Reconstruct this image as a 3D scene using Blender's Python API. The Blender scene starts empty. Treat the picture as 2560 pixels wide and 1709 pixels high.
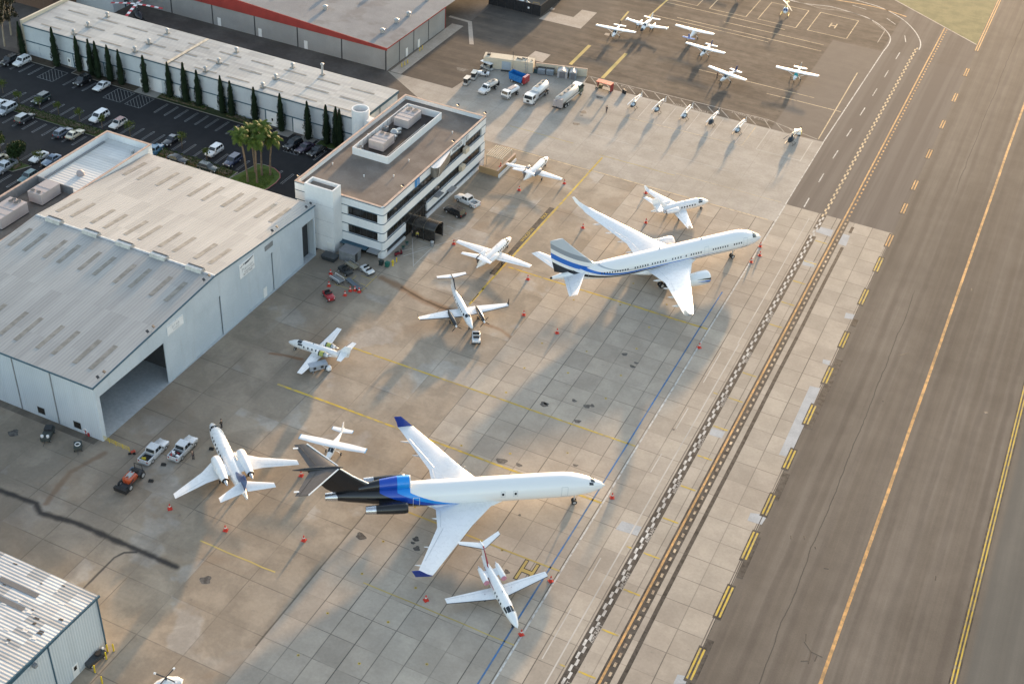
import bpy, math, random
from mathutils import Vector, Matrix
PI = math.pi
rnd = random.Random(11)
S = bpy.context.scene
COL = S.collection
sin, cos, rad = math.sin, math.cos, math.radians

# ------------------------------------------------------------------ camera
CAM_ROT = (0.9247514147250502, 0.06870767972461242, 0.40436776865223306)   # pitch, roll, yaw
FPX = 3199.760954529644
def _mat(a, b, c):
    return Matrix.Rotation(a, 3, 'Z') @ Matrix.Rotation(b, 3, 'X') @ Matrix.Rotation(c, 3, 'Z')
CR = _mat(CAM_ROT[2], CAM_ROT[0], CAM_ROT[1])
CH = 138.0
_d0 = CR @ Vector((0, 0, -1))
CP = Vector((_d0.x / _d0.z * CH, _d0.y / _d0.z * CH, CH))
def G(x, y, z=0.0):
    """world point at height z seen at survey position x, y of the aerial photograph"""
    d = CR @ Vector(((x - 1280) / FPX, -(y - 854.5) / FPX, -1.0))
    t = (z - CP.z) / d.z
    return CP + d * t
def q(c, r, x, y, z=0.0):
    return G(c * 640 + x * 640 / 2349, r * 427 + y * 640 / 2349, z)
cam = bpy.data.cameras.new('camera')
cam.sensor_fit = 'HORIZONTAL'; cam.sensor_width = 36.0
cam.lens = 36.0 * FPX / 2560
cam.clip_start = 1.0; cam.clip_end = 4000
camo = bpy.data.objects.new('camera', cam); COL.objects.link(camo)
camo.matrix_world = Matrix.Translation(CP) @ CR.to_4x4()
S.camera = camo

# ------------------------------------------------------------------ light
SUN_EL, SUN_AZ = rad(7.2), rad(-5.5)          # azimuth measured from +Y towards +X
w = bpy.data.worlds.new('World'); S.world = w; w.use_nodes = True
nt = w.node_tree; bg = nt.nodes['Background']
sky = nt.nodes.new('ShaderNodeTexSky'); sky.sky_type = 'NISHITA'; sky.sun_disc = False
sky.sun_elevation = SUN_EL; sky.sun_rotation = SUN_AZ
sky.air_density = 1.0; sky.dust_density = 1.2; sky.ozone_density = 1.2
hs = nt.nodes.new('ShaderNodeHueSaturation'); hs.inputs['Saturation'].default_value = .72
nt.links.new(sky.outputs[0], hs.inputs['Color']); nt.links.new(hs.outputs[0], bg.inputs[0]); bg.inputs[1].default_value = 0.15
sd = bpy.data.lights.new('sun', 'SUN'); sd.energy = 2.6; sd.angle = rad(1.6); sd.color = (1.0, 0.66, 0.36)
so = bpy.data.objects.new('sun', sd); COL.objects.link(so)
sdir = Vector((sin(SUN_AZ) * cos(SUN_EL), cos(SUN_AZ) * cos(SUN_EL), sin(SUN_EL)))
so.rotation_euler = sdir.to_track_quat('Z', 'Y').to_euler()
so.location = (0, 300, 120)
S.view_settings.view_transform = 'Standard'; S.view_settings.look = 'None'
S.view_settings.exposure = 1.95; S.view_settings.gamma = 1.0

# ------------------------------------------------------------------ objects
KIDS = {}
def link(o, parent=None):
    COL.objects.link(o)
    if parent is not None:
        o.parent = parent; KIDS.setdefault(parent.name, []).append(o)
    return o
def thing(name, label, cat, loc=(0, 0, 0), rz=0.0, group=None):
    o = bpy.data.objects.new(name, None); o.empty_display_size = 0.5
    link(o); o.location = loc; o.rotation_euler = (0, 0, rz)
    o['label'] = label; o['category'] = cat
    if group: o['group'] = group
    return o
def tag(o, label, cat, group=None):
    o['label'] = label; o['category'] = cat
    if group: o['group'] = group
    return o
def dup(o, loc=None, rz=None, label=None, group=None, parent=None, scale=None):
    c = o.copy(); link(c, parent)
    if loc is not None: c.location = loc
    if rz is not None: c.rotation_euler = (0, 0, rz)
    if scale is not None: c.scale = (scale,) * 3 if not isinstance(scale, tuple) else scale
    if label: c['label'] = label
    if group: c['group'] = group
    for k in KIDS.get(o.name, []): dup(k, parent=c)
    return c

class MB:
    """collects shapes into one mesh"""
    def __init__(s): s.v = []; s.f = []; s.m = []; s.s = []
    def add(s, vs, fs, mi=0, sm=False):
        b = len(s.v); s.v += [tuple(v) for v in vs]
        for f in fs:
            s.f.append([b + i for i in f]); s.m.append(mi); s.s.append(sm)
        return s
    def box(s, x0, x1, y0, y1, z0, z1, mi=0):
        vs = [(x, y, z) for z in (z0, z1) for x, y in ((x0, y0), (x1, y0), (x1, y1), (x0, y1))]
        return s.add(vs, [(0, 3, 2, 1), (4, 5, 6, 7), (0, 1, 5, 4), (1, 2, 6, 5), (2, 3, 7, 6), (3, 0, 4, 7)], mi)
    def obox(s, c, size, rz=0, mi=0, rx=0, ry=0):
        M = Matrix.Rotation(rz, 3, 'Z') @ Matrix.Rotation(ry, 3, 'Y') @ Matrix.Rotation(rx, 3, 'X')
        h = Vector(size) / 2; c = Vector(c)
        vs = [c + M @ Vector((sx * h.x, sy * h.y, sz * h.z)) for sz in (-1, 1) for sx, sy in ((-1, -1), (1, -1), (1, 1), (-1, 1))]
        return s.add(vs, [(0, 3, 2, 1), (4, 5, 6, 7), (0, 1, 5, 4), (1, 2, 6, 5), (2, 3, 7, 6), (3, 0, 4, 7)], mi)
    def frus(s, r0, z0, r1, z1, mi=0):
        """box between rectangle r0=(x0,x1,y0,y1) at z0 and r1 at z1"""
        vs = []
        for r, z in ((r0, z0), (r1, z1)):
            vs += [(r[0], r[2], z), (r[1], r[2], z), (r[1], r[3], z), (r[0], r[3], z)]
        return s.add(vs, [(0, 3, 2, 1), (4, 5, 6, 7), (0, 1, 5, 4), (1, 2, 6, 5), (2, 3, 7, 6), (3, 0, 4, 7)], mi)
    def loft(s, rings, mi=0, sm=True, caps=True, closed=True):
        n = len(rings[0]); b = len(s.v)
        for r in rings: s.v += [tuple(p) for p in r]
        for i in range(len(rings) - 1):
            for j in range(n if closed else n - 1):
                k = (j + 1) % n
                m = mi(i, j) if callable(mi) else mi
                s.f.append([b + i * n + j, b + i * n + k, b + (i + 1) * n + k, b + (i + 1) * n + j]); s.m.append(m); s.s.append(sm)
        if caps:
            m = mi(0, 0) if callable(mi) else mi
            s.f.append([b + j for j in range(n)][::-1]); s.m.append(m); s.s.append(False)
            e = b + (len(rings) - 1) * n
            m = mi(len(rings) - 2, 0) if callable(mi) else mi
            s.f.append([e + j for j in range(n)]); s.m.append(m); s.s.append(False)
        return s
    def tube(s, pts, r, n=8, mi=0, caps=True):
        pts = [Vector(p) for p in pts]; rings = []
        rr = r if isinstance(r, (list, tuple)) else [r] * len(pts)
        for i, p in enumerate(pts):
            d = (pts[min(i + 1, len(pts) - 1)] - pts[max(i - 1, 0)]).normalized()
            u = d.cross(Vector((0, 0, 1)))
            if u.length < 1e-4: u = Vector((1, 0, 0))
            u.normalize(); v = u.cross(d)
            rings.append([p + (u * cos(2 * PI * k / n) + v * sin(2 * PI * k / n)) * rr[i] for k in range(n)])
        return s.loft(rings, mi, True, caps)
    def cyl(s, c, r, z0, z1, n=16, mi=0, r1=None):
        r1 = r if r1 is None else r1
        return s.loft([[(c[0] + a * cos(2 * PI * k / n), c[1] + a * sin(2 * PI * k / n), z) for k in range(n)] for a, z in ((r, z0), (r1, z1))], mi)
    def lathe(s, c, prof, n=14, mi=0):
        return s.loft([[(c[0] + a * cos(2 * PI * k / n), c[1] + a * sin(2 * PI * k / n), z) for k in range(n)] for a, z in prof], mi)
    def prism(s, poly, z0, z1, mi=0):
        n = len(poly)
        vs = [(p[0], p[1], z0) for p in poly] + [(p[0], p[1], z1) for p in poly]
        fs = [list(range(n))[::-1], list(range(n, 2 * n))] + [[i, (i + 1) % n, n + (i + 1) % n, n + i] for i in range(n)]
        return s.add(vs, fs, mi)
    def prism_y(s, poly, y0, y1, mi=0):
        n = len(poly)
        vs = [(p[0], y0, p[1]) for p in poly] + [(p[0], y1, p[1]) for p in poly]
        fs = [list(range(n)), list(range(n, 2 * n))[::-1]] + [[i, n + i, n + (i + 1) % n, (i + 1) % n] for i in range(n)]
        return s.add(vs, fs, mi)
    def poly(s, pts, z=None, mi=0):
        vs = [(p[0], p[1], p[2] if z is None else z) for p in pts]
        return s.add(vs, [list(range(len(vs)))], mi)
    def strip(s, pts, w, z, mi=0):
        pts = [Vector((p[0], p[1])) for p in pts]; L = []; Rr = []
        for i, p in enumerate(pts):
            d = (pts[min(i + 1, len(pts) - 1)] - pts[max(i - 1, 0)]).normalized(); nrm = Vector((-d.y, d.x)) * w / 2
            L.append((p.x + nrm.x, p.y + nrm.y, z)); Rr.append((p.x - nrm.x, p.y - nrm.y, z))
        n = len(pts)
        return s.add(Rr + L, [(i, i + 1, n + i + 1, n + i) for i in range(n - 1)], mi)
    def build(s, name, mats, parent=None, loc=None, rz=None, kind=None):
        me = bpy.data.meshes.new(name); me.from_pydata(s.v, [], s.f)
        if not isinstance(mats, (list, tuple)): mats = [mats]
        for m in mats: me.materials.append(m)
        me.polygons.foreach_set('material_index', s.m); me.polygons.foreach_set('use_smooth', s.s)
        if any(s.s): me.set_sharp_from_angle(angle=rad(42))
        me.update()
        o = bpy.data.objects.new(name, me); link(o, parent)
        if loc is not None: o.location = loc
        if rz is not None: o.rotation_euler = (0, 0, rz)
        if kind: o['kind'] = kind
        return o

# ------------------------------------------------------------------ materials
class NT:
    def __init__(s, name):
        s.mat = bpy.data.materials.new(name); s.mat.use_nodes = True
        s.t = s.mat.node_tree; s.b = s.t.nodes['Principled BSDF']
        s.co = s.t.nodes.new('ShaderNodeTexCoord').outputs['Object']
    def _in(s, sock, v):
        if v is None: return
        if isinstance(v, bpy.types.NodeSocket): s.t.links.new(v, sock)
        elif isinstance(v, (tuple, list)) and len(v) == 3 and sock.type == 'RGBA': sock.default_value = (*v, 1)
        else: sock.default_value = v
    def math(s, op, a, b=None, c=None, clamp=False):
        n = s.t.nodes.new('ShaderNodeMath'); n.operation = op; n.use_clamp = clamp
        for i, v in enumerate((a, b, c)): s._in(n.inputs[i], v)
        return n.outputs[0]
    def vmath(s, op, a, b=None, out=0):
        n = s.t.nodes.new('ShaderNodeVectorMath'); n.operation = op
        s._in(n.inputs[0], a); s._in(n.inputs[1], b)
        return n.outputs['Value'] if op in ('DOT_PRODUCT', 'LENGTH', 'DISTANCE') else n.outputs[0]
    def scale(s, v, k):
        return s.vmath('MULTIPLY', v, k if isinstance(k, (tuple, list)) else (k, k, k))
    def noise(s, v, sc, det=3, ro=.55, dist=0):
        n = s.t.nodes.new('ShaderNodeTexNoise'); s._in(n.inputs['Vector'], v)
        n.inputs['Scale'].default_value = sc; n.inputs['Detail'].default_value = det
        n.inputs['Roughness'].default_value = ro; n.inputs['Distortion'].default_value = dist
        return n.outputs['Fac']
    def white(s, v):
        n = s.t.nodes.new('ShaderNodeTexWhiteNoise'); n.noise_dimensions = '2D'; s._in(n.inputs['Vector'], v)
        return n.outputs['Value']
    def sep(s, v):
        n = s.t.nodes.new('ShaderNodeSeparateXYZ'); s._in(n.inputs[0], v); return n.outputs
    def comb(s, x, y, z=0.0):
        n = s.t.nodes.new('ShaderNodeCombineXYZ')
        for i, v in enumerate((x, y, z)): s._in(n.inputs[i], v)
        return n.outputs[0]
    def ss(s, v, a, b, lo=0.0, hi=1.0):
        n = s.t.nodes.new('ShaderNodeMapRange'); n.interpolation_type = 'SMOOTHSTEP'
        for i, k in enumerate((v, a, b, lo, hi)): s._in(n.inputs[i], k)
        return n.outputs[0]
    def mix(s, f, a, b, mode='MIX'):
        n = s.t.nodes.new('ShaderNodeMix'); n.data_type = 'RGBA'; n.blend_type = mode; n.clamp_factor = True
        s._in(n.inputs[0], f); s._in(n.inputs[6], a); s._in(n.inputs[7], b)
        return n.outputs[2]
    def mul(s, col, f):
        """multiply colour by a scalar socket"""
        return s.vmath('MULTIPLY', col, s.comb(f, f, f))
    def seg(s, p, a, b):
        """distance of p (vector socket, z=0) from the segment a-b"""
        a = Vector((a[0], a[1], 0)); b = Vector((b[0], b[1], 0)); d = b - a
        pa = s.vmath('SUBTRACT', p, tuple(a))
        t = s.math('MULTIPLY', s.vmath('DOT_PRODUCT', pa, tuple(d)), 1 / d.length_squared, clamp=True)
        return s.vmath('LENGTH', s.vmath('SUBTRACT', pa, s.vmath('MULTIPLY', s.comb(t, t, t), tuple(d))))
    def bump(s, h, dist=.05, st=.5):
        n = s.t.nodes.new('ShaderNodeBump'); n.inputs['Distance'].default_value = dist; n.inputs['Strength'].default_value = st
        s._in(n.inputs['Height'], h); s.t.links.new(n.outputs[0], s.b.inputs['Normal'])
    def done(s, col, rough=.6, metal=0.0, spec=.5, coat=0.0):
        s._in(s.b.inputs['Base Color'], col); s._in(s.b.inputs['Roughness'], rough)
        s.b.inputs['Metallic'].default_value = metal; s.b.inputs['Specular IOR Level'].default_value = spec
        s.b.inputs['Coat Weight'].default_value = coat; s.b.inputs['Coat Roughness'].default_value = .08
        return s.mat
_M = {}
def M(name, col, rough=.55, metal=0.0, var=.06, sc=1.5, coat=0.0, spec=.5):
    """plain material with a little procedural unevenness (dirt, fading)"""
    if name in _M: return _M[name]
    n = NT(name)
    a = n.noise(n.co, sc, 4); f = n.ss(a, .3, .7, 1 - var, 1 + var)
    r = n.math('ADD', n.math('MULTIPLY', n.noise(n.co, sc * 3, 2), .16), rough - .08)
    _M[name] = n.done(n.mul(col, f), r, metal, spec, coat)
    return _M[name]
# ================================================================== GROUND MATERIALS
def mat_apron():
    n = NT('slab_concrete'); x, y, _ = n.sep(n.co)
    jit = n.noise(n.co, .6, 2)
    u = n.math('DIVIDE', n.math('ADD', x, .76 - 3.81 * 100), 3.81); v = n.math('DIVIDE', n.math('ADD', y, 76.45 + 4.69 * 100), 4.69)
    u = n.math('DIVIDE', n.math('ADD', x, .76), 3.81); v = n.math('DIVIDE', n.math('ADD', y, 76.45), 4.69)
    def joint(c, size, wid):
        f = n.math('ABSOLUTE', n.math('SUBTRACT', n.math('FRACT', n.math('ADD', c, 100.5)), .5))
        return n.math('SUBTRACT', 1.0, n.ss(n.math('MULTIPLY', f, size), wid * .45, wid))
    along = n.ss(n.noise(n.scale(n.co, (.35, .02, 0)), 1, 3), .35, .65, .35, 1)
    jx = n.math('MULTIPLY', joint(u, 3.81, .10), along); 
    jy = n.math('MULTIPLY', joint(v, 4.69, .085), n.ss(n.noise(n.co, .11, 3), .35, .62, .12, .72))
    j = n.math('MAXIMUM', jx, jy)
    cell = n.comb(n.math('FLOOR', u), n.math('FLOOR', v))
    wn = n.white(cell); wn2 = n.white(n.vmath('ADD', cell, (17.3, 4.1, 0)))
    big = n.ss(n.noise(n.co, .035, 4), .35, .68); med = n.ss(n.noise(n.co, .22, 5, .62), .3, .72); fine = n.noise(n.co, 2.2, 5, .7)
    c = n.mix(big, (.380, .322, .258), (.420, .366, .298))
    c = n.mix(n.math('MULTIPLY', wn2, .35), c, (.35, .30, .25))
    c = n.mul(c, n.ss(wn, 0, 1, .90, 1.07)); c = n.mul(c, n.ss(med, 0, 1, .90, 1.06)); c = n.mul(c, n.ss(fine, .3, .7, .93, 1.05))
    # tyre and grime smears dragged along the slabs
    sm = n.ss(n.noise(n.scale(n.co, (.06, .5, 0)), 1, 4, .6), .60, .8); c = n.mix(n.math('MULTIPLY', sm, .28), c, (.16, .14, .13))
    sp = n.ss(n.noise(n.co, .75, 3, .5), .68, .78); c = n.mix(n.math('MULTIPLY', sp, .35), c, (.15, .14, .13))
    c = n.mix(n.math('MULTIPLY', j, .82), c, (.045, .04, .036))
    n.bump(n.math('ADD', fine, n.math('MULTIPLY', j, -.8)), .02, .25)
    return n.done(c, .85, spec=.25)
def mat_ramp():
    n = NT('old_concrete'); x, y, _ = n.sep(n.co); P = n.comb(x, y)
    wob = n.noise(n.co, .35, 3)
    def joint(c, off, size, wid):
        f = n.math('ABSOLUTE', n.math('SUBTRACT', n.math('FRACT', n.math('ADD', n.math('DIVIDE', n.math('ADD', c, off), size), 100.5)), .5))
        return n.math('SUBTRACT', 1.0, n.ss(n.math('MULTIPLY', f, size), wid * .4, wid))
    jx = joint(x, .76, 7.62, .11); jy = joint(y, 76.45, 7.62, .11)
    j = n.math('MULTIPLY', n.math('MAXIMUM', jx, jy), n.ss(n.noise(n.co, .06, 2), .4, .6, .10, .7))
    # broad stained margins along the joints
    jw = n.math('MULTIPLY', n.math('MAXIMUM', joint(x, .76, 7.62, 1.5), joint(y, 76.45, 7.62, 1.5)), n.ss(n.noise(n.co, .09, 4), .45, .65))
    cell = n.comb(n.math('FLOOR', n.math('DIVIDE', n.math('ADD', x, .76), 7.62)), n.math('FLOOR', n.math('DIVIDE', n.math('ADD', y, 76.45), 7.62)))
    wn = n.white(cell); wn2 = n.white(n.vmath('ADD', cell, (7.3, 14.1, 0)))
    big = n.ss(n.noise(n.co, .03, 4), .36, .66); med = n.ss(n.noise(n.co, .16, 6, .62, .4), .36, .66); fine = n.noise(n.co, 1.8, 6, .7)
    c = n.mix(big, (.320, .264, .200), (.355, .302, .240))
    pale = n.math('MULTIPLY', n.ss(n.noise(n.vmath('ADD', n.co, (40, 9, 0)), .085, 4, .55, .3), .54, .60), n.ss(wn, .35, .6))
    c = n.mix(n.math('MULTIPLY', pale, .42), c, (.42, .40, .37))
    c = n.mul(c, n.ss(wn, 0, 1, .92, 1.06)); c = n.mul(c, n.ss(med, 0, 1, .84, 1.08)); c = n.mul(c, n.ss(fine, .3, .7, .92, 1.06))
    br = n.ss(n.noise(n.vmath('ADD', n.co, (3, 70, 0)), .06, 5, .6, .6), .52, .72)
    c = n.mix(n.math('MULTIPLY', br, .45), c, (.26, .18, .115))
    c = n.mix(n.math('MULTIPLY', jw, .30), c, (.15, .125, .10))
    sp = n.ss(n.noise(n.co, .55, 4, .6), .64, .76); c = n.mix(n.math('MULTIPLY', sp, .4), c, (.13, .11, .095))
    # darker, oilier ground near the hangar fronts and on the southern ramp
    dk = n.math('MULTIPLY', n.ss(x, -24, -40), n.ss(n.noise(n.co, .07, 4), .25, .55)); c = n.mix(n.math('MULTIPLY', dk, .40), c, (.15, .125, .10))
    # rust and water trails
    def trail(pts, wd, col, amt):
        nonlocal c
        d = None
        for a, b in zip(pts[:-1], pts[1:]):
            s_ = n.seg(P, a, b); d = s_ if d is None else n.math('MINIMUM', d, s_)
        d = n.math('ADD', d, n.math('MULTIPLY', n.math('SUBTRACT', wob, .5), wd * 1.1))
        c = n.mix(n.math('MULTIPLY', n.ss(d, wd, wd * .1), amt), c, col)
    t = [q(1, 1, 1150, 985), q(1, 1, 1340, 1070), q(1, 1, 1520, 1175), q(1, 1, 1700, 1255), q(1, 1, 1830, 1290)]
    trail(t, 1.5, (.20, .11, .055), .75); trail(t[1:], .45, (.05, .035, .025), .75)
    trail([q(1, 1, 2090, 1400), q(1, 1, 2250, 1460), q(2, 2, 60, 20), q(2, 2, 190, 110), q(2, 2, 120, 200)], .8, (.22, .12, .06), .6)
    trail([q(1, 2, 130, 105), q(1, 2, 260, 125), q(1, 2, 420, 160)], .6, (.20, .09, .04), .7)
    trail([q(0, 2, 960, 1020), q(0, 2, 640, 1200), q(0, 2, 420, 1480)], .8, (.17, .10, .06), .6)
    trail([q(0, 2, 0, 1360), q(0, 2, 330, 1480), q(0, 3, 370, 0), q(0, 3, 700, 95), q(0, 3, 1150, 290), q(0, 3, 1620, 500)], .85, (.028, .026, .026), .92)
    trail([q(0, 3, 770, 690), q(0, 3, 1050, 410), q(0, 3, 1140, 365), q(0, 3, 1250, 360)], .28, (.045, .04, .04), .85)
    trail([q(1, 3, 0, 1215), q(1, 3, 1010, 0)], .2, (.03, .028, .026), .6)
    c = n.mix(n.math('MULTIPLY', j, .75), c, (.07, .06, .05))
    n.bump(fine, .03, .3)
    return n.done(c, .85, spec=.25)
def mat_light_concrete():
    n = NT('pale_concrete'); x, y, _ = n.sep(n.co)
    big = n.ss(n.noise(n.co, .05, 4), .35, .66); med = n.ss(n.noise(n.co, .25, 6, .62), .3, .7); fine = n.noise(n.co, 2, 5, .7)
    c = n.mix(big, (.325, .292, .248), (.385, .350, .305)); c = n.mul(c, n.ss(med, 0, 1, .90, 1.06)); c = n.mul(c, n.ss(fine, .3, .7, .94, 1.05))
    f = n.math('ABSOLUTE', n.math('SUBTRACT', n.math('FRACT', n.math('ADD', n.math('DIVIDE', x, 6.1), 100.5)), .5))
    f2 = n.math('ABSOLUTE', n.math('SUBTRACT', n.math('FRACT', n.math('ADD', n.math('DIVIDE', y, 6.1), 100.3)), .5))
    j = n.math('SUBTRACT', 1.0, n.ss(n.math('MINIMUM', f, f2), .006, .014)); c = n.mix(n.math('MULTIPLY', j, .22), c, (.12, .11, .1))
    sp = n.ss(n.noise(n.co, .5, 4, .6), .64, .76); c = n.mix(n.math('MULTIPLY', sp, .3), c, (.17, .15, .13))
    n.bump(fine, .02, .25)
    return n.done(c, .85, spec=.25)
def mat_taxi():
    n = NT('taxiway_asphalt'); x, y, _ = n.sep(n.co)
    # paving lanes: long bands parallel to the centre line
    l1 = n.ss(n.noise(n.scale(n.co, (.30, .004, 0)), 1, 3, .6), .38, .64)
    l2 = n.ss(n.noise(n.scale(n.co, (1.1, .02, 0)), 1, 3, .6), .35, .7)
    f = n.math('ABSOLUTE', n.math('SUBTRACT', n.math('FRACT', n.math('ADD', n.math('DIVIDE', n.math('ADD', x, n.math('MULTIPLY', n.noise(n.co, .05, 3), 1.6)), 4.1), 100)), .5))
    lane = n.math('MULTIPLY', n.math('SUBTRACT', 1.0, n.ss(f, .05, .19)), n.ss(n.noise(n.scale(n.co, (.1, .02, 0)), 1, 3), .3, .6, .4, 1))
    big = n.ss(n.noise(n.co, .02, 4), .35, .65); med = n.noise(n.co, .2, 6, .65); fine = n.noise(n.co, 4, 4, .7)
    c = n.mix(l1, (.140, .118, .095), (.172, .147, .120)); c = n.mul(c, n.ss(l2, 0, 1, .93, 1.05)); c = n.mix(n.math('MULTIPLY', lane, .55), c, (.105, .088, .073))
    c = n.mul(c, n.ss(big, 0, 1, .92, 1.08)); c = n.mul(c, n.ss(med, .3, .7, .92, 1.07)); c = n.mul(c, n.ss(fine, .3, .7, .94, 1.06))
    c = n.mix(n.math('MULTIPLY', n.ss(x, 86.0, 87.2), .55), c, (.115, .120, .112))
    sh = n.ss(x, 95, 99); c = n.mix(n.math('MULTIPLY', sh, n.ss(n.noise(n.co, .3, 5), .35, .6)), c, (.06, .068, .045))
    cx = n.math('ABSOLUTE', n.math('ADD', n.math('SUBTRACT', x, 61.5), n.math('MULTIPLY', n.math('SUBTRACT', n.noise(n.co, .12, 4), .5), 1.2)))
    ck = n.math('MULTIPLY', n.math('SUBTRACT', 1.0, n.ss(cx, .03, .12)), n.ss(n.noise(n.scale(n.co, (.02, .02, 0)), 1, 2), .42, .5)); c = n.mix(n.math('MULTIPLY', ck, .7), c, (.05, .045, .04))
    n.bump(fine, .03, .4)
    return n.done(c, .9, spec=.2)
def mat_upper():
    n = NT('ramp_asphalt'); x, y, _ = n.sep(n.co)
    big = n.ss(n.noise(n.co, .045, 5, .6), .36, .64); st = n.ss(n.noise(n.scale(n.co, (.05, .42, 0)), 1, 5, .65), .36, .68)
    med = n.noise(n.co, .35, 6, .68); fine = n.noise(n.co, 4, 4, .7)
    c = n.mix(big, (.066, .055, .046), (.108, .089, .073)); c = n.mix(n.math('MULTIPLY', st, .5), c, (.185, .150, .115))
    og = n.ss(n.noise(n.vmath('ADD', n.scale(n.co, (.35, 1, 0)), (9, 2, 0)), .12, 4, .6), .60, .75); c = n.mix(n.math('MULTIPLY', og, .4), c, (.27, .19, .11))
    c = n.mul(c, n.ss(med, .28, .72, .74, 1.2)); c = n.mul(c, n.ss(fine, .3, .7, .92, 1.06))
    dk = n.ss(n.noise(n.scale(n.co, (.4, 1, 0)), .55, 3, .55), .67, .74); c = n.mix(n.math('MULTIPLY', dk, .7), c, (.035, .03, .028))
    pl = n.math('MULTIPLY', n.ss(x, 17.0, 17.6), n.ss(y, 165, 164)); c = n.mix(n.math('MULTIPLY', pl, .75), c, n.mul(n.mix(med, (.155, .132, .112), (.185, .16, .137)), n.ss(fine, .3, .7, .94, 1.06)))
    dkx = n.math('MULTIPLY', n.ss(x, -40, -46), n.ss(big, 0, 1, .6, 1)); c = n.mix(n.math('MULTIPLY', dkx, .55), c, (.075, .068, .062))
    lane = n.ss(n.noise(n.scale(n.co, (.45, .01, 0)), 1, 3), .4, .62); c = n.mix(n.math('MULTIPLY', n.ss(x, 30.2, 30.8), .8), c, n.mix(lane, (.118, .102, .09), (.160, .140, .122)))
    n.bump(fine, .03, .4)
    return n.done(c, .9, spec=.2)
def mat_parking():
    n = NT('parking_asphalt')
    big = n.ss(n.noise(n.co, .06, 4), .35, .65); med = n.noise(n.co, .5, 5, .65); fine = n.noise(n.co, 5, 3, .7)
    c = n.mix(big, (.013, .013, .0145), (.018, .018, .0195)); c = n.mul(c, n.ss(med, .3, .7, .86, 1.14)); c = n.mul(c, n.ss(fine, .3, .7, .92, 1.08))
    n.bump(fine, .03, .3)
    return n.done(c, .85, spec=.3)
def mat_patchy(name, a, b, sc=.3, rough=.85):
    n = NT(name)
    f = n.ss(n.noise(n.co, sc, 5, .62), .34, .66); fine = n.noise(n.co, sc * 9, 4, .7)
    c = n.mul(n.mix(f, a, b), n.ss(fine, .3, .7, .9, 1.1)); n.bump(fine, .03, .3)
    return n.done(c, rough, spec=.25)
def mat_paint(name, col, wear=.35, sc=1.2, under=(.3, .27, .24)):
    """road paint worn through to the surface below"""
    n = NT(name)
    f = n.ss(n.noise(n.co, sc, 5, .7), .5 - wear * .5 - .05, .5 - wear * .5 + .2)
    a = n.ss(n.noise(n.co, .1, 3), .3, .7, .75, 1.05)
    c = n.mul(n.mix(f, under, col), a)
    return n.done(c, .8, spec=.25)
CONC = (.3, .27, .24); ASPH = (.15, .13, .11)
P_yel = mat_paint('yellow_paint', (.60, .42, .06), .25, 1.0, (.34, .28, .17))
P_fad = mat_paint('faded_yellow_paint', (.50, .38, .13), .62, .5, CONC)
P_cream = mat_paint('cream_paint', (.62, .48, .30), .35, 1.0, ASPH)
P_whi = mat_paint('white_paint', (.62, .60, .56), .25, 1.0, CONC)
P_wfad = mat_paint('faded_white_paint', (.52, .48, .43), .62, .6, CONC)
P_blu = mat_paint('blue_paint', (.03, .17, .42), .1, 1.5, (.12, .17, .25))
P_blk = mat_paint('black_paint', (.028, .026, .024), .12, .8, (.09, .08, .07))
P_org = mat_paint('orange_paint', (.72, .40, .15), .12, .8, (.4, .25, .12))
P_dash = mat_paint('pale_dash_paint', (.72, .58, .40), .12, 1.4, (.3, .22, .16))
P_park = mat_paint('parking_paint', (.30, .30, .30), .5, 1.2, (.06, .06, .062))
P_gwh = mat_paint('asphalt_white_paint', (.42, .38, .33), .35, 1.0, ASPH)

# ================================================================== GROUND SHEETS
Z1, Z2, Z3, Z4 = .004, .008, .012, .016
def sheet(name, pts, z, m):
    o = MB().poly(pts, z).build(name, m); o['kind'] = 'structure'; return o
sheet('ground', [(-900, -500), (900, -500), (900, 1500), (-900, 1500)], 0, mat_taxi())
sheet('upper_ramp', [(-70.7, 84.3), (-56.3, 84.3), (-54.6, 101), (-31, 107.5), (-30, 104.4), (29.9, 105.3), (29.9, 73.1), (53, 73.1), (53, 420), (-70.7, 420)], Z1, mat_upper())
sheet('apron', [(-.76, -200), (53.0, -200), (53.0, 73.1), (29.9, 73.1), (29.9, 65), (-.76, 65)], Z1, mat_apron())
sheet('ramp', [(-75, -200), (-.765, -200), (-.765, 65), (-52, 65), (-52, 11), (-46, 11), (-46, -57), (-75, -57)], Z1, mat_ramp())
sheet('yard', [(-60, 65.01), (29.9, 65.01), (29.9, 105.3), (-30, 104.4), (-31, 107.5), (-54.6, 101), (-56.3, 84.3), (-70.72, 84.3), (-74.2, 84.3), (-60, 75)], Z1, mat_light_concrete())
sheet('parking_lot', [(-300, -57), (-75.01, -57), (-46.01, -50), (-46.01, 11), (-52, 11), (-52, 45.2), (-300, 45.2)], Z1, mat_parking())
sheet('alley', [(-300, 45.21), (-52, 45.21), (-52.01, 65.005), (-60, 65.005), (-60, 75), (-74.2, 84.3), (-74.2, 118.4), (-70.71, 118.4), (-70.71, 160), (-300, 160)], Z1, mat_patchy('alley_concrete', (.075, .064, .056), (.115, .10, .088), .12))
pads = MB()
pads.poly([(-73.6, 84.6), (-70.6, 84.6), (-70.9, 118.5), (-74.2, 118.4)], Z2).poly([(-77, 122.7), (-70.3, 122.3), (-63.3, 109.6), (-64.3, 109.1), (-71, 121.3), (-77, 121.6)], Z2)
pads.poly([(-55.9, 133.8), (-43.7, 134), (-44.1, 146.3), (-48.4, 146), (-48.4, 140), (-55.5, 139.8)], Z2).poly([(-48.3, 109.4), (-43.7, 109.3), (-43.8, 114.6), (-48.1, 114.6)], Z2)
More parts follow.
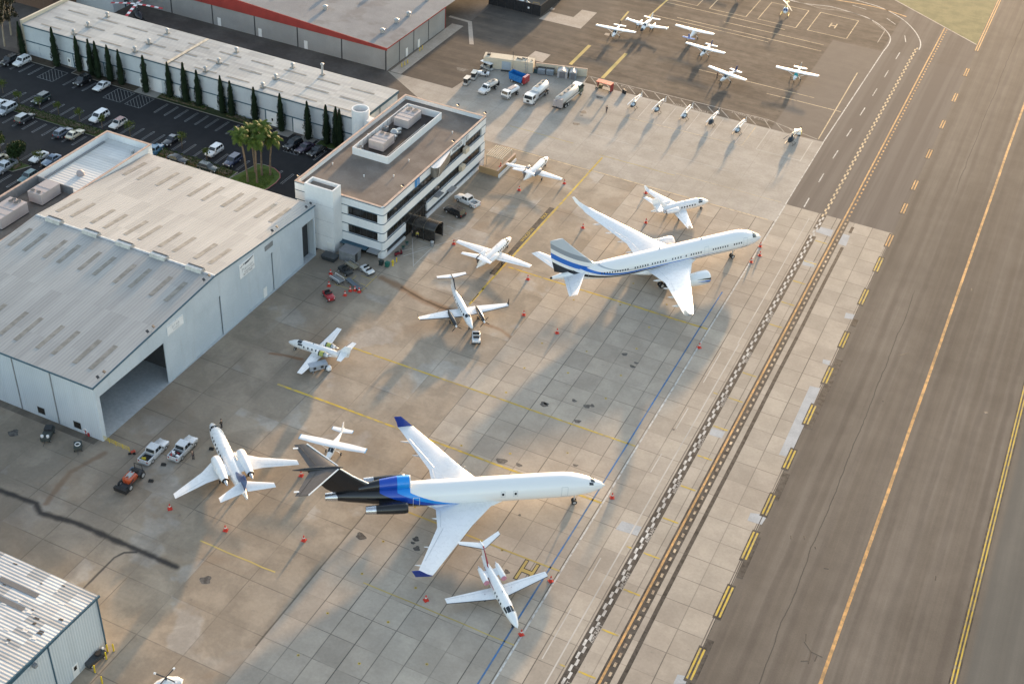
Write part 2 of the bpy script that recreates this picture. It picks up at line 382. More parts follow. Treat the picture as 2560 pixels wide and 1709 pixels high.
pads.poly([q(2, 0, 360, 70), q(2, 0, 395, 80), q(2, 0, 385, 95), q(2, 0, 350, 88)], Z2).poly([q(2, 0, 845, 320), q(2, 0, 890, 330), q(2, 0, 900, 310), q(2, 0, 860, 303)], Z2)
pads.build('pale_concrete_pads', mat_patchy('pad_concrete', (.33, .285, .235), (.40, .35, .30), .2), kind='structure')
# newer, bluish repair slabs
rp = MB()
for c, r, pts in ((3, 1, [(445, 505), (600, 545), (575, 605), (440, 560)]), (3, 1, [(665, 570), (752, 595), (715, 690), (628, 665)]), (3, 1, [(325, 820), (425, 838), (420, 885), (315, 862)]),
        (3, 1, [(715, 1300), (800, 1320), (785, 1362), (700, 1350)]), (3, 2, [(505, 160), (575, 175), (560, 215), (500, 195)]), (3, 2, [(385, 405), (480, 425), (210, 1055), (100, 1035)]),
        (2, 2, [(1830, 790), (1955, 825), (1925, 885), (1810, 850)]), (2, 3, [(1010, 75), (1190, 130), (1150, 210), (950, 150)]), (2, 3, [(2190, 0), (2349, 20), (2290, 110), (2160, 70)]), (2, 3, [(1520, 1480), (1660, 1510), (1630, 1567), (1480, 1567)])):
    rp.poly([q(c, r, *p) for p in pts], Z2)
rp.build('repair_slabs', mat_patchy('repair_concrete', (.36, .37, .375), (.43, .44, .445), .4), kind='structure')
# green painted island between the taxiways
sheet('grass', [(25.8, 203), (52.9, 182.9), (53.0, 330), (-20, 330)], Z2, mat_patchy('dry_green_grass', (.10, .115, .05), (.17, .165, .075), .25))
# ------------------------------------------------------------------ markings
mk = MB()      # 0 yellow 1 faded yellow 2 cream 3 white 4 faded white 5 blue 6 black 7 orange 8 pale dash 9 asphalt white
MKM = [P_yel, P_fad, P_cream, P_whi, P_wfad, P_blu, P_blk, P_org, P_dash, P_gwh]
def rect(x0, x1, y0, y1, z, m): mk.add([(x0, y0, z), (x1, y0, z), (x1, y1, z), (x0, y1, z)], [(0, 1, 2, 3)], m)
def chain(x, y0, y1, w, z, m, step=12, jit=.04):
    k = max(1, int((y1 - y0) / step)); mk.strip([(x + rnd.uniform(-jit, jit), y0 + (y1 - y0) * i / k) for i in range(k + 1)], w, z, m)
chain(28.32, -130, 34.5, .26, Z3, 5)
chain(30.0, -130, 72.8, .26, Z3, 3); chain(29.95, 73, 104.9, .22, Z3, 3)
chain(36.2, -130, 20, .2, Z3, 4); chain(36.0, 20, 70, .16, Z3, 4)
for y0, y1 in ((-46, -41), (-62, -52), (-20, -15), (6, 16), (-8, -2)): chain(34.1, y0, y1, .16, Z3, 4)
# vehicle road 'zipper'
chain(38.45, -130, 63.5, 1.55, Z3, 6, jit=.02); rect(37.75, 38.95, 66.5, 73, Z3, 6)
y, k = -128.0, 0
while y < 171:
    x0 = 38.05 if k % 2 == 0 else 38.42
    rect(x0 - .05, x0 + .33, y, y + 1.18, Z4, 3 if y < 72 else 2); y += 1.22; k += 1
# movement-area boundary
chain(42.95, -130, 73, 1.75, Z3, 6, jit=.02); chain(42.55, -130, 190, .34, Z4, 7, jit=.02)
y = -130.0
while y < 189:
    rect(43.12, 43.48, y, y + .82, Z4, 8 if y < 72 else 7); y += 1.83
chain(45.0, -130, 62.3, .62, Z3, 6, jit=.05); rect(44.7, 45.3, 68.5, 71.3, Z3, 6)
# taxiway edge dashes on black
for y0, y1 in ((179, 400), (161, 166), (144, 149), (127.5, 132), (110.5, 115), (94, 98.5), (82.5, 87), (67.5, 72.5), (57, 62.5), (44, 49.5), (28.5, 33.5), (16.5, 21.5), (4, 9.5), (-8.5, -3.5), (-20.5, -15.5), (-31, -24.8), (-43.5, -37.2), (-55.8, -50), (-68, -62), (-80, -74.5), (-92, -86.5)):
    rect(52.35, 53.6, y0 - .5, y1 + .4, Z3, 6)
    for x0 in (52.55, 53.12): rect(x0, x0 + .28, y0, y1, Z4, 7 if y0 > 60 else 0)
rect(53.05, 54.3, 3, 24.5, Z2 + .002, 6); rect(53.0, 53.9, 36, 38.6, Z2 + .002, 6); rect(53.0, 54.1, -16.5, -9.6, Z2 + .002, 6); rect(53, 54, -35, -25.5, Z2 + .002, 6); rect(53, 54, -58, -48, Z2 + .002, 6)
chain(52.9, -130, 73, .14, Z2 + .001, 6, 8, .05)
chain(69.05, -130, 420, .5, Z3, 7, 14, .06); chain(85.2, -130, 420, 1.2, Z3, 6)
for x0 in (84.95, 85.45): chain(x0, -130, 420, .22, Z4, 0, jit=.02)
# stand lead-in lines
for yy, x0, x1, w_, m in ((74.2, -36, -20, .14, 1), (72.3, -12.9, 5, .16, 1), (64.6, -32, -11.9, .26, 2), (64.8, -11.8, 28.5, .30, 2), (21.4, -11, 29.7, .42, 0), (-15.4, -24, 29.6, .34, 0), (-30.3, -29.5, 29.8, .42, 0), (-46.3, 4, 29.8, .32, 1), (-61.7, 6, 29.8, .2, 1), (-66, -19, -6, .25, 1), (73.3, 5, 29, .14, 2), (80.5, -20, 20, .12, 4)):
    k = 6; mk.strip([(x0 + (x1 - x0) * i / k, yy + rnd.uniform(-.07, .07)) for i in range(k + 1)], w_, Z3, m)
mk.strip([(-11.8, 71.5), (-11.8, 46), (-11.9, 25), (-12, 12), (-16, 7), (-22, 4)][:4], .42, Z3, 0)
mk.strip([(-11.9, 12.5), (-11.9, 6.4)], .4, Z3, 0); mk.strip([(-12, 10.5), (-11.9, 7.6)], .2, Z4, 6)
rect(-13.25, -12.15, 17.5, 46, Z3, 6)
for yy in (62, 53.3, 45.2, 37, 28.8, 12.2, 4.2, -4.2, -12.5, -20.6, -28.7, -37, -45.1, -53.4, -61.6, -70): rect(39.35, 41.85, yy - .16, yy + .16, Z3, 0)
for yy in (-61.7, 4.2, -37): rect(36.6, 37.4, yy - .14, yy + .14, Z3, 0)
# tie-down rings with yellow spots
for i in range(0, 14):
    for jx, jy in ((4.9, 0), (12.7, 2.4), (20.4, -1.2)):
        x0, y0 = jx + rnd.uniform(-.5, .5), 26 - i * 7.9 + jy + rnd.uniform(-.6, .6)
        if rnd.random() < .8:
            mk.poly([(x0 + .22 * cos(a), y0 + .22 * sin(a)) for a in [PI * 2 * k / 8 for k in range(8)]], Z3, 0); rect(x0 - .08, x0 + .08, y0 - .08, y0 + .08, Z4, 6)
# letter H
def letH(cx, cy, s, m, z, edge=None):
    if edge is not None:
        for a in ((-.62, -.28, -1.08, 1.08), (.28, .62, -1.08, 1.08), (-.3, .3, -.24, .24)): rect(cx + a[0] * s, cx + a[1] * s, cy + a[2] * s, cy + a[3] * s, z, edge)
        z += .004
    for a in ((-.54, -.34, -1, 1), (.34, .54, -1, 1), (-.34, .34, -.16, .16)): rect(cx + a[0] * s, cx + a[1] * s, cy + a[2] * s, cy + a[3] * s, z, m)
hp = G(1317, 1428); letH(hp.x, hp.y, 2.0, 1, Z3, 6)
hp = q(3, 0, 598, 237); letH(hp.x, hp.y, 1.7, 2, Z3)
# upper ramp: helicopter squares, parking lines, no-go hatch
def ring(x0, x1, y0, y1, w, m): mk.strip([(x0, y0), (x1, y0)], w, Z3, m); mk.strip([(x1, y0), (x1, y1)], w, Z3 + .001, m); mk.strip([(x1, y1), (x0, y1)], w, Z3, m); mk.strip([(x0, y1), (x0, y0)], w, Z3 + .001, m)
ring(9.5, 20.3, 167.2, 181.5, .24, 2); ring(-4.5, 6.3, 166.9, 180.8, .24, 2); ring(-18.4, -7.8, 166.5, 180.9, .24, 2); ring(-32, -22, 166.5, 180.9, .2, 2)
for yy, x0, x1 in ((155.5, -24, 16.4), (153.4, -31, 2.5), (123, 11, 29.7), (127, -8, 22), (164, -30, 4), (159.8, -12, 16)): mk.strip([(x0, yy), ((x0 + x1) / 2, yy + .1), (x1, yy)], .26, Z3, 2)
mk.strip([(28.0, 147.4), (28.5, 106)], .26, Z3, 2)
for a, b in (((-37.5, 125.5), (-37.2, 112)), ((-27.5, 126), (-27.2, 109))): mk.strip([a, b], .9, Z3, 1)
for a, b in (((-37, 152), (-36.5, 145)), ((-30.5, 172), (-31, 150))): mk.strip([a, b], .5, Z3, 1)
mk.strip([(-30.2, 104.6), (-30.6, 108.3), (-8, 108.9), (15.4, 109.4), (28.3, 105.9)], .26, Z3, 9)
for i in range(16):
    x0 = -30.2 + i * 3.42
    if x0 < 26: mk.strip([(x0, 108.4 if x0 < 14 else 109.3 - (x0 - 15) * .27), (x0 + 3.0, 105.1 if x0 < 20 else 105.5)], .22, Z3, 9)
# helicopter boxes on the concrete
for x0 in (-16.6, -10.4, -4.5, 1.4, 7.4): mk.strip([(x0 + 4.6, 104), (x0 + 4.7, 94)], .14, Z3, 4)
mk.strip([(-16, 103.9), (13.4, 104.3)], .14, Z3, 4); mk.strip([(-15, 92.5), (13.8, 93.6), (13.9, 104.3)], .16, Z3, 2); ring(17.2, 27.6, 93.6, 104.4, .18, 4)
# curved taxi road
def curve(pts, w, m, z=Z3):
    P = [q(3, 0, *p) for p in pts]; out = []
    for i in range(len(P) - 1):
        a, b, c, d = P[max(i - 1, 0)], P[i], P[i + 1], P[min(i + 2, len(P) - 1)]
        for k in range(4):
            t = k / 4; out.append(.5 * ((2 * b) + (c - a) * t + (2 * a - 5 * b + 4 * c - d) * t * t + (3 * b - a - 3 * c + d) * t ** 3))
    out.append(P[-1]); mk.strip(out, w, z, m)
curve([(640, -45), (840, 12), (1000, 58), (1120, 110), (1250, 190), (1345, 285), (1392, 365), (1400, 420), (1385, 458)], .3, 3)
curve([(60, -30), (340, 35), (560, 60), (740, 108), (880, 153), (1000, 213), (1085, 285), (1122, 345), (1115, 392), (1085, 440), (1060, 470)], .3, 3)
mk.strip([q(3, 0, 1060, 470), (29.9, 104.9)], .26, Z3, 3)
curve([(420, -40), (620, 0), (830, 35), (1000, 70), (1120, 105), (1270, 155)], .5, 7)
curve([(160, -10), (360, 42), (500, 82), (700, 102), (900, 157), (985, 215), (1072, 285)], .22, 9); mk.strip([q(3, 0, 1072, 285), q(3, 0, 1005, 392)], .2, Z3, 9)
for a, b in (((775, 50), (900, 88)), ((1090, 170), (1170, 226)), ((1255, 328), (1264, 388)), ((1210, 483), (1172, 545)), ((1105, 648), (1068, 710)), ((1000, 815), (960, 880)), ((890, 990), (845, 1060)), ((770, 1180), (722, 1252)), ((643, 1380), (595, 1455)), ((512, 1592), (465, 1672)), ((378, 1817), (330, 1900))):
    mk.strip([q(3, 0, *a), q(3, 0, *b)], .24, Z3, 3)
mk.strip([(25.8, 203), (52.9, 182.9)], .4, Z3, 9)
# marks in front of the office and the service bay
for pts in ([(-24, 26), (-30.4, 14.5)], [q(1, 1, 1435, 620), q(1, 1, 1445, 880)], [q(1, 1, 1610, 710), q(1, 1, 1450, 865)], [q(1, 1, 1490, 640), q(1, 1, 1600, 680)], [q(1, 1, 1330, 735), q(1, 1, 1430, 715)], [q(1, 1, 1480, 720), q(1, 1, 1590, 690)], [q(1, 1, 1640, 400), q(1, 1, 1730, 425)], [q(1, 1, 1750, 505), q(1, 1, 1810, 525)], [q(1, 1, 1690, 575), q(1, 1, 1750, 590)]): mk.strip(pts, .13, Z3, 4)
for pts in ([q(1, 1, 1110, 965), q(1, 1, 965, 1105)], [q(1, 1, 920, 960), q(1, 1, 880, 1000)], [q(1, 1, 965, 960), q(1, 1, 1080, 1000)], [q(1, 1, 720, 1040), q(1, 1, 940, 1110)], [q(1, 1, 780, 965), q(1, 1, 1000, 1050)]): mk.strip(pts, .15, Z3, 1)
mk.build('painted_markings', MKM, kind='structure')
# oil spots and grime patches
oi = MB()
def blob(p, r, sx=1.0):
    a0 = rnd.random() * 6; oi.poly([(p[0] + r * sx * (1 + .3 * sin(3 * a + a0)) * cos(a), p[1] + r * (1 + .25 * cos(2 * a + a0)) * sin(a)) for a in [2 * PI * k / 14 for k in range(14)]], Z3 + .002)
for c, r, x_, y_, R_ in ((2, 2, 290, 573, .62), (2, 2, 312, 568, .4), (2, 2, 570, 540, .4), (2, 2, 690, 592, .5), (2, 2, 735, 585, .35), (2, 2, 602, 730, .5), (2, 2, 1035, 115, .45), (2, 2, 1105, 228, .45), (2, 2, 1140, 195, .35), (2, 2, 583, 1133, .35), (2, 2, 62, 1130, .45), (1, 2, 2255, 1095, .75), (1, 3, 1468, 240, .45), (1, 3, 1475, 327, .45), (1, 3, 1440, 277, .3), (1, 3, 2300, 540, .4), (2, 0, 655, 1030, .7), (2, 0, 590, 1140, .7), (2, 0, 640, 1060, .35), (0, 2, 125, 835, .75), (1, 0, 1890, 640, 1.2), (1, 0, 2230, 625, .5), (0, 3, 1890, 615, .7), (2, 2, 1478, 802, .25), (3, 2, 2000, 650, .3), (2, 3, 70, 20, .2), (1, 3, 960, 215, .7), (2, 0, 800, 895, .7)): blob(q(c, r, x_, y_), R_, 1.15)
oi.build('oil_spots', mat_patchy('oil', (.05, .047, .043), (.13, .12, .11), 1.5, .6), kind='structure')
# crack in the taxiway
ck = MB()
for pts in ([(330, 1180), (395, 1275)], [(395, 1275), (370, 1385)], [(395, 1275), (500, 1325)], [(450, 1310), (428, 1362)], [(300, 1360), (368, 1358)], [(350, 1110), (345, 1180)]): ck.strip([q(3, 3, *p) for p in pts], .16, Z3)
for c, r, a, b in ((3, 3, (330, 210), (335, 243)), (3, 3, (209, 210), (210, 240)), (3, 3, (430, 310), (436, 333)), (3, 3, (512, 510), (556, 516)), (3, 2, (1205, 130), (1290, 105)), (3, 2, (1045, 545), (1065, 548)), (3, 1, (1860, 1075), (1872, 1105)), (3, 3, (1540, 580), (1535, 620))): ck.strip([q(c, r, *a), q(c, r, *b)], .18, Z3)
ck.build('pavement_cracks', M('crack_seal', (.03, .028, .026), .7), kind='structure')
# lettering on the ground
def text(name, body, size, m, parent, mat4, ext=.0):
    cu = bpy.data.curves.new(name, 'FONT'); cu.body = body; cu.size = size; cu.extrude = ext; cu.align_x = 'CENTER'; cu.align_y = 'CENTER'
    o = bpy.data.objects.new(name, cu); COL.objects.link(o)
    me = bpy.data.meshes.new_from_object(o); bpy.data.objects.remove(o); me.materials.clear(); me.materials.append(m)
    me.transform(mat4); ob = bpy.data.objects.new(name, me); link(ob, parent); return ob
def flat(x, y, rz, z=Z4): return Matrix.Translation((x, y, z)) @ Matrix.Rotation(rz, 4, 'Z')
for bdy, x, y, rz, s_, m in (('NOT A TAXIWAY', -2.6, 105.25, rad(.6), 1.15, P_gwh), ('NOT A TAXIWAY', 11.0, 108.7, PI + .01, 1.15, P_gwh), ('NOT A TAXIWAY', -22.8, 107.75, PI, 1.15, P_gwh),
        ('MAX', -12.7, 42.2, PI / 2, 1.2, P_yel), ('WINGSPAN', -12.7, 33.8, PI / 2, 1.1, P_yel), ('79 FT', -12.7, 24.3, PI / 2, 1.2, P_yel)):
    text('painted_letters', bdy, s_, m, None, flat(x, y, rz))['kind'] = 'structure'
for yy in (-33, -43.5, -54.5, -65.5, -21, -9, 3, 17, 31): text('painted_letters', 'AIRCRAFT', .8, P_wfad, None, flat(38.95, yy, PI / 2))['kind'] = 'structure'
# parking lot lines: hairpin stalls
pk = MB()
def hairpin(x, y0, y1, up=True, z=Z2):
    w_ = .09; g = .2
    for dx in (-g, g): pk.add([(x + dx - w_ / 2, y0, z), (x + dx + w_ / 2, y0, z), (x + dx + w_ / 2, y1, z), (x + dx - w_ / 2, y1, z)], [(0, 1, 2, 3)])
    ye = y0 if up else y1
    pk.add([(x - g - .04, ye - .06, z + .001), (x + g + .04, ye - .06, z + .001), (x + g + .04, ye + .06, z + .001), (x - g - .04, ye + .06, z + .001)], [(0, 1, 2, 3)])
for i in range(10): hairpin(-108.1 + i * 2.8, 37.6, 42.5)
for x in (-147.5, -144.7, -150.3, -153.1, -134.3, -131.5, -128.7, -60, -62.8, -65.6, -57.2): hairpin(x, 37.6, 42.5)
for i in range(28): hairpin(-141.6 + i * 2.8, 25.5, 30.1, False)
for i in range(14): hairpin(-143.8 + i * 2.76, 16.4, 20.9)
for i in range(12): hairpin(-142.3 + i * 2.7, 5.5, 9.4, False)
for i in range(10): hairpin(-137 + i * 2.7, -4, .2)
def hatch(x0, x1, y0, y1):
    for a, b in (((x0, y0), (x1, y0)), ((x1, y0), (x1, y1)), ((x0, y0), (x0, y1)), ((x0, y1), (x1, y1))): pk.strip([a, b], .1, Z2)
    k = int((x1 - x0 + y1 - y0) / 1.0)
    for i in range(1, k):
        s_ = i * 1.0; a = (max(x0, x0 + s_ - (y1 - y0)), min(y0 + s_, y1)); b = (min(x1, x0 + s_), max(y0, y0 + s_ - (x1 - x0)))
        pk.strip([a, b], .08, Z2)
hatch(-142.2, -137.6, 37.6, 43.0); hatch(-122.6, -117.8, 37.4, 42.8); hatch(-116.4, -112.2, 37.4, 42.8); hatch(-73.5, -69.8, 37.5, 41.5)
pk.build('parking_lines', P_park, kind='structure')
# kerbs, planting strips
kb = M('kerb_concrete', (.24, .225, .2), .8); grs = mat_patchy('lawn', (.035, .055, .014), (.06, .085, .022), .8)
def planter(name, pts, m=grs, h=.13, w_=.18):
    o = MB().prism(pts, 0, h - .02).build(name, m, kind='structure')
    k = MB(); n_ = len(pts); c = sum((Vector(p[:2]) for p in pts), Vector((0, 0))) / n_
    outp = [Vector(p[:2]) + (Vector(p[:2]) - c).normalized() * w_ for p in pts]
    for i in range(n_):
        a, b = Vector(pts[i][:2]), Vector(pts[(i + 1) % n_][:2]); A, B = outp[i], outp[(i + 1) % n_]
        k.prism([(A.x, A.y), (B.x, B.y), (b.x, b.y), (a.x, a.y)], 0, h)
    return o, k.build('kerb', kb, kind='structure')
planter('planting_strip', [(-300, 21.8), (-76.5, 21.8), (-76.5, 24.8), (-300, 24.8)])
planter('planting_strip', [(-112.2, 43.4), (-82.5, 43.2), (-82.5, 45.9), (-112.2, 45.9)], mat_patchy('shrub_bed', (.022, .030, .012), (.04, .05, .018), 1.0))
planter('planting_strip', [(-154, 43.2), (-142.4, 43.2), (-142.4, 45.9), (-154, 45.9)], mat_patchy('bark_bed', (.05, .037, .026), (.075, .058, .04), 1.0))
planter('planting_strip', [(-136.8, 43.4), (-118.6, 43.4), (-118.6, 45.9), (-136.8, 45.9)], mat_patchy('bark_bed2', (.045, .035, .024), (.07, .055, .038), 1.0))
planter('planting_strip', [(-69, 43.6), (-60.5, 43.6), (-60.5, 45.9), (-69, 45.9)], grs)
planter('planting_strip', [(-145, 1.2), (-116.2, 1.2), (-114.5, 4.9), (-145, 4.9)])
isl = [(-76.2, 22), (-74.8, 29.8), (-73.3, 30.2), (-70.7, 30.0), (-68.6, 28.8), (-67.6, 27.4), (-67.2, 25.2), (-67.3, 22.4), (-68.4, 18.5), (-72, 16), (-76, 17)]
planter('lawn_island', isl, mat_patchy('island_lawn', (.05, .085, .015), (.085, .12, .022), .7))
rc = MB(); rc.strip([(-72.6, 30.35), (-70.6, 30.05), (-68.5, 28.8), (-67.45, 27.4), (-67.05, 25.2), (-67.15, 22.4), (-68.2, 18.6)], .12, .134); rc.build('red_kerb_paint', M('red_kerb', (.35, .035, .03), .6), kind='structure')
for x0, x1 in ((-118.4, -112.4), (-84.2, -82.6), (-80, -76), (-73.6, -70)): MB().box(x0, x1, 43.3, 45.9, 0, .1).build('entry_path', kb, kind='structure')
# ================================================================== BUILDING MATERIALS
def mat_ribbed(name, a, b, axis=0, pitch=.35, panel=(1.05, 9.0), stain=.25, rough=.5, stn=(.16, .15, .13), pv=.10):
    """ribbed sheet metal; ribs run across `axis` (0: repeats along x, 1: along y, 2: vertical ribs on any wall)"""
    n = NT(name); x, y, z = n.sep(n.co)
    c0 = {0: x, 1: y, 2: n.math('ADD', x, y)}[axis]; c1 = {0: y, 1: x, 2: z}[axis]
    w_ = n.math('SINE', n.math('MULTIPLY', c0, 2 * PI / pitch))
    cell = n.comb(n.math('FLOOR', n.math('DIVIDE', c0, panel[0])), n.math('FLOOR', n.math('DIVIDE', c1, panel[1])))
    wn = n.white(cell); big = n.ss(n.noise(n.co, .06, 4), .35, .66)
    st = n.noise(n.scale(n.co, {0: (2.2, .12, .3), 1: (.12, 2.2, .3), 2: (1.5, 1.5, .12)}[axis]), 1, 5, .65)
    c = n.mix(big, a, b); c = n.mul(c, n.ss(wn, 0, 1, 1 - pv, 1 + pv * .6))
    c = n.mix(n.math('MULTIPLY', n.ss(st, .5, .78), stain), c, stn)
    rib = n.ss(w_, .55, .95); c = n.mul(c, n.math('SUBTRACT', 1.0, n.math('MULTIPLY', rib, .10)))
    n.bump(w_, .03, .5)
    return n.done(c, rough, spec=.4)
def mat_wall(name, a, b, streak=.2, rough=.7):
    n = NT(name)
    big = n.ss(n.noise(n.co, .15, 4), .35, .65); st = n.noise(n.scale(n.co, (1.2, 1.2, .1)), 1, 5, .65); fine = n.noise(n.co, 3, 4, .7)
    c = n.mix(big, a, b); c = n.mix(n.math('MULTIPLY', n.ss(st, .52, .78), streak), c, (.25, .24, .22)); c = n.mul(c, n.ss(fine, .3, .7, .96, 1.03))
    n.bump(fine, .01, .3)
    return n.done(c, rough, spec=.3)
def mat_gravel(name, a, b, sc=.2):
    n = NT(name)
    big = n.ss(n.noise(n.co, sc, 5, .65), .35, .66); fine = n.noise(n.co, 7, 3, .8); pud = n.ss(n.noise(n.vmath('ADD', n.co, (31, 7, 0)), .09, 4, .6), .55, .62)
    c = n.mul(n.mix(big, a, b), n.ss(fine, .3, .7, .85, 1.15)); c = n.mix(n.math('MULTIPLY', pud, .3), c, (.12, .10, .09))
    n.bump(fine, .04, .5)
    return n.done(c, .9, spec=.2)
R_hang = mat_ribbed('hangar_roof_metal', (.345, .335, .32), (.39, .38, .36), 0, .62, (1.24, 10), .22)
R_annx = mat_ribbed('annex_roof_metal', (.55, .55, .53), (.62, .62, .60), 1, .8, (1.6, 9), .15)
R_long = mat_ribbed('long_roof_metal', (.34, .345, .34), (.40, .40, .385), 1, .55, (1.1, 7), .28, pv=.14)
R_low = mat_ribbed('patched_roof_metal', (.36, .375, .39), (.52, .52, .51), 1, .5, (1.0, 2.6), .45, stn=(.2, .17, .14), pv=.34)
R_red = mat_gravel('membrane_roof', (.22, .22, .225), (.265, .265, .265), .12)
R_off = mat_gravel('gravel_roof', (.155, .13, .112), (.215, .185, .16))
W_hang = mat_wall('hangar_white', (.44, .50, .55), (.50, .555, .60)); W_pan = mat_ribbed('panel_white', (.44, .50, .55), (.50, .55, .59), 2, .4, (1.2, 12), .12, .6, (.3, .3, .29), .03)
W_off = mat_wall('stucco_white', (.66, .68, .69), (.74, .75, .75), .12); W_long = mat_wall('pale_wall', (.46, .50, .53), (.52, .56, .58)); W_red = mat_wall('grey_panel', (.27, .265, .255), (.31, .305, .295))
W_low = mat_ribbed('low_wall_metal', (.47, .52, .55), (.54, .58, .60), 2, .42, (1.3, 9), .18, .6, (.3, .3, .29), .06)
W_cream = mat_wall('cream_wall', (.50, .44, .34), (.57, .51, .40)); W_brown = mat_wall('brown_wall', (.14, .085, .06), (.17, .105, .075))
T_blue = M('trim_blue', (.035, .09, .13), .55, 0, .15); T_red = M('fascia_red', (.26, .028, .022), .6, 0, .12, .3); T_cop = M('coping', (.46, .33, .26), .7, 0, .15)
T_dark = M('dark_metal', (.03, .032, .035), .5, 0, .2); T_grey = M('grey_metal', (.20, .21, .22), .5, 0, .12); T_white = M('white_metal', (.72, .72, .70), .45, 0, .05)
SKYL = mat_patchy('skylight_sheet', (.20, .185, .16), (.29, .27, .235), .8, .5); UNIT = mat_wall('unit_metal', (.36, .32, .315), (.43, .385, .375), .3, .5); GALV = M('galvanised', (.42, .43, .43), .4, .5, .15)
GLASS = None
def mat_glass(name, col, rough=.06, spec=.6):
    n = NT(name); f = n.ss(n.noise(n.co, .7, 3), .3, .7, .7, 1.3); return n.done(n.mul(col, f), rough, 0, spec)
GLASS = mat_glass('window_glass', (.022, .02, .018)); COCK = mat_glass('cockpit_glass', (.02, .026, .032), .08); CARG = mat_glass('car_glass', (.022, .027, .032), .06)
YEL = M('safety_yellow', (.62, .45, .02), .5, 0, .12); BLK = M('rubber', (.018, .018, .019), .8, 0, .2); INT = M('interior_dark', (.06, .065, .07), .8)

def bld(name, label, cat, x, y, group=None):
    t = thing(name, label, cat, (x, y, 0), 0, group); t['_o'] = 0; del t['_o']; return t
def wpart(mb, name, m, t, par=None):
    """mesh drawn in world coordinates, parented to thing t (or to its part par)"""
    return mb.build(name, m, par or t, loc=(-t.location.x, -t.location.y, 0) if par is None else None)
def wallbox(x0, x1, y0, y1, z0, z1): return MB().box(x0, x1, y0, y1, z0, z1)

# ------------------------------------------------------------------ main hangar
t = bld('hangar', 'large white hangar with pale ribbed roof and one open bay at its near end', 'hangar', -64.5, -24.6)
X0, X1, Y0, Y1, YR, ZE, ZR = -83.7, -45.2, -55.7, 6.4, -24.6, 11.05, 13.35
def zroof(y): return ZR - (ZR - ZE) * abs(y - YR) / (31.1 if y < YR else 31.0)
roof = MB()
for ya, yb in ((Y0 - .25, YR), (YR, Y1 + .15)):
    za, zb = zroof(ya), zroof(yb); a, b = X0 - .1, X1 + .18
    roof.add([(a, ya, za), (b, ya, za), (b, yb, zb), (a, yb, zb), (a, ya, za - .15), (b, ya, za - .15), (b, yb, zb - .15), (a, yb, zb - .15)], [(0, 1, 2, 3), (7, 6, 5, 4), (0, 4, 5, 1), (1, 5, 6, 2), (2, 6, 7, 3), (3, 7, 4, 0)])
ro = wpart(roof, 'roof', R_hang, t)
xs = [-81.6, -78.3, -73.9, -70.9, -66.4, -63.3, -58.9, -55.8, -51.4, -48.3]
sk0 = {}
for x in xs:
    for ya, yb in ((-52.7, -46.5), (-33.8, -28.2), (-21.7, -15.6), (-3.6, 2.9)):
        m = MB(); e = rnd.uniform(-.12, .12); za, zb = zroof(ya) + .035, zroof(yb) + .035
        m.add([(x - .42, ya + e, za), (x + .42, ya + e, za), (x + .42, yb + e, zb), (x - .42, yb + e, zb)], [(0, 1, 2, 3)]); m.build('skylight', SKYL, ro)
rv = []
for x0 in (-81.1, -72.9, -65.6, -58.2, -50.7):
    m = MB(); m.prism_y([(0, 0)], 0, 0) if False else None
    m.add([(x0, YR - .75, ZR - .1), (x0 + 3.2, YR - .75, ZR - .1), (x0 + 3.2, YR + .75, ZR - .1), (x0, YR + .75, ZR - .1), (x0, YR - .5, ZR + .55), (x0 + 3.2, YR - .5, ZR + .55), (x0 + 3.2, YR + .5, ZR + .55), (x0, YR + .5, ZR + .55)], [(4, 5, 6, 7), (0, 1, 5, 4), (1, 2, 6, 5), (2, 3, 7, 6), (3, 0, 4, 7)], 0)
    m.box(x0 + .05, x0 + 3.15, YR + .12, YR + .42, ZR + .56, ZR + .60, 1); m.build('ridge_vent', [GALV, T_dark], ro)
rc_ = MB(); rc_.add([(X0, YR - .35, ZR + .02), (X1 + .15, YR - .35, ZR + .02), (X1 + .15, YR, ZR + .07), (X0, YR, ZR + .07), (X1 + .15, YR + .35, ZR + .02), (X0, YR + .35, ZR + .02)], [(0, 1, 2, 3), (3, 2, 4, 5)]); rc_.build('ridge_cap', GALV, ro)
# gable end towards the ramp: fascia over sliding doors
zh = 8.55
def gable(m, x, ya, yb, zb, thick=.3):
    ys = sorted({ya, yb, *([YR] if ya < YR < yb else [])}); n_ = len(ys)
    poly = [(y_, zb) for y_ in (ya, yb)] + [(y_, zroof(y_) - .17) for y_ in reversed(ys)]
    vs = [(x, *p) for p in poly] + [(x - thick, *p) for p in poly]; k = len(poly)
    m.add(vs, [list(range(k)), list(range(k, 2 * k))[::-1]] + [[i, k + i, k + (i + 1) % k, (i + 1) % k] for i in range(k)])
m = MB(); gable(m, X1, Y0, Y1, zh); wpart(m, 'fascia', W_hang, t)
m = MB(); m.box(X1 - .3, X1, Y0, Y0 + .9, 0, zh).box(X1 - .3, X1, Y1 - .35, Y1, 0, zh); wpart(m, 'corner_post', W_hang, t)
wpart(wallbox(X0, X1 - .31, Y0, Y0 + .2, 0, ZE - .17), 'south_wall', W_pan, t)
wpart(wallbox(X0, X1 - .31, Y1 - .2, Y1, 0, ZE - .17), 'north_wall', W_pan, t)
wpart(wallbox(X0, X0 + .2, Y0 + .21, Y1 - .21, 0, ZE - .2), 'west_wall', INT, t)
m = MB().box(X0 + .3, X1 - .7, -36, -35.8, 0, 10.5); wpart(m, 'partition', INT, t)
o = MB().poly([(X0, Y0, .02), (X1 + .1, Y0, .02), (X1 + .1, Y1, .02), (X0, Y1, .02)]).build('hangar_floor', mat_patchy('polished_floor', (.40, .43, .45), (.47, .49, .50), .2, .35), t, loc=(-t.location.x, -t.location.y, 0))
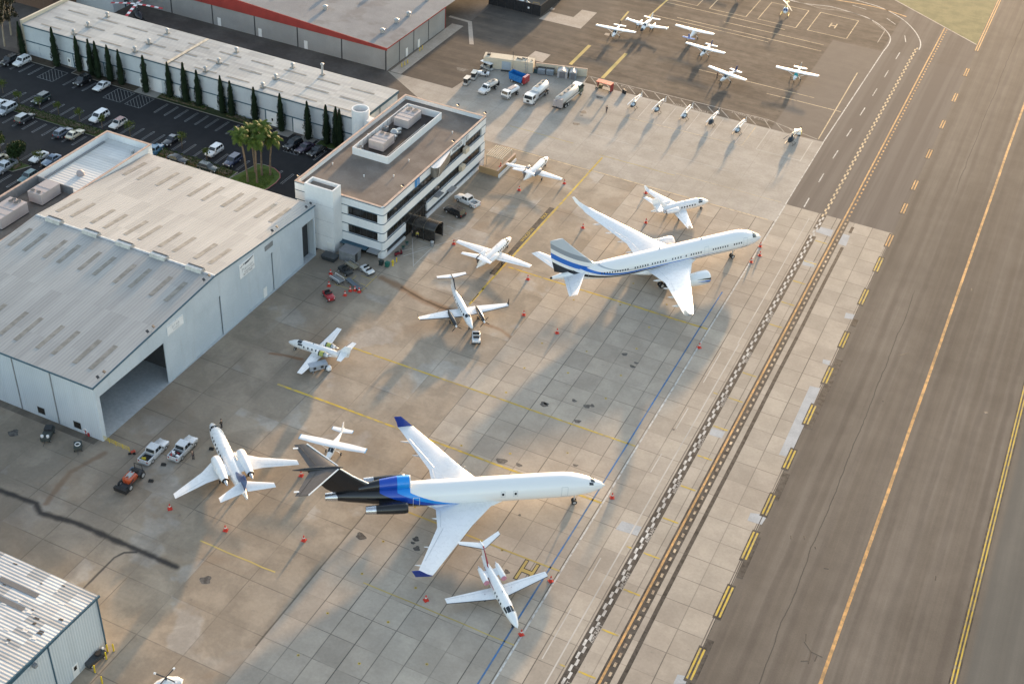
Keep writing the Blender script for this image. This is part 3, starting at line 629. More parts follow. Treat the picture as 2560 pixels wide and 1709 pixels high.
for i, (a, b) in enumerate(((-38.9, -31.25), (-31.15, -23.45), (-23.35, -15.75), (-15.65, -7.6), (-7.5, -5.15), (-5.05, 2.55))):
    dx = .12 + (.22 if i % 2 else 0); d_ = wpart(wallbox(X1 - dx - .16, X1 - dx, a, b, .05, zh + .3), 'sliding_door', W_hang if i != 4 else W_pan, t)
    if i == 3: MB().box(X1 - dx + .001, X1 - dx + .05, -10.8, -9.7, .05, 2.15).build('personnel_door', T_white, d_)
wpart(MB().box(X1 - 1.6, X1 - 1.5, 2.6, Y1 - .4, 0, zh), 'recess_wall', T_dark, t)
wpart(MB().box(X1 - .02, X1 + .05, -9.9, -7.4, 9.9, 10.9), 'vent_louvre', T_grey, t)
m = MB()
for ya, yb in ((Y0 - .3, YR), (YR, Y1 + .2)): m.add([(X1 + .19, ya, zroof(ya) - .2), (X1 + .19, yb, zroof(yb) - .2), (X1 + .19, yb, zroof(yb) + .06), (X1 + .19, ya, zroof(ya) + .06), (X1 + .03, ya, zroof(ya) + .06), (X1 + .03, yb, zroof(yb) + .06)], [(0, 1, 2, 3), (3, 2, 5, 4)])
m.box(X0, X1 + .19, Y0 - .34, Y0 - .26, ZE - .28, ZE + .04); wpart(m, 'roof_trim', T_blue, t)
for x in (-53.85, -61.45, -69.0, -76.6): wpart(MB().box(x - .08, x + .08, Y0 - .12, Y0 - .01, .1, ZE - .3), 'downpipe', T_grey, t)
for x in (-57.35, -50.05):
    wo = wpart(MB().box(x - .72, x + .72, Y0 - .05, Y0 - .002, .72, 2.02), 'window', T_dark, t); MB().box(x - .62, x + .62, Y0 - .07, Y0 - .052, .8, 1.94).build('pane', GLASS, wo)
for y, zz in ((-53.6, 0), (-41.5, 0), (-26.5, 0), (-6.4, 0), (4.7, 0)):
    m = MB(); z_ = zroof(y) + .02
    for dy in (-.5, .5): m.tube([(X1 - .4, y + dy, z_), (X1 - .25, y + dy * 1.3, z_ + .7)], .04, 5); m.obox((X1 - .1, y + dy * 1.5, z_ + .85), (.5, .38, .16), .4 * dy, 1, 0, .6)
    wpart(m, 'floodlight', [GALV, T_dark], t)
# signs on the fascia
def fsign(y0, y1, z0, z1): return MB().box(X1 + .001, X1 + .09, y0, y1, z0, z1)
SGN = M('sign_white', (.74, .75, .76), .4); INK = M('sign_ink', (.02, .03, .055), .5); GINK = M('grey_ink', (.33, .36, .38), .5)
def wall_txt(x, y, z): return Matrix(((0, 0, 1, x), (1, 0, 0, y), (0, 1, 0, z), (0, 0, 0, 1)))
sg = wpart(fsign(-17.7, -13.3, 8.5, 11.4), 'sign_board', SGN, t)
sw = MB(); yy = [-17.45, -16.9, -16.4]; sw.add([(X1 + .1, -17.5, 10.65), (X1 + .1, -16.85, 10.85), (X1 + .1, -16.8, 11.0), (X1 + .1, -17.5, 10.8)], [(0, 1, 2, 3)]).add([(X1 + .1, -16.7, 10.85), (X1 + .1, -16.25, 10.9), (X1 + .1, -16.25, 11.1), (X1 + .1, -16.6, 11.05)], [(0, 1, 2, 3)])
sw.add([(X1 + .1, -16.15, 10.72), (X1 + .1, -15.1, 10.75), (X1 + .1, -13.6, 11.12), (X1 + .1, -13.5, 11.28), (X1 + .1, -15.1, 11.12), (X1 + .1, -16.1, 11.12)], [(0, 1, 2, 3, 4, 5)]); sw.build('swoosh', INK, sg)
text('lettering', 'Premier', 1.05, GINK, sg, wall_txt(X1 + .10, -15.4, 9.95)); text('lettering', 'HANGAR SPACE', .42, INK, sg, wall_txt(X1 + .10, -14.9, 9.3)); text('lettering', '760 431 9000', .5, INK, sg, wall_txt(X1 + .10, -15.4, 8.85))
sg = wpart(fsign(-37.9, -33.7, 9.15, 11.0), 'sign_board', SGN, t); MB().box(X1 + .091, X1 + .1, -37.75, -33.85, 9.25, 9.3).box(X1 + .091, X1 + .1, -37.75, -33.85, 10.85, 10.9).build('border', GINK, sg)
text('lettering', 'JET AIR', .6, GINK, sg, wall_txt(X1 + .10, -35.7, 10.25)); text('lettering', 'SERVICE', .45, GINK, sg, wall_txt(X1 + .10, -35.7, 9.65))

# ------------------------------------------------------------------ annex behind the hangar
t = bld('annex', 'flat white annex with ribbed roof behind a rusty-edged parapet, beside the hangar roof', 'building', -89.6, -24)
AX0, AX1, AY0, AY1, AZ = -95.0, -84.0, -57, 8.0, 12.3
m = MB(); m.box(AX0, AX0 + .35, AY0, AY1, 0, AZ).box(AX0 + .351, AX1 - .351, AY1 - .35, AY1, 0, AZ).box(AX1 - .35, AX1, AY0, AY1, 0, AZ); wpart(m, 'wall', W_off, t)
m = MB(); m.box(AX0 - .05, AX0 + .40, AY0, AY1 + .05, AZ + .002, AZ + .10).box(AX0 + .41, AX1 - .41, AY1 - .4, AY1 + .05, AZ + .002, AZ + .10).box(AX1 - .40, AX1 + .05, AY0, AY1 + .05, AZ + .002, AZ + .10); wpart(m, 'coping', T_cop, t)
o = wpart(MB().box(AX0 + .352, AX1 - .352, -12.4, AY1 - .352, 10.6, 10.9), 'roof', R_annx, t)
wpart(MB().box(AX0 + .352, AX1 - .352, AY0, -12.6, 10.2, 10.5), 'service_deck', R_off, t)
wpart(MB().box(AX0 + .6, AX0 + 1.0, -12, 6, 10.91, 11.1), 'roof_duct', T_grey, t)
wpart(MB().box(AX0 + .37, AX1 - 2.2, -12.6, -12.4, 10.5, 12.1), 'screen_wall', T_grey, t)
wpart(MB().box(AX0 + .37, AX0 + .55, -50, -12.62, 10.52, 12.25), 'screen_wall', T_grey, t)
m = MB(); m.lathe((-89.6, -6.5), [(.75, 10.9), (.75, 11.4), (.55, 11.75), (.2, 11.9)], 14); wpart(m, 'roof_vent', UNIT, t)
for dx in (0, 1.2): wpart(MB().lathe((-86.6 + dx, 5.2 + dx * .2), [(.3, 10.9), (.3, 11.3), (.5, 11.5), (.3, 11.8), (.1, 11.85)], 10), 'turbine_vent', GALV, t)
def ac_unit(label, x0, x1, y0, y1, z0, z1, fans, pad=True):
    a = thing('rooftop_air_conditioner', label, 'air conditioner', ((x0 + x1) / 2, (y0 + y1) / 2, z0), 0, 'rooftop air conditioning units')
    hx, hy, h = (x1 - x0) / 2, (y1 - y0) / 2, z1 - z0
    MB().box(-hx + .1, hx - .1, -hy + .1, hy - .1, 0, .3).build('base_frame', T_dark, a)
    b = MB().box(-hx, hx, -hy, hy, .3, h).box(-hx, hx * .98, -hy * .02, hy * .02, h, h + .05).box(-hx, hx * .98, -hy * .55, -hy * .5, h, h + .04).build('housing', UNIT, a)
    for s in (-1, 1): MB().box(hx * .02, hx + .02, s * hy - .02, s * hy + .02, .5, h - .2).build('coil_grille', T_dark, a) if s == 1 else None
    for fx, fy in fans:
        f = MB(); f.cyl((fx * hx, fy * hy), .48, h, h + .18, 16, 1); f.cyl((fx * hx, fy * hy), .43, h + .181, h + .19, 16, 0); f.build('fan', [T_dark, UNIT], a)
    return a
ac_unit('long beige rooftop air conditioner with four fans on the annex deck, at the photo edge', -92.6, -88.6, -28.5, -21.6, 10.5, 12.9, ((.3, .85), (-.3, .85), (.3, .62), (-.3, .62)))
ac_unit('beige rooftop air conditioner with two fans against the annex screen wall', -91.3, -88.2, -18.6, -13.5, 10.5, 12.9, ((-.5, -.75), (.4, -.75)))

# ------------------------------------------------------------------ low hangar bottom left
t = bld('shed', 'pale blue metal shed with a patched and dented ribbed roof', 'hangar', -40, -100)
LX1, LY1 = -18.3, -87.4
wpart(MB().add([(LX1 + .2, LY1 + .35, 9.45), (LX1 + .2, -140, 11.9), (-90, -140, 11.9), (-90, LY1 + .35, 9.45), (LX1 + .2, LY1 + .35, 9.3), (LX1 + .2, -140, 11.75), (-90, -140, 11.75), (-90, LY1 + .35, 9.3)], [(3, 2, 1, 0), (4, 5, 6, 7), (0, 1, 5, 4), (3, 0, 4, 7)]), 'roof', R_low, t)
lro = KIDS[t.name][-1]
def zl(y): return 9.45 + (LY1 + .35 - y) * 2.45 / 52.95
for x0, x1, y in ((-31.2, -24.8, -90.9), (-31.6, -24.7, -93.5), (-45, -38.5, -91), (-45, -38, -93.6)):
    MB().add([(x0, y - .38, zl(y - .38) + .04), (x1, y - .38, zl(y - .38) + .04), (x1, y + .38, zl(y + .38) + .04), (x0, y + .38, zl(y + .38) + .04)], [(0, 1, 2, 3)]).build('skylight', M('dull_skylight', (.13, .125, .12), .5), lro)
mm = MB(); mm2 = MB()
for i in range(46):
    x, y = rnd.uniform(-36, -18.8), rnd.uniform(-101, -87.8); a, b = rnd.uniform(.15, .5), rnd.uniform(.08, .25); g_ = mm if i % 2 else mm2
    g_.add([(x - a, y - b, zl(y - b) + .03), (x + a, y - b * .6, zl(y - b * .6) + .03), (x + a * .8, y + b, zl(y + b) + .03), (x - a * .7, y + b * .8, zl(y + b * .8) + .03)], [(0, 1, 2, 3)])
mm.build('roof_damage', M('roof_hole', (.05, .045, .04), .9), lro); mm2.build('roof_patches', M('roof_flake', (.66, .64, .60), .7), lro)
wpart(MB().box(LX1 - .2, LX1, -140, LY1, 0, 9.2), 'wall', W_low, t); wpart(MB().box(-90, LX1 - .21, LY1 - .2, LY1, 0, 9.2), 'north_wall', W_low, t)
m = MB(); m.add([(LX1 + .22, LY1 + .4, 9.2), (LX1 + .22, -140, 11.6), (LX1 + .22, -140, 11.95), (LX1 + .22, LY1 + .4, 9.52), (LX1 + .02, LY1 + .4, 9.52), (LX1 + .02, -140, 11.95)], [(3, 2, 1, 0), (4, 5, 2, 3)]); m.add([(LX1 + .005, LY1, 9.19), (LX1 + .005, -140, 9.19), (LX1 + .005, -140, 11.7)], [(0, 2, 1)]); wpart(m, 'roof_trim', T_blue, t)
m = MB().box(LX1 + .002, LX1 + .06, -96.6, -96.4, 0, 9.3); wpart(m, 'wall_joint', T_blue, t); wpart(MB().box(LX1 + .002, LX1 + .12, -87.6, -87.42, 0, 9.2), 'corner_trim', T_blue, t)
d_ = wpart(MB().box(LX1 + .002, LX1 + .06, -93.75, -92.65, .1, 2.3), 'door', T_white, t); MB().box(LX1 + .061, LX1 + .08, -93.45, -92.95, 1.35, 2.05).build('pane', GLASS, d_)
wpart(MB().obox((LX1 + .35, -99.2, 9.0), (.5, .5, .5)), 'wall_lamp', T_grey, t)

# ------------------------------------------------------------------ office block
t = bld('office_building', 'three-storey white office block with dark window bands and a stair tower', 'building', -43, 33)
OX0, OX1, OY0, OY1, OZ = -52.8, -33.1, 11.45, 55.0, 11.6
wpart(MB().box(OX0 + .35, OX1 - .35, OY0 + .35, OY1 - .35, 0, 9.9), 'glazing', GLASS, t)
def band(z0, z1, gap=None):
    m = MB(); r = .7
    def ring_(z):
        p = []
        for cx, cy, a0 in ((OX1 - r, OY0 + r, -PI / 2), (OX1 - r, OY1 - r, 0), (OX0 + r, OY1 - r, PI / 2), (OX0 + r, OY0 + r, PI)):
            p += [(cx + r * cos(a0 + k * PI / 10), cy + r * sin(a0 + k * PI / 10), z) for k in range(6)]
        return p
    if gap is None: m.loft([ring_(z0), ring_(z1)], 0, False)
    else:
        m.box(OX0, OX1 - .36, OY0, OY0 + .34, z0, z1).box(OX0, OX0 + .34, OY0 + .341, OY1, z0, z1).box(OX0 + .341, OX1 - .36, OY1 - .34, OY1, z0, z1)
        # rounded front corner plus two runs of the ramp front
        m.box(OX1 - .35, OX1, OY0 + r, gap[0], z0, z1).box(OX1 - .35, OX1, gap[1], OY1, z0, z1)
        m.prism([(OX1 - .36, OY0)] + [(OX1 - r + r * cos(-PI / 2 + k * PI / 10), OY0 + r + r * sin(-PI / 2 + k * PI / 10)) for k in range(1, 6)] + [(OX1 - .36, OY0 + r - .001)], z0, z1)
    return m
wpart(band(5.75, 7.7), 'spandrel', W_off, t)
wpart(band(1.75, 3.7, (20.2, 29.0)), 'spandrel', W_off, t)
# parapet: four thin walls so that the roof sits below the rim
m = MB(); m.box(OX1 - .34, OX1, OY0 + .6, OY1, 9.8, OZ).box(OX0, OX1 - .341, OY1 - .34, OY1, 9.8, OZ).box(OX0, OX0 + .34, OY0, OY1 - .341, 9.8, OZ).box(OX0 + .341, OX1 - .6, OY0, OY0 + .34, 9.8, OZ)
m.prism([(OX1 - .6, OY0)] + [(OX1 - .6 + .6 * cos(-PI / 2 + k * PI / 10), OY0 + .6 + .6 * sin(-PI / 2 + k * PI / 10)) for k in range(1, 6)] + [(OX1 - .34, OY0 + .6), (OX1 - .6, OY0 + .34)], 9.8, OZ); wpart(m, 'parapet', W_off, t)
m = MB(); m.box(OX1 - .4, OX1 + .04, OY0 + .55, OY1 + .04, OZ + .002, OZ + .09).box(OX0 - .04, OX1 - .41, OY1 - .4, OY1 + .04, OZ + .002, OZ + .09).box(OX0 - .04, OX0 + .4, OY0 - .04, OY1 - .41, OZ + .002, OZ + .09).box(OX0 + .41, OX1 - .55, OY0 - .04, OY0 + .4, OZ + .002, OZ + .09); wpart(m, 'coping', T_cop, t)
wpart(MB().box(OX0 + .345, OX1 - .345, OY0 + .345, OY1 - .345, 10.0, 10.7), 'roof', R_off, t)
m = MB()
for z in (9.72, 7.68, 5.68, 3.68, 1.70, 11.38):
    m.box(OX1 + .002, OX1 + .05, OY0 + .62, (20.2 if 3 < z < 4 or z < 2 else OY1), z, z + .14)
    if 3 < z < 4 or z < 2: m.box(OX1 + .002, OX1 + .05, 29.0, OY1, z, z + .14)
    m.box(OX0, OX1 - .62, OY0 - .05, OY0 - .002, z, z + .14); pr = [(OX1 - .66 + .71 * cos(-PI / 2 + k * PI / 10), OY0 + .66 + .71 * sin(-PI / 2 + k * PI / 10)) for k in range(6)]
    m.prism(pr + [(p[0] - .02, p[1] + .02) for p in []] + [(OX1 - .66, OY0 + .66)], z + .003, z + .143)
wpart(m, 'band_trim', T_blue, t)
m = MB()
for z0, z1 in ((7.7, 9.8), (3.7, 5.75), (0, 1.75)):
    m.box(OX1 - .35, OX1 - .02, OY0 + .7, 12.9, z0, z1).box(OX1 - .35, OX1 - .02, 53.2, OY1, z0, z1).box(OX1 - 1.3, OX1 - .7, OY0 + .02, OY0 + .34, z0, z1).box(OX0, -41.0, OY0 + .02, OY0 + .34, z0, z1)
    m.prism([(OX1 - .72, OY0 + .02)] + [(OX1 - .72 + .7 * cos(-PI / 2 + k * PI / 10), OY0 + .72 + .7 * sin(-PI / 2 + k * PI / 10)) for k in range(1, 6)] + [(OX1 - .35, OY0 + .72), (OX1 - .72, OY0 + .35)], z0, z1)
wpart(m, 'column', W_off, t)
m = MB()
for z0, z1 in ((7.7, 9.8), (3.7, 5.7)):
    for i in range(26): y = 14.4 + i * 1.5; m.box(OX1 - .345, OX1 - .30, y, y + .06, z0, z1)
    for i in range(4): x = -39.8 + i * 1.4; m.box(x, x + .06, OY0 + .30, OY0 + .345, z0, z1)
for i in range(8): y = 20.6 + i * 1.15; m.box(OX1 - .345, OX1 - .28, y, y + .07, 0, 3.7)
m.box(OX1 - .345, OX1 - .25, 20.2, 29, 3.3, 3.68); wpart(m, 'mullions', T_dark, t)
wpart(MB().box(OX1 - .34, OX1 - .01, 29.0, 53.2, 0, .75).box(OX1 - .34, OX1 - .01, 12.9, 20.2, 0, .5), 'sill_wall', W_off, t)
# stair tower
m = MB(); m.box(-48.6, -42.3, 8.5, 11.4, 0, 13.1).box(-48.6, -42.3, 8.5, 8.8, 13.1, 13.9).box(-48.6, -42.3, 11.1, 11.4, 13.1, 13.9).box(-48.6, -48.3, 8.801, 11.099, 13.1, 13.9).box(-42.6, -42.3, 8.801, 11.099, 13.1, 13.9); tw = wpart(m, 'stair_tower', W_off, t)
MB().box(-48.29, -42.61, 8.81, 11.09, 13.11, 13.2).build('tower_roof', R_off, tw); MB().box(-43.9, -42.8, 8.44, 8.498, .05, 2.2).build('door', T_white, tw)
m = MB()
for z in (3.4, 6.8, 10.1): m.box(-48.55, -42.29, 8.49, 8.498, z, z + .03)
m.build('wall_joint', T_grey, tw)
# service front beside the tower
wpart(MB().box(-42.2, -40.9, OY0 - .02, OY0 + .3, 0, 1.7), 'service_door', T_dark, t); wpart(MB().box(-42.25, -36.5, OY0 - 1.1, OY0 - .06, 1.6, 1.72), 'service_awning', T_blue, t)
wpart(MB().box(-36.0, -33.7, OY0 - 1.6, OY0 - .06, 1.75, 1.95), 'service_awning', T_grey, t)
# entrance canopy: barrel vault on dark posts
m = MB(); k = 10; c_ = 23.15
m.loft([[(x, c_ + 1.75 * cos(PI * j / k), 2.75 + .95 * sin(PI * j / k)) for j in range(k + 1)] for x in (-33.4, -27.2)], 0, True, False, False)
m.loft([[(x, c_ + 1.70 * cos(PI * j / k), 2.70 + .95 * sin(PI * j / k)) for j in range(k + 1)] for x in (-33.4, -27.2)], 0, True, False, False)
ca = wpart(m, 'entrance_canopy', mat_glass('smoked_canopy', (.03, .027, .024), .25), t)
for x in (-27.3, -29.8, -32.2):
    for s in (-1, 1): MB().box(x - .07, x + .07, c_ + s * 1.7 - .07, c_ + s * 1.7 + .07, 0, 2.75).build('post', T_dark, ca)
    MB().loft([[(xx, c_ + rr * cos(PI * j / k), 2.76 + (.95 + rr - 1.75) * sin(PI * j / k)) for j in range(k + 1)] for xx, rr in ((x - .06, 1.79), (x + .06, 1.79))], 0, True, False, False).build('rib', M('bronze_rib', (.10, .08, .055), .4, .4), ca)
MB().box(-32.5, -27.4, c_ - 1.66, c_ - 1.60, .15, 2.7).build('side_glass', GLASS, ca); MB().box(-32.5, -27.4, c_ + 1.60, c_ + 1.66, .15, 2.7).build('side_glass', GLASS, ca)
# blade features and signs on the ramp front
sg = wpart(MB().box(OX1 + .06, OX1 + .14, 23.65, 25.45, 9.95, 11.45), 'sign_board', M('sign_blue', (.03, .22, .52), .4), t); text('lettering', 'J', 1.5, SGN, sg, wall_txt(OX1 + .15, 24.7, 10.7))
m = MB(); prof = [(OX1 + .05, 30.2), (OX1 + .75, 30.05), (OX1 + 1.3, 30.5), (OX1 + 1.5, 31.3), (OX1 + 1.2, 33.4), (OX1 + .5, 37.2), (OX1 + .05, 38.6)]
m.prism(prof, 9.2, 11.3); cs = wpart(m, 'curved_sign', M('taupe_panel', (.16, .145, .125), .6, 0, .25), t); MB().prism([(p[0] + (.03 if i not in (0, 6) else 0), p[1]) for i, p in enumerate(prof)], 11.301, 11.42).build('sign_cap', W_off, cs)
text('emblem', ')', 2.2, M('emblem_pale', (.52, .50, .46), .5), cs, wall_txt(OX1 + 1.52, 31.0, 10.3) @ Matrix.Rotation(-.3, 4, 'Z'))
text('lettering', 'PREMIER', 1.15, INK, t, Matrix.Translation(-t.location) @ wall_txt(OX1 + .06, 41.6, 10.55)); text('lettering', 'JET', 1.25, INK, t, Matrix.Translation(-t.location) @ wall_txt(OX1 + .06, 46.0, 10.55))
wpart(MB().box(OX1 + .002, OX1 + .30, 44.6, 44.85, 9.5, 11.4), 'fin', W_off, t)
for y in (45.2, 43.6): wpart(MB().obox((OX1 + .35, y, 8.3 if y > 44.5 else 4.9), (.8, 1.6, 1.1), 0), 'balcony_box', W_cream, t)
for y, z in ((32.8, 3.9), (38.6, 2.2)): wpart(MB().obox((OX1 + .6, y, z), (1.2, 2.4, .16), 0), 'canopy_slab', T_grey, t)
# round stair and small canopy on the parking side
m = MB(); rg = [[(-57.8 + r_ * cos(2 * PI * k / 24), 44.4 + r_ * sin(2 * PI * k / 24), z) for k in range(24)] for r_, z in ((1.9, 0), (1.9, 11.5), (1.6, 11.5), (1.6, 8.5))]
m.loft(rg, 0, True, False); wpart(m, 'round_stair', W_off, t); wpart(MB().box(-56.2, OX0 - .01, 43.2, 45.4, 0, 9.6), 'stair_link', W_off, t)
m = MB(); m.loft([[(-56.2 + dx, 31.5 + 3.2 * cos(PI * j / 10), 1.4 + 2.2 * sin(PI * j / 10)) for j in range(11)] for dx in (-1.6, 3.39)], 0, True, False, False); wpart(m, 'arched_canopy', W_off, t)
# plant enclosure on the roof
m = MB(); ex0, ex1, ey0, ey1 = -49.7, -41.4, 27.7, 50.4
m.box(ex1 - .18, ex1, ey0 + .4, ey1, 10.7, 12.3).box(ex0, ex0 + .18, ey0, ey1, 10.7, 12.3).box(ex0 + .181, ex1 - .181, ey1 - .18, ey1, 10.7, 12.3).box(ex0 + .181, ex1 - .5, ey0, ey0 + .18, 10.7, 12.3); m.prism([(ex1 - .5, ey0), (ex1 - .12, ey0 + .1), (ex1, ey0 + .4), (ex1 - .18, ey0 + .4), (ex1 - .5, ey0 + .18)], 10.7, 12.3); en = wpart(m, 'plant_screen', W_off, t)
MB().box(ex0 + .182, ex1 - .182, ey0 + .182, ey1 - .182, 10.702, 10.78).build('plant_deck', mat_gravel('dark_deck', (.06, .05, .045), (.10, .085, .075)), en)
m = MB()
for i in range(14): y = ey0 + 1 + i * 1.6; m.tube([(ex0 + .2, y, 10.8), (ex0 + .2, y, 12.25)], .04, 4)
m.tube([(-42.4, 30, 11.0), (-42.4, 48, 11.0)], .12, 6).tube([(-43.0, 30, 11.0), (-43.0, 46, 11.0)], .1, 6).tube([(-49.0, 37, 11.4), (-46, 38, 11.4), (-45.5, 40, 11.2)], .25, 8); m.build('pipework', GALV, en)
ac_unit('near taupe air conditioner with two fans inside the office roof screen', -47.9, -44.5, 31.1, 35.7, 10.8, 12.9, ((-.45, .7), (.3, .7)))
ac_unit('far taupe air conditioner with four fans inside the office roof screen', -48.4, -45.0, 42.2, 48.0, 10.8, 12.9, ((-.4, .55), (.4, .55), (-.4, .85), (.4, .85)))
u = thing('exhaust_fan', 'galvanised exhaust blowers between the two office roof air conditioners', 'exhaust fan', (-46.2, 38.6, 10.8))
MB().lathe((0, 0), [(.7, 0), (.7, .9), (.85, 1.0), (.5, 1.5), (.1, 1.6)], 14).build('blower', GALV, u); MB().lathe((.6, -1.3), [(.45, 0), (.45, .7), (.6, .8), (.2, 1.1)], 12).build('blower', GALV, u); MB().tube([(-.2, .3, .8), (.2, 1.6, .9), (.1, 2.3, .6)], .4, 10).build('duct', GALV, u)
for i, (x, y, s_) in enumerate(((-48.9, 29.6, .9), (-48.9, 33.6, .8), (-48.9, 35.8, .8), (-48.8, 39.6, .9))):
    c_ = thing('condenser_unit', 'small grey condenser unit by the west plant screen, %s from the near end' % ('first', 'second', 'third', 'fourth')[i], 'air conditioner', (x, y, 10.79), 0, 'small condenser units on the office roof'); MB().box(-s_ / 2, s_ / 2, -s_ / 2, s_ / 2, .1, 1.0).build('cabinet', GALV, c_); MB().cyl((0, 0), s_ * .36, 1.001, 1.05, 12).build('fan', T_dark, c_); MB().box(-s_ / 2, s_ / 2, -s_ / 2, s_ / 2, 0, .099).build('base_frame', T_dark, c_)
for i, (x, y) in enumerate(((-33.4, 40), (-33.4, 19), (-52.5, 12.2), (-40, 54.8), (-33.4, 54.6))):
    m = MB(); m.tube([(x, y, 11.7), (x, y, 12.5)], .04, 5); m.obox((x + .2, y - .25, 12.6), (.5, .3, .16), .5, 1, 0, .5).obox((x + .2, y + .25, 12.6), (.5, .3, .16), -.5, 1, 0, .5); wpart(m, 'floodlight', [GALV, T_dark], t)
for x, y in ((-38, 24), (-38.5, 31), (-36.5, 46), (-43, 21), (-50.8, 22), (-51, 36)): wpart(MB().lathe((x, y), [(.1, 10.7), (.1, 11.1), (.18, 11.12), (.05, 11.2)], 8), 'roof_pipe', T_white, t)

# ------------------------------------------------------------------ long workshop row
t = bld('workshop', 'long pale blue workshop row with white ribbed roof behind the cypresses', 'building', -105.6, 54)
wpart(MB().box(-152.6, -58.7, 46.1, 61.9, 0, 7.55), 'wall', W_long, t)
m = MB(); m.add([(-152.4, 45.9, 7.9), (-58.5, 45.9, 7.9), (-58.5, 62.1, 8.1), (-152.4, 62.1, 8.1), (-152.4, 45.9, 7.56), (-58.5, 45.9, 7.56), (-58.5, 62.1, 7.56), (-152.4, 62.1, 7.56)], [(0, 1, 2, 3), (0, 4, 5, 1), (1, 5, 6, 2), (2, 6, 7, 3), (3, 7, 4, 0)]); ro = wpart(m, 'roof', R_long, t)
for i in range(10):
    for y in (48.1, 52.9, 57.7):
        x0 = -148.6 + i * 8.92; zz = 7.9 + (y - 45.9) * .0123 + .03; m = MB(); m.add([(x0, y - .3, zz - .004), (x0 + 6.1, y - .3, zz - .004), (x0 + 6.1, y + .3, zz + .004), (x0, y + .3, zz + .004)], [(0, 1, 2, 3)]); m.build('skylight', SKYL, ro)
v0 = None
for i, (x, y) in enumerate([(a, b) for a in (-138.2, -120.3, -100.5, -85) for b in (47.5, 52.6, 59.5)] + [(-77.2, 59.9)]):
    m = MB(); h = 2.2 if i == 12 else .55
    m.box(x - .5, x + .5, y - .45, y + .45, 8.0, 8.18, 1); m.lathe((x, y), [(.26, 8.18), (.26, 8.2 + h), (.42, 8.35 + h), (.42, 8.6 + h), (.2, 8.78 + h)], 10); m.build('turbine_vent', [GALV, SKYL], ro)
MB().box(-110.8, -110.0, 46, 62, 8.06, 8.13).build('roof_patch', M('patch_tan', (.50, .44, .34), .7, 0, .2), ro)
wpart(MB().box(-153.0, -152.45, 45.9, 62.1, 0, 8.75), 'end_parapet', W_cream, t)
m = MB().box(-152.5, -58.5, 45.84, 45.895, 7.5, 7.75).box(-152.5, -58.6, 46.02, 46.095, 3.5, 3.75).box(-58.49, -58.44, 45.9, 62.1, 7.45, 8.12); k = 0
for x in (-138.2, -116.9, -110.9, -94.3, -76.5, -58.9, -83.7, -129): m.box(x - .1, x + .1, 46.02, 46.095, 0, 3.49)
wpart(m, 'wall_trim', T_blue, t)
for x in (-139.6, -118.3, -81.9, -71.6): d_ = wpart(MB().box(x - .5, x + .5, 46.02, 46.098, 0, 2.2), 'door', T_white, t); MB().box(x - .2, x + .2, 46.0, 46.019, 1.2, 1.9).build('pane', GLASS, d_)
for x0, x1 in ((-137.9, -134), (-116.6, -112.4), (-110.6, -107), (-83.4, -80.5), (-76.3, -72.5)): wpart(MB().box(x0, x1, 46.03, 46.098, 0, 3.3), 'roller_door', W_off, t)
d_ = wpart(MB().prism_y([(-97.6, 0), (-95.4, 0), (-95.4, 2.3), (-95.8, 2.9), (-96.5, 3.1), (-97.2, 2.9), (-97.6, 2.3)], 45.7, 46.09), 'arched_porch', W_long, t)
wpart(MB().box(-153.4, -148.5, 45.99, 46.09, 0, 3.4), 'side_panel', W_long, t)
for x in (-58.6,): wpart(MB().box(x, x + .06, 53.8, 54.0, 0, 7.5), 'wall_joint', T_blue, t)

# ------------------------------------------------------------------ red-fascia hangar
t = bld('hangar', 'grey hangar with a deep dark red fascia and flat pale roof', 'hangar', -105, 105)
RX1, RY0, RY1, XR = -74.4, 84.4, 180.0, -142.0
def zrr(x): return 5.95 + (RX1 - x) * .058
m = MB()
for x0, x1 in ((RX1 + .2, XR), (XR, XR - 67)):
    z0, z1 = zrr(x0), (zrr(x1) if x1 >= XR else zrr(RX1 + .2)); z0 = zrr(XR) if x0 == XR else z0
    m.add([(x0, RY0 - .3, z0), (x1, RY0 - .3, z1), (x1, RY1, z1), (x0, RY1, z0)], [(0, 3, 2, 1)])
ro = wpart(m, 'roof', R_red, t)
wpart(MB().box(RX1 - .3, RX1, RY0 + .01, 114.6, 0, 5.7), 'east_wall', W_red, t); wpart(MB().box(-209, RX1 - .31, RY0, RY0 + .3, 0, 5.45), 'south_wall', W_red, t)
wpart(MB().box(RX1 - 14, RX1 - .01, 114.3, 114.6, 0, 5.7), 'north_wall', W_red, t)
m = MB(); m.add([(RX1 + .22, RY0 - .32, 5.35), (RX1 + .22, RY0 - .32, zrr(RX1 + .22) + .05), (XR, RY0 - .32, zrr(XR) + .05), (XR - 67, RY0 - .32, zrr(RX1)), (XR - 67, RY0 - .32, 5.35)], [(0, 1, 2, 3, 4)]); m.add([(RX1 + .22, RY0 - .32, zrr(RX1 + .22) + .05), (RX1 + .22, RY0 - .1, zrr(RX1 + .22) + .05), (XR, RY0 - .1, zrr(XR) + .05), (XR, RY0 - .32, zrr(XR) + .05)], [(0, 1, 2, 3)])
m.box(RX1 + .16, RX1 + .22, RY0 - .31, 114.7, 5.7, 6.0); wpart(m, 'fascia', T_red, t)
m = MB()
for x in (-87.3, -100.2, -113, -126, -139): m.box(x - .14, x + .14, RY0 - .06, RY0 - .002, 0, 5.35)
for y in (90.5, 97.8, 105.6): m.box(RX1 + .002, RX1 + .06, y - .1, y + .1, 0, 5.7)
m.box(RX1 - .5, RX1 - .2, RY0 - .05, RY0 - .002, 0, 5.3); wpart(m, 'wall_joint', T_dark, t)
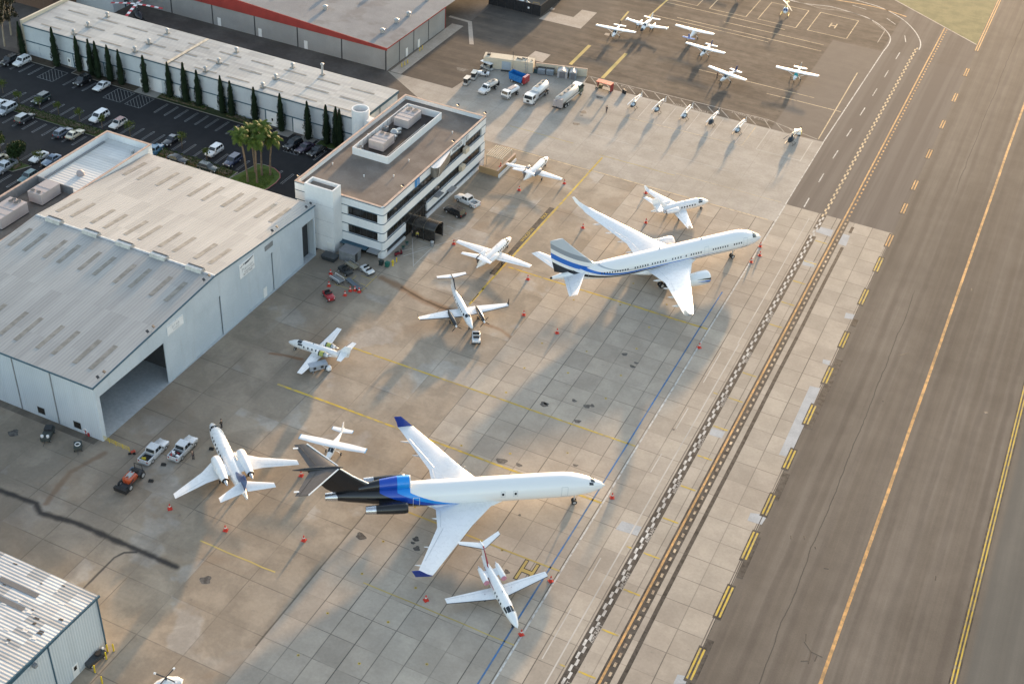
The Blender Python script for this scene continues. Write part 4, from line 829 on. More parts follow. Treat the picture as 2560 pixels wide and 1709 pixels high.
wpart(MB().box(RX1 - .25, RX1 + .1, 114.61, 114.8, 0, 5.9), 'corner_trim', T_red, t)
for x in (-97.8, -111.5, -124): wpart(MB().box(x - .5, x + .5, RY0 - .07, RY0 - .003, .05, 2.2), 'door', T_white, t)
for y in (94.2, 100.4): wpart(MB().box(RX1 + .003, RX1 + .07, y - .5, y + .5, .05, 2.2), 'door', T_white, t)
for x, y in ((-101.5, 100.5), (-97.6, 93.5), (-79.5, 91.0), (-79.6, 98.2), (-79.2, 103.6), (-80, 115), (-93, 110), (-115, 112), (-112, 99)):
    g_ = zrr(x); MB().lathe((x, y), [(.45, g_), (.45, g_ + .5), (.62, g_ + .6), (.62, g_ + .95), (.3, g_ + 1.2)], 12).build('turbine_vent', GALV, ro)
# neighbouring blocks at the upper left edge
t = bld('building', 'white and blue hangar end beyond the workshop roof, by the striped rotor', 'building', -160, 80)
wpart(MB().box(-172, -151.5, 76.6, 98, 0, 8.6), 'wall', W_long, t); wpart(MB().box(-172.2, -151.3, 76.4, 98.2, 8.61, 8.9), 'roof', R_annx, t); wpart(MB().box(-151.49, -151.4, 80.9, 81.4, 0, 8.6), 'corner_trim', T_blue, t)
t = bld('building', 'brown stucco building at the upper left corner', 'building', -185, 84)
wpart(MB().box(-215, -163.8, 68.4, 110, 0, 7.8), 'wall', W_brown, t); wpart(MB().box(-215.2, -163.6, 68.2, 110.2, 7.81, 8.2), 'roof', R_off, t)
for i in range(5): wpart(MB().box(-171 - i * 5, -169.6 - i * 5, 68.3, 68.398, 3.4, 5), 'window', GLASS, t)
# ================================================================== AIRCRAFT
WHT = M('aircraft_white', (.80, .80, .79), .28, 0, .03, .5, .4); GREYP = M('aircraft_grey', (.42, .45, .48), .35, 0, .05, .5, .3); NAVY = M('aircraft_navy', (.02, .05, .16), .3, 0, .05, .5, .3); BLKP = M('aircraft_black', (.012, .012, .013), .3, 0, .2, .5, .2)
STEEL = M('bare_steel', (.60, .60, .61), .25, .9, .1); HOLE = M('intake_dark', (.01, .01, .012), .9); STRUT = M('gear_strut', (.55, .56, .57), .4, .3); TYRE = BLK; HUB = M('wheel_hub', (.5, .5, .5), .4, .3)
def interp(st, b):
    for (a, c) in zip(st[:-1], st[1:]):
        if b <= c[0]:
            t = (b - a[0]) / (c[0] - a[0]) if c[0] > a[0] else 0; t = max(0, t)
            return [a[i] + (c[i] - a[i]) * t for i in range(1, 4)]
    return list(st[-1][1:])
def smooth_st(st, sub=4):
    out = []
    for i in range(len(st) - 1):
        p0, p1, p2, p3 = st[max(i - 1, 0)], st[i], st[i + 1], st[min(i + 2, len(st) - 1)]
        for k in range(sub):
            t = k / sub; out.append(tuple(.5 * (2 * p1[j] + (p2[j] - p0[j]) * t + (2 * p0[j] - 5 * p1[j] + 4 * p2[j] - p3[j]) * t * t + (3 * p1[j] - p0[j] - 3 * p2[j] + p3[j]) * t ** 3) if j else p1[0] + (p2[0] - p1[0]) * t for j in range(4)))
    out.append(st[-1])
    return [(s[0], s[1], max(s[2], .02), max(s[3], .02)) for s in out]
def spt(st, b, phi, off=0.0):
    zc, hw, hh = interp(st, b); return Vector((-b, (hw + off) * cos(phi), zc + (hh + off) * sin(phi)))
def patch(m, st, b0, b1, p0, p1, off=.015, nb=2, npn=2, mi=0):
    vs = [spt(st, b0 + (b1 - b0) * i / nb, p0 + (p1 - p0) * j / npn, off) for i in range(nb + 1) for j in range(npn + 1)]
    m.add(vs, [(i * (npn + 1) + j, i * (npn + 1) + j + 1, (i + 1) * (npn + 1) + j + 1, (i + 1) * (npn + 1) + j) for i in range(nb) for j in range(npn)], mi, True); return m
AF = [(0, 0), (.025, .022), (.10, .042), (.32, .060), (.65, .036), (1, .003), (1, -.003), (.65, -.022), (.32, -.040), (.10, -.030), (.025, -.018)]
def foil(le, ch, y, z, th=1.0, vert=False):
    if vert: return [(-(le + u * ch), y + v * ch * th * (1 if True else 0), z) for u, v in [(a, b if b > 0 else b * 1.4) for a, b in AF]]
    return [(-(le + u * ch), y, z + v * ch * th) for u, v in AF]
def wing(secs, s, th=1.0, mi=0):
    """secs: (le_b, chord, y, z)"""
    return MB().loft([foil(a, c, s * y, z, th) for a, c, y, z in secs], mi, True)
def wheel(m, b, y, r, w_, z=None):
    z = r if z is None else z
    for rr, ww, mi in ((r, w_, 0), (r * .55, w_ + .03, 1)):
        m.loft([[(-b + rr * cos(2 * PI * k / 14), y + s * ww / 2, z + rr * sin(2 * PI * k / 14)) for k in range(14)] for s in (-1, 1)], mi, True)
def gear(root, b, y, zt, r, n=2, trucks=1):
    m = MB(); m.tube([(-b, y, r), (-b, y, zt)], r * .22, 8); g_ = m.build('landing_gear', STRUT, root)
    for t_ in range(trucks):
        bb = b + (t_ - (trucks - 1) / 2) * r * 2.15
        for i in range(n):
            yy = y + (i - (n - 1) / 2) * r * 1.25; m = MB(); wheel(m, bb, yy, r, r * .62); m.build('wheel', [TYRE, HUB], g_)
    return g_
def nacelle(root, name, b0, b1, y, z, r, mat, lip=None, exh=None, hole=.8, pod=None, tail=.62, mats=None):
    """turned body along x with an open intake"""
    L = b1 - b0; P = [(0, r * hole * .97), (.02, r * .9), (.10, r), (.40, r * 1.0), (.75, r * .86), (1, r * tail)]
    m = MB(); n_ = 18
    R_ = lambda b, rr: [(-b, y + rr * cos(2 * PI * k / n_), z + rr * sin(2 * PI * k / n_)) for k in range(n_)]
    m.loft([R_(b0 + t * L, rr) for t, rr in P], 0, True, False)
    e = m.build(name, mat, root)
    m = MB(); m.loft([R_(b0 + .0 * L, r * hole * .97), R_(b0 + .06 * L, r * hole * .9), R_(b0 + .16 * L, r * hole * .85)], 0, True, False); m.loft([R_(b0 + .16 * L, r * hole * .85), R_(b0 + .17 * L, r * .05)], 1, True, False); m.build('intake', [lip or STEEL, HOLE], e)
    m = MB(); m.loft([R_(b0 + 1.0 * L, r * tail * .98), R_(b0 + .95 * L, r * tail * .8)], 1, True, False); m.loft([R_(b0 + .95 * L, r * tail * .8), R_(b0 + .951 * L, r * .02)], 1, True, False)
    if exh: m.loft([R_(b0 + .94 * L, r * exh), R_(b0 + 1.12 * L, r * exh * .75), R_(b0 + 1.22 * L, r * exh * .25)], 0, True, True)
    m.build('exhaust', [STEEL, HOLE], e)
    return e
def place(label, cat, nose, hdg, name, group=None):
    return thing(name, label, cat, (nose[0], nose[1], 0), rad(hdg), group)
def windows(root, st, bs, ang, w_=.26, h_=.34, sides=(1, -1), m_=None, name='window'):
    zc, hw, hh = interp(st, sum(bs) / len(bs)); da = h_ / hh / 2
    for s in sides:
        for b in bs:
            a = ang if s == 1 else PI - ang; m = MB(); patch(m, st, b - w_ / 2, b + w_ / 2, a - da, a + da, .012, 1, 2); m.build(name, m_ or COCK, root)
def fuselage(root, st, mat, n_=28, name='fuselage', sub=4):
    S_ = smooth_st(st, sub); m = MB(); m.loft([[(-b, hw * cos(2 * PI * k / n_), zc + hh * sin(2 * PI * k / n_)) for k in range(n_)] for b, zc, hw, hh in S_], 0, True)
    return m.build(name, mat, root), S_
def fin(root, secs, mat, y=0, th=.9, name='tail_fin'):
    m = MB(); m.loft([foil(a, c, y, z, th, True) for a, c, z in secs], 0, True); return m.build(name, mat, root)
def ztop(S_, b): zc, hw, hh = interp(S_, b); return zc + hh

# ---- livery shaders in the aircraft's own coordinates (x forward, z up)
def mat_livery_blue():
    n = NT('airliner_stripes'); x, y, z = n.sep(n.co); b = n.math('MULTIPLY', x, -1)
    def band(col, c, z0, k, b0, w0, wk):
        d = n.math('MAXIMUM', n.math('SUBTRACT', b, b0), 0.0); cz = n.math('ADD', z0, n.math('MULTIPLY', n.math('POWER', d, 2.0), k))
        hw = n.math('MAXIMUM', n.math('ADD', w0, n.math('MULTIPLY', b, wk)), .012); s = n.math('ABSOLUTE', n.math('SUBTRACT', z, cz))
        return n.mix(n.math('GREATER_THAN', hw, s), c, col)
    c = (.80, .80, .79)
    c = band((.012, .013, .016), c, 3.34, .0170, 31.0, .00, .0065)
    c = band((.012, .13, .50), c, 3.78, .0215, 30.5, -.06, .0082)
    c = band((.42, .45, .48), c, 4.36, .030, 30.0, -.10, .0062)
    return n.done(c, .25, coat=.4)
def mat_livery_fin():
    n = NT('airliner_fin_stripes'); x, y, z = n.sep(n.co); b = n.math('MULTIPLY', x, -1)
    # curved bands sweeping up the fin
    k = n.math('SUBTRACT', z, n.math('MULTIPLY', n.math('POWER', n.math('MAXIMUM', n.math('SUBTRACT', b, 30.5), 0.0), 2.0), .0222))
    c = n.mix(n.math('LESS_THAN', k, 6.1), (.50, .54, .58), (.27, .30, .335)); c = n.mix(n.math('LESS_THAN', k, 5.1), c, (.80, .80, .79))
    c = n.mix(n.math('LESS_THAN', k, 4.25), c, (.012, .13, .50)); c = n.mix(n.math('LESS_THAN', k, 3.2), c, (.80, .80, .79)); c = n.mix(n.math('LESS_THAN', k, 2.5), c, (.012, .013, .016))
    return n.done(c, .3, coat=.3)
def mat_livery_eng():
    n = NT('engine_stripes'); x, y, z = n.sep(n.co); b = n.math('SUBTRACT', n.math('MULTIPLY', x, -1), 16.6)
    k = n.math('ADD', n.math('SUBTRACT', z, 2.2), n.math('MULTIPLY', n.math('POWER', n.math('SUBTRACT', 3.4, b), 2.0), .03)); f = n.math('LESS_THAN', b, 3.2); w_ = n.math('MULTIPLY', n.math('SUBTRACT', 3.4, b), .06)
    c = (.80, .80, .79)
    for z0, col in ((.62, (.012, .013, .016)), (.18, (.012, .13, .50)), (-.12, (.30, .33, .36))):
        c = n.mix(n.math('MULTIPLY', f, n.math('GREATER_THAN', w_, n.math('ABSOLUTE', n.math('SUBTRACT', k, z0)))), c, col)
    return n.done(c, .25, coat=.4)
def mat_livery_black():
    n = NT('trijet_livery'); x, y, z = n.sep(n.co); b = n.math('MULTIPLY', x, -1)
    u = n.math('SUBTRACT', b, n.math('MULTIPLY', n.math('SUBTRACT', n.math('MINIMUM', z, 5.6), 2.1), 2.55)); u = n.math('SUBTRACT', u, n.math('MULTIPLY', n.math('POWER', n.math('MAXIMUM', n.math('SUBTRACT', 4.6, z), 0), 2), -.35))
    c = (.80, .80, .79)
    c = n.mix(n.math('GREATER_THAN', u, 21.0), c, (.008, .26, .74)); c = n.mix(n.math('GREATER_THAN', u, 22.9), c, (.008, .065, .42)); c = n.mix(n.math('GREATER_THAN', u, 25.5), c, (.009, .009, .011))
    return n.done(c, .25, coat=.3)

# ------------------------------------------------------------------ twin-engined airliner
t = place('large white twin-engined airliner with blue and black cheat lines and a grey tail', 'airliner', (30.19, 51.93), 51.5, 'jet_airliner')
st = [(0, 3.55, .05, .05), (.7, 3.62, .62, .66), (2.2, 3.85, 1.22, 1.30), (4.6, 4.15, 1.74, 1.82), (7, 4.25, 1.88, 2.0), (30, 4.25, 1.88, 2.0), (35, 4.42, 1.80, 1.83), (40, 4.80, 1.30, 1.38), (44.5, 5.15, .72, .80), (47.3, 5.30, .24, .30)]
LB = mat_livery_blue(); fo, S_ = fuselage(t, st, LB, 36)
for s in (1, -1):
    wg = wing([(16.2, 11.5, 1.2, 3.0), (17.9, 9.3, 2.6, 3.1), (21.3, 5.6, 7.2, 3.7), (28.0, 2.2, 18.6, 5.1), (28.7, 1.6, 19.5, 5.35)], s, .9).build('wing', WHT, t)
    m = MB(); m.loft([[(-(a + u * c), s * (y + v * c * .5 * -1), z + v * c * .3) for u, v in AF] for a, c, y, z in ((28.6, 1.65, 19.4, 5.3), (29.4, 1.3, 20.1, 5.7), (30.6, .9, 20.6, 6.6), (31.6, .55, 20.9, 7.75))], 0, True); m.build('winglet', WHT, wg)
    if s == -1: MB().add([(-29.4, -20.16, 5.72), (-30.4, -20.62, 6.5), (-30.8, -20.64, 6.5), (-30.3, -20.2, 5.7)], [(0, 1, 2, 3)], 0).build('winglet_stripes', GREYP, wg)
    for b0, y0, z0 in ((27.0, 5.2, 3.35), (26.9, 8.6, 3.75), (27.9, 11.8, 4.1), (29.0, 15, 4.5)):
        m = MB(); m.tube([(-(b0 - 2.6), s * y0, z0 - .2), (-(b0 - 1), s * y0, z0 - .45), (-(b0 + .3), s * y0, z0 - .35), (-(b0 + 1.3), s * y0, z0 - .1)], [.12, .3, .22, .03], 8); m.build('flap_fairing', WHT, wg)
    m = MB()
    for b0, b1, y0, y1, zz in ((25.9, 25.9, 2.6, 6.9, 3.75), (25.9, 28.0, 7.3, 13.2, 4.05)): m.tube([(-b0, s * y0, zz), (-b1, s * y1, zz + (.5 if y1 > 7 else .1))], .02, 3)
    m.build('flap_line', GREYP, wg)
    en = nacelle(t, 'engine', 16.6, 22.0, s * 6.5, 2.2, 1.38, mat_livery_eng() if s == -1 else WHT, STEEL, .48, .8)
    m = MB(); m.loft([foil(18.0, 5.6, s * 6.5, 3.2, .5, True), foil(19.6, 5.2, s * 6.5, 3.75, .5, True)], 0, True); m.build('pylon', WHT, en)
    sb = wing([(40.6, 4.6, .7, 5.35), (46.1, 1.7, 7.6, 6.2)], s, .9).build('tailplane', WHT, t)
    MB().tube([(-44.6, s * 1.2, 5.62), (-47.2, s * 7.4, 6.25)], .02, 3).build('elevator_line', GREYP, sb)
fn = fin(t, [(35.6, 9.6, 5.9), (38.6, 8.3, 6.6), (42.3, 5.6, 10.1), (45.8, 2.5, 13.6)], mat_livery_fin())
gear(t, 6.4, 0, 2.9, .45, 2); [gear(t, 24.6, s * 3.66, 3.2, .55, 2, 2) for s in (1, -1)]
bs = [5.6 + .55 + i * .56 for i in range(4)] + [9.4 + i * .56 for i in range(7)] + [15.6 + i * .56 for i in range(5)] + [19.0] + [20.2 + i * .62 for i in range(4)] + [23.6 + i * .6 for i in range(6)] + [27.6 + i * .56 for i in range(6)] + [32 + i * .55 for i in range(11)]
windows(t, S_, bs, rad(10), .25, .36)
ws = MB()
for s in (1, -1): a0 = PI / 2; patch(ws, S_, 1.75, 2.75, PI / 2 - s * .05, PI / 2 - s * .62, .015, 3, 4); patch(ws, S_, 2.0, 3.05, PI / 2 - s * .66, PI / 2 - s * 1.08, .015, 3, 3)
ws.build('windshield', COCK, t)
def door_frame(root, S_, b, w_, a0, a1, side=-1, m_=GREYP, name='door', t_=.05):
    m = MB(); f = (lambda a: a) if side == 1 else (lambda a: PI - a); da = t_ / 1.9
    for bb in (b, b + w_): patch(m, S_, bb - t_ / 2, bb + t_ / 2, f(a0), f(a1), .012, 1, 8)
    for a in (a0, a1): patch(m, S_, b, b + w_, f(a - da / 2), f(a + da / 2), .013, 3, 1)
    return m.build(name, m_, root)
for b in (4.6, 13.8, 40.2): door_frame(t, S_, b, .95, rad(-22), rad(34)); door_frame(t, S_, b, .95, rad(-22), rad(34), 1)
m = MB(); patch(m, S_, 4.3, 5.9, PI - rad(-30), PI - rad(-27), .02, 3, 1); m.build('door_sill', T_dark, t)
m = MB(); m.loft([[(-b, hw * cos(2 * PI * k / 20), 2.55 + hh * sin(2 * PI * k / 20)) for k in range(20)] for b, hw, hh in ((14.5, .2, .1), (17.5, 2.0, .75), (22, 2.35, .95), (27, 2.2, .9), (31, .6, .3))], 0, True); m.build('belly_fairing', WHT, t)
m = MB().tube([(-47.25, 0, 5.3), (-47.6, 0, 5.32)], .2, 10); m.build('exhaust', [HOLE], t)
m = MB()
for b, y0 in ((14.5, 0), (24, 0)): m.box(-b - .3, -b, -.03, .03, ztop(S_, b) - .05, ztop(S_, b) + .3)
m.build('antenna', GREYP, t)

# ------------------------------------------------------------------ trijet airliner
t = place('white trijet airliner with black tail, bright blue sweep and blue winglets', 'airliner', (29.85, -29.81), 34.0, 'jet_airliner')
BLV = mat_livery_black()
st = [(0, 3.45, .05, .05), (.6, 3.5, .52, .55), (2.4, 3.75, 1.20, 1.28), (4.8, 4.05, 1.74, 1.78), (7, 4.15, 1.88, 2.0), (25, 4.15, 1.88, 2.0), (30, 4.2, 1.82, 1.95), (35, 4.45, 1.42, 1.45), (39, 4.6, .95, 1.0), (41.0, 4.62, .66, .7)]
fo, S_ = fuselage(t, st, BLV, 36)
DGR = M('charcoal_paint', (.062, .058, .058), .5, 0, .1)
for s in (1, -1):
    wg = wing([(16.0, 11.0, 1.2, 2.6), (17.9, 8.3, 2.2, 2.7), (21.2, 5.2, 6.2, 3.0), (27.5, 2.6, 15.2, 3.5), (28.0, 2.5, 15.9, 3.55)], s, .95).build('wing', WHT, t)
    m = MB(); m.loft([[(-(a + u * c), s * (y - v * c * .8), z) for u, v in AF] for a, c, y, z in ((28.05, 2.4, 15.95, 3.5), (28.9, 1.75, 16.25, 4.3), (29.9, 1.15, 16.45, 5.3))], 0, True); m.build('winglet', M('winglet_blue', (.008, .035, .24), .3, 0, .05), wg)
    m = MB()
    for a_, b_ in (((25.6, 2.6, 2.93), (25.9, 6.2, 3.1)), ((25.6, 6.6, 3.15), (28.8, 13.0, 3.5)), ((20.6, 6.0, 3.25), (20.9, 6.35, 3.25))): m.tube([(-a_[0], s * a_[1], a_[2]), (-b_[0], s * b_[1], b_[2])], .025, 3)
    m.build('flap_line', GREYP, wg)
    for b0, y0 in ((26.3, 4.2), (28.0, 9.8), (29.6, 13.2)): MB().tube([(-(b0 - 1.8), s * y0, 2.8), (-(b0 - .6), s * y0, 2.65), (-(b0 + .7), s * y0, 2.95)], [.08, .22, .03], 7).build('flap_fairing', WHT, wg)
    en = nacelle(t, 'engine', 30.4, 35.4, s * 3.05, 4.35, .86, BLKP, WHT, None, .82, tail=.78)
    m = MB(); n_ = 16; m.loft([[(-b, s * 3.05 + r_ * cos(2 * PI * k / n_), 4.35 + r_ * sin(2 * PI * k / n_)) for k in range(n_)] for b, r_ in ((35.1, .70), (36.6, .60))], 0, True, False); m.loft([[(-b, s * 3.05 + r_ * cos(2 * PI * k / n_), 4.35 + r_ * sin(2 * PI * k / n_)) for k in range(n_)] for b, r_ in ((36.58, .55), (36.0, .45), (36.01, .02))], 1, True, False); m.build('exhaust_pipe', [STEEL, HOLE], en)
    m = MB(); m.loft([foil(31.4, 3.2, s * 1.3, 4.5, .7), foil(31.6, 3.0, s * 2.5, 4.45, .7)], 0, True); m.build('pylon', BLKP, en)
    sb = wing([(40.3, 4.1, .35, 10.25), (44.7, 1.9, 5.45, 10.35)], s, .9).build('tailplane', DGR, t)
    MB().tube([(-40.35, s * .35, 10.32), (-44.7, s * 5.44, 10.40)], .11, 6).build('leading_edge', WHT, sb)
    MB().box(-46.75, -46.0, s * 4.62 - .12, s * 4.62 + .12, 10.35, 10.46).build('elevator_tab', WHT, sb); MB().tube([(-43.5, s * .7, 10.42), (-46.0, s * 5.3, 10.43)], .03, 4).build('elevator_line', BLKP, sb)
m = MB(); m.loft([foil(a, c, 0, z, .85, True) for a, c, z in ((33.6, 7.6, 5.4), (35.4, 6.9, 6.3), (38.3, 5.6, 8.4), (40.4, 4.6, 10.3))], 0, True); fn = m.build('tail_fin', BLV, t)
MB().tube([(-35.4, 0, 6.35), (-38.3, 0, 8.45), (-40.3, 0, 10.3)], .10, 6).build('leading_edge', WHT, fn)
m = MB(); m.loft([[(-b, w_ * cos(2 * PI * k / 14), 10.3 + h_ * sin(2 * PI * k / 14)) for k in range(14)] for b, w_, h_ in ((39.6, .05, .05), (40.5, .28, .26), (43, .36, .33), (45, .26, .25), (46.9, .05, .06))], 0, True); m.build('bullet_fairing', BLKP, t)
# centre engine: dorsal intake and tail pipe
m = MB(); m.loft([[(-b, r_ * cos(2 * PI * k / 20), z + r_ * sin(2 * PI * k / 20)) for k in range(20)] for b, r_, z in ((29.9, .92, 6.72), (30.2, 1.0, 6.72), (32, 1.0, 6.65), (34.5, .85, 6.4), (37.5, .55, 5.9))], 0, True, False); dc = m.build('dorsal_intake', BLV, t)
m = MB(); m.loft([[(-b, r_ * cos(2 * PI * k / 20), 6.72 + r_ * sin(2 * PI * k / 20)) for k in range(20)] for b, r_ in ((30.0, 1.0), (29.85, .97), (29.88, .86), (30.6, .8))], 0, True, False); m.loft([[(-30.6, r_ * cos(2 * PI * k / 20), 6.72 + r_ * sin(2 * PI * k / 20)) for k in range(20)] for r_ in (.8, .02)], 1, False, False); m.build('intake', [WHT, HOLE], dc)
m = MB(); m.loft([[(-b, r_ * cos(2 * PI * k / 18), 4.62 + r_ * sin(2 * PI * k / 18)) for k in range(18)] for b, r_ in ((40.6, .72), (41.2, .72), (42.4, .58))], 0, True, False); m.loft([[(-b, r_ * cos(2 * PI * k / 18), 4.62 + r_ * sin(2 * PI * k / 18)) for k in range(18)] for b, r_ in ((42.38, .53), (41.6, .45), (41.61, .02))], 1, True, False); m.build('exhaust_pipe', [STEEL, HOLE], t)
gear(t, 4.6, 0, 2.6, .42, 2); [gear(t, 22.8, s * 2.86, 2.9, .58, 2) for s in (1, -1)]
door_frame(t, S_, 6.2, .95, rad(-25), rad(28)); door_frame(t, S_, 28.6, .95, rad(-28), rad(22), -1, WHT); windows(t, S_, [14.2, 16.1], rad(12), .34, .42, (-1, 1)); door_frame(t, S_, 13.9, .6, rad(-2), rad(26)); door_frame(t, S_, 15.8, .6, rad(-2), rad(26))
ws = MB()
for s in (1, -1): patch(ws, S_, 1.8, 2.45, PI / 2 - s * .06, PI / 2 - s * .55, .015, 3, 4); patch(ws, S_, 2.05, 2.75, PI / 2 - s * .62, PI / 2 - s * .95, .015, 3, 3)
ws.build('windshield', COCK, t)
m = MB(); m.loft([[(-b, hw * cos(2 * PI * k / 18), 2.5 + hh * sin(2 * PI * k / 18)) for k in range(18)] for b, hw, hh in ((14.5, .2, .1), (17.5, 1.9, .6), (22, 2.1, .75), (26, 1.9, .65), (28.5, .4, .2))], 0, True); m.build('belly_fairing', WHT, t)

# ------------------------------------------------------------------ business jets
def bizjet(label, nose, hdg, L, r, zc, wsec, stab, stab_z, fsec, eng, main, wins, fm=WHT, finm=None, engm=None, lip=None, winglet=False, wang=16, tiny=.14, bullet=True, noser=1.0, covers=None, open_cowl=False, ws_b=(1.9, 2.9), stabm=None, lead=None):
    t = place(label, 'business jet', nose, hdg, 'business_jet', 'business jets on the apron')
    k = L / 14.0
    st = [(0, zc - r * .32, .04, .04), (.35 * k, zc - r * .30, r * .34 * noser, r * .32 * noser), (1.3 * k, zc - r * .16, r * .70, r * .66), (2.5 * k, zc - r * .02, r * .93, r * .92), (3.6 * k, zc, r, r * 1.04), (8.4 * k, zc, r, r * 1.04), (10.6 * k, zc + r * .10, r * .80, r * .84), (12.6 * k, zc + r * .24, r * .44, r * .50), (L, zc + r * .36, r * .14, r * .16)]
    fo, S_ = fuselage(t, st, fm, 24)
    for s in (1, -1):
        wg = wing(wsec, s, .95).build('wing', WHT, t)
        le, ch, y, z = wsec[-1]
        if winglet: MB().loft([[(-(a + u * c), s * (yy - v * c * .5), zz) for u, v in AF] for a, c, yy, zz in ((le, ch, y, z), (le + ch * .45, ch * .7, y + .25, z + .35), (le + ch * .95, ch * .4, y + .5, z + 1.1))], 0, True).build('winglet', WHT, wg)
        if lead: MB().tube([(-wsec[1][0] + .02, s * wsec[1][2], wsec[1][3]), (-le + .02, s * y, z)], .05, 5).build('leading_edge', lead, wg)
        a_, b_ = wsec[-2], wsec[-1]; MB().tube([(-(a_[0] + a_[1] * .74), s * a_[2], a_[3] + a_[1] * .03), (-(b_[0] + b_[1] * .74), s * b_[2] * .97, b_[3] + b_[1] * .03)], .015, 3).build('flap_line', GREYP, wg)
        sb = wing([(a, c, y, stab_z + dz) for a, c, y, dz in stab], s, .9).build('tailplane', stabm or WHT, t)
        if lead: MB().tube([(-stab[0][0] + .02, s * stab[0][2], stab_z), (-stab[-1][0] + .02, s * stab[-1][2], stab_z + stab[-1][3])], .045, 5).build('leading_edge', lead, sb)
        b0, b1, ey, ez, er = eng
        en = nacelle(t, 'engine', b0, b1, s * ey, ez, er, engm or WHT, lip or STEEL, .4, .8, tail=.66)
        m = MB(); m.loft([foil(b0 + (b1 - b0) * .3, (b1 - b0) * .5, s * r * .6, ez - .1, .8), foil(b0 + (b1 - b0) * .3, (b1 - b0) * .5, s * (ey - er * .8), ez, .8)], 0, True); m.build('pylon', WHT, en)
        if covers: MB().cyl((0, 0), er * .92, 0, .12, 16).build('intake_cover', covers, en).matrix_local = Matrix.Translation((-b0 + .06, s * ey, ez)) @ Matrix.Rotation(PI / 2, 4, 'Y')
        if open_cowl:
            m = MB(); n_ = 16
            for i, (f0, f1, mi) in enumerate(((.20, .30, 0), (.30, .62, 1), (.62, .68, 0), (.68, .84, 2))):
                m.loft([[(-(b0 + (b1 - b0) * f), s * ey + er * 1.03 * cos(2 * PI * j / n_), ez + er * 1.03 * sin(2 * PI * j / n_)) for j in range(n_)] for f in (f0, f1)], mi, True, False)
            m.build('open_cowling', [T_dark, M('engine_primer', (.40, .42, .10), .6, 0, .3, 6), GALV], en)
        gear(t, main[0], s * main[1], zc - r * .3, .30, 1)
    fin(t, fsec, finm or WHT)
    if bullet: MB().tube([(-(stab[0][0] - .25), 0, stab_z + .03), (-(stab[0][0] + stab[0][1] * .5), 0, stab_z + .05), (-(stab[0][0] + stab[0][1] * 1.25), 0, stab_z + .05)], [.06, .17, .04], 8).build('bullet_fairing', finm or WHT, t)
    gear(t, L * .11, 0, zc - r * .5, .24, 2)
    windows(t, S_, wins, rad(wang), .30 * (L / 14), .36, (1, -1))
    ws = MB(); w0, w1 = ws_b
    for s in (1, -1): patch(ws, S_, w0, w1, PI / 2 - s * .05, PI / 2 - s * .72, .014, 4, 4); patch(ws, S_, w0 + .2, w1 + .25, PI / 2 - s * .80, PI / 2 - s * 1.22, .014, 3, 3)
    ws.build('windshield', COCK, t); door_frame(t, S_, L * .235, .75, rad(-30), rad(38), 1, GREYP, 'door', .035)
    m = MB(); m.box(-L * .42 - .25, -L * .42, -.02, .02, zc + r, zc + r + .28); m.build('antenna', GREYP, t)
    return t, S_
TAILN = [(11.3, 2.3, 2.1), (12.2, 1.9, 3.2), (13.1, 1.45, 4.2)]
# by the far end of the office
DKN = M('slate_engine', (.10, .13, .17), .4, 0, .1)
def fin_mat(name, col, b0, k, flip=False):
    n = NT(name); x, y, z = n.sep(n.co); u = n.math('ADD', n.math('MULTIPLY', x, -1), n.math('MULTIPLY', z, k)); f = n.math('GREATER_THAN', u, b0)
    return n.done(n.mix(f, (.80, .80, .79), col), .3, coat=.3)
t, S_ = bizjet('white business jet with slate-blue engines, nose away, nearest the far end of the office', (-21.3, 62.7), 90, 12.6, .82, 1.75, [(5.2, 2.9, .3, 1.25), (5.6, 2.4, .8, 1.28), (6.9, .95, 6.6, 1.6)], [(11.7, 1.35, .1, 0), (12.7, .75, 2.5, .1)], 4.25, [(9.9, 2.6, 2.1), (10.9, 2.0, 3.2), (11.7, 1.45, 4.25)], (7.1, 9.9, 1.32, 2.25, .46), (7.4, 2.0), [3.3, 3.95, 4.6, 5.25, 5.9, 6.5], engm=DKN, finm=fin_mat('slate_fin', (.05, .055, .07), 14.9, 1.0))
NOSE_RED = M('nose_cover_red', (.40, .03, .025), .6); MB().tube([(.05, 0, 1.45), (-.2, 0, 1.5)], [.05, .2], 8).build('nose_cover', NOSE_RED, t)
bizjet('white business jet with swept white T-tail, beside the dark lettered line', (-14.2, 29.1), 87, 13.8, .86, 1.75, [(5.0, 3.5, .3, 1.2), (5.4, 2.9, .85, 1.22), (6.6, 1.1, 8.2, 1.6)], [(12.6, 1.5, .1, 0), (13.7, .8, 3.2, .1)], 4.35, [(10.6, 2.8, 2.2), (11.7, 2.1, 3.3), (12.6, 1.55, 4.35)], (8.0, 10.9, 1.35, 2.3, .48), (7.4, 2.2), [3.4, 4.05, 4.7, 5.35, 6.0, 6.65, 7.3], finm=fin_mat('fin_dark_foot', (.03, .032, .04), 17.4, 1.35))
bizjet('white business jet with small winglets and mid-set tail, nose right, above the airliner wing', (15.72, 63.0), 52.5, 14.3, .95, 1.95, [(5.7, 3.9, .3, 1.45), (6.2, 3.2, .95, 1.45), (9.4, 1.1, 8.1, 1.9)], [(12.3, 1.7, .15, 0), (13.7, .9, 3.1, .2)], 3.75, [(9.8, 3.8, 2.5), (11.6, 2.5, 3.8), (13.2, 1.5, 5.2)], (8.6, 11.6, 1.5, 2.3, .55), (8.4, 2.0), [4.1, 4.75, 5.4, 6.05, 6.7, 7.35], winglet=True, bullet=False, wang=12)
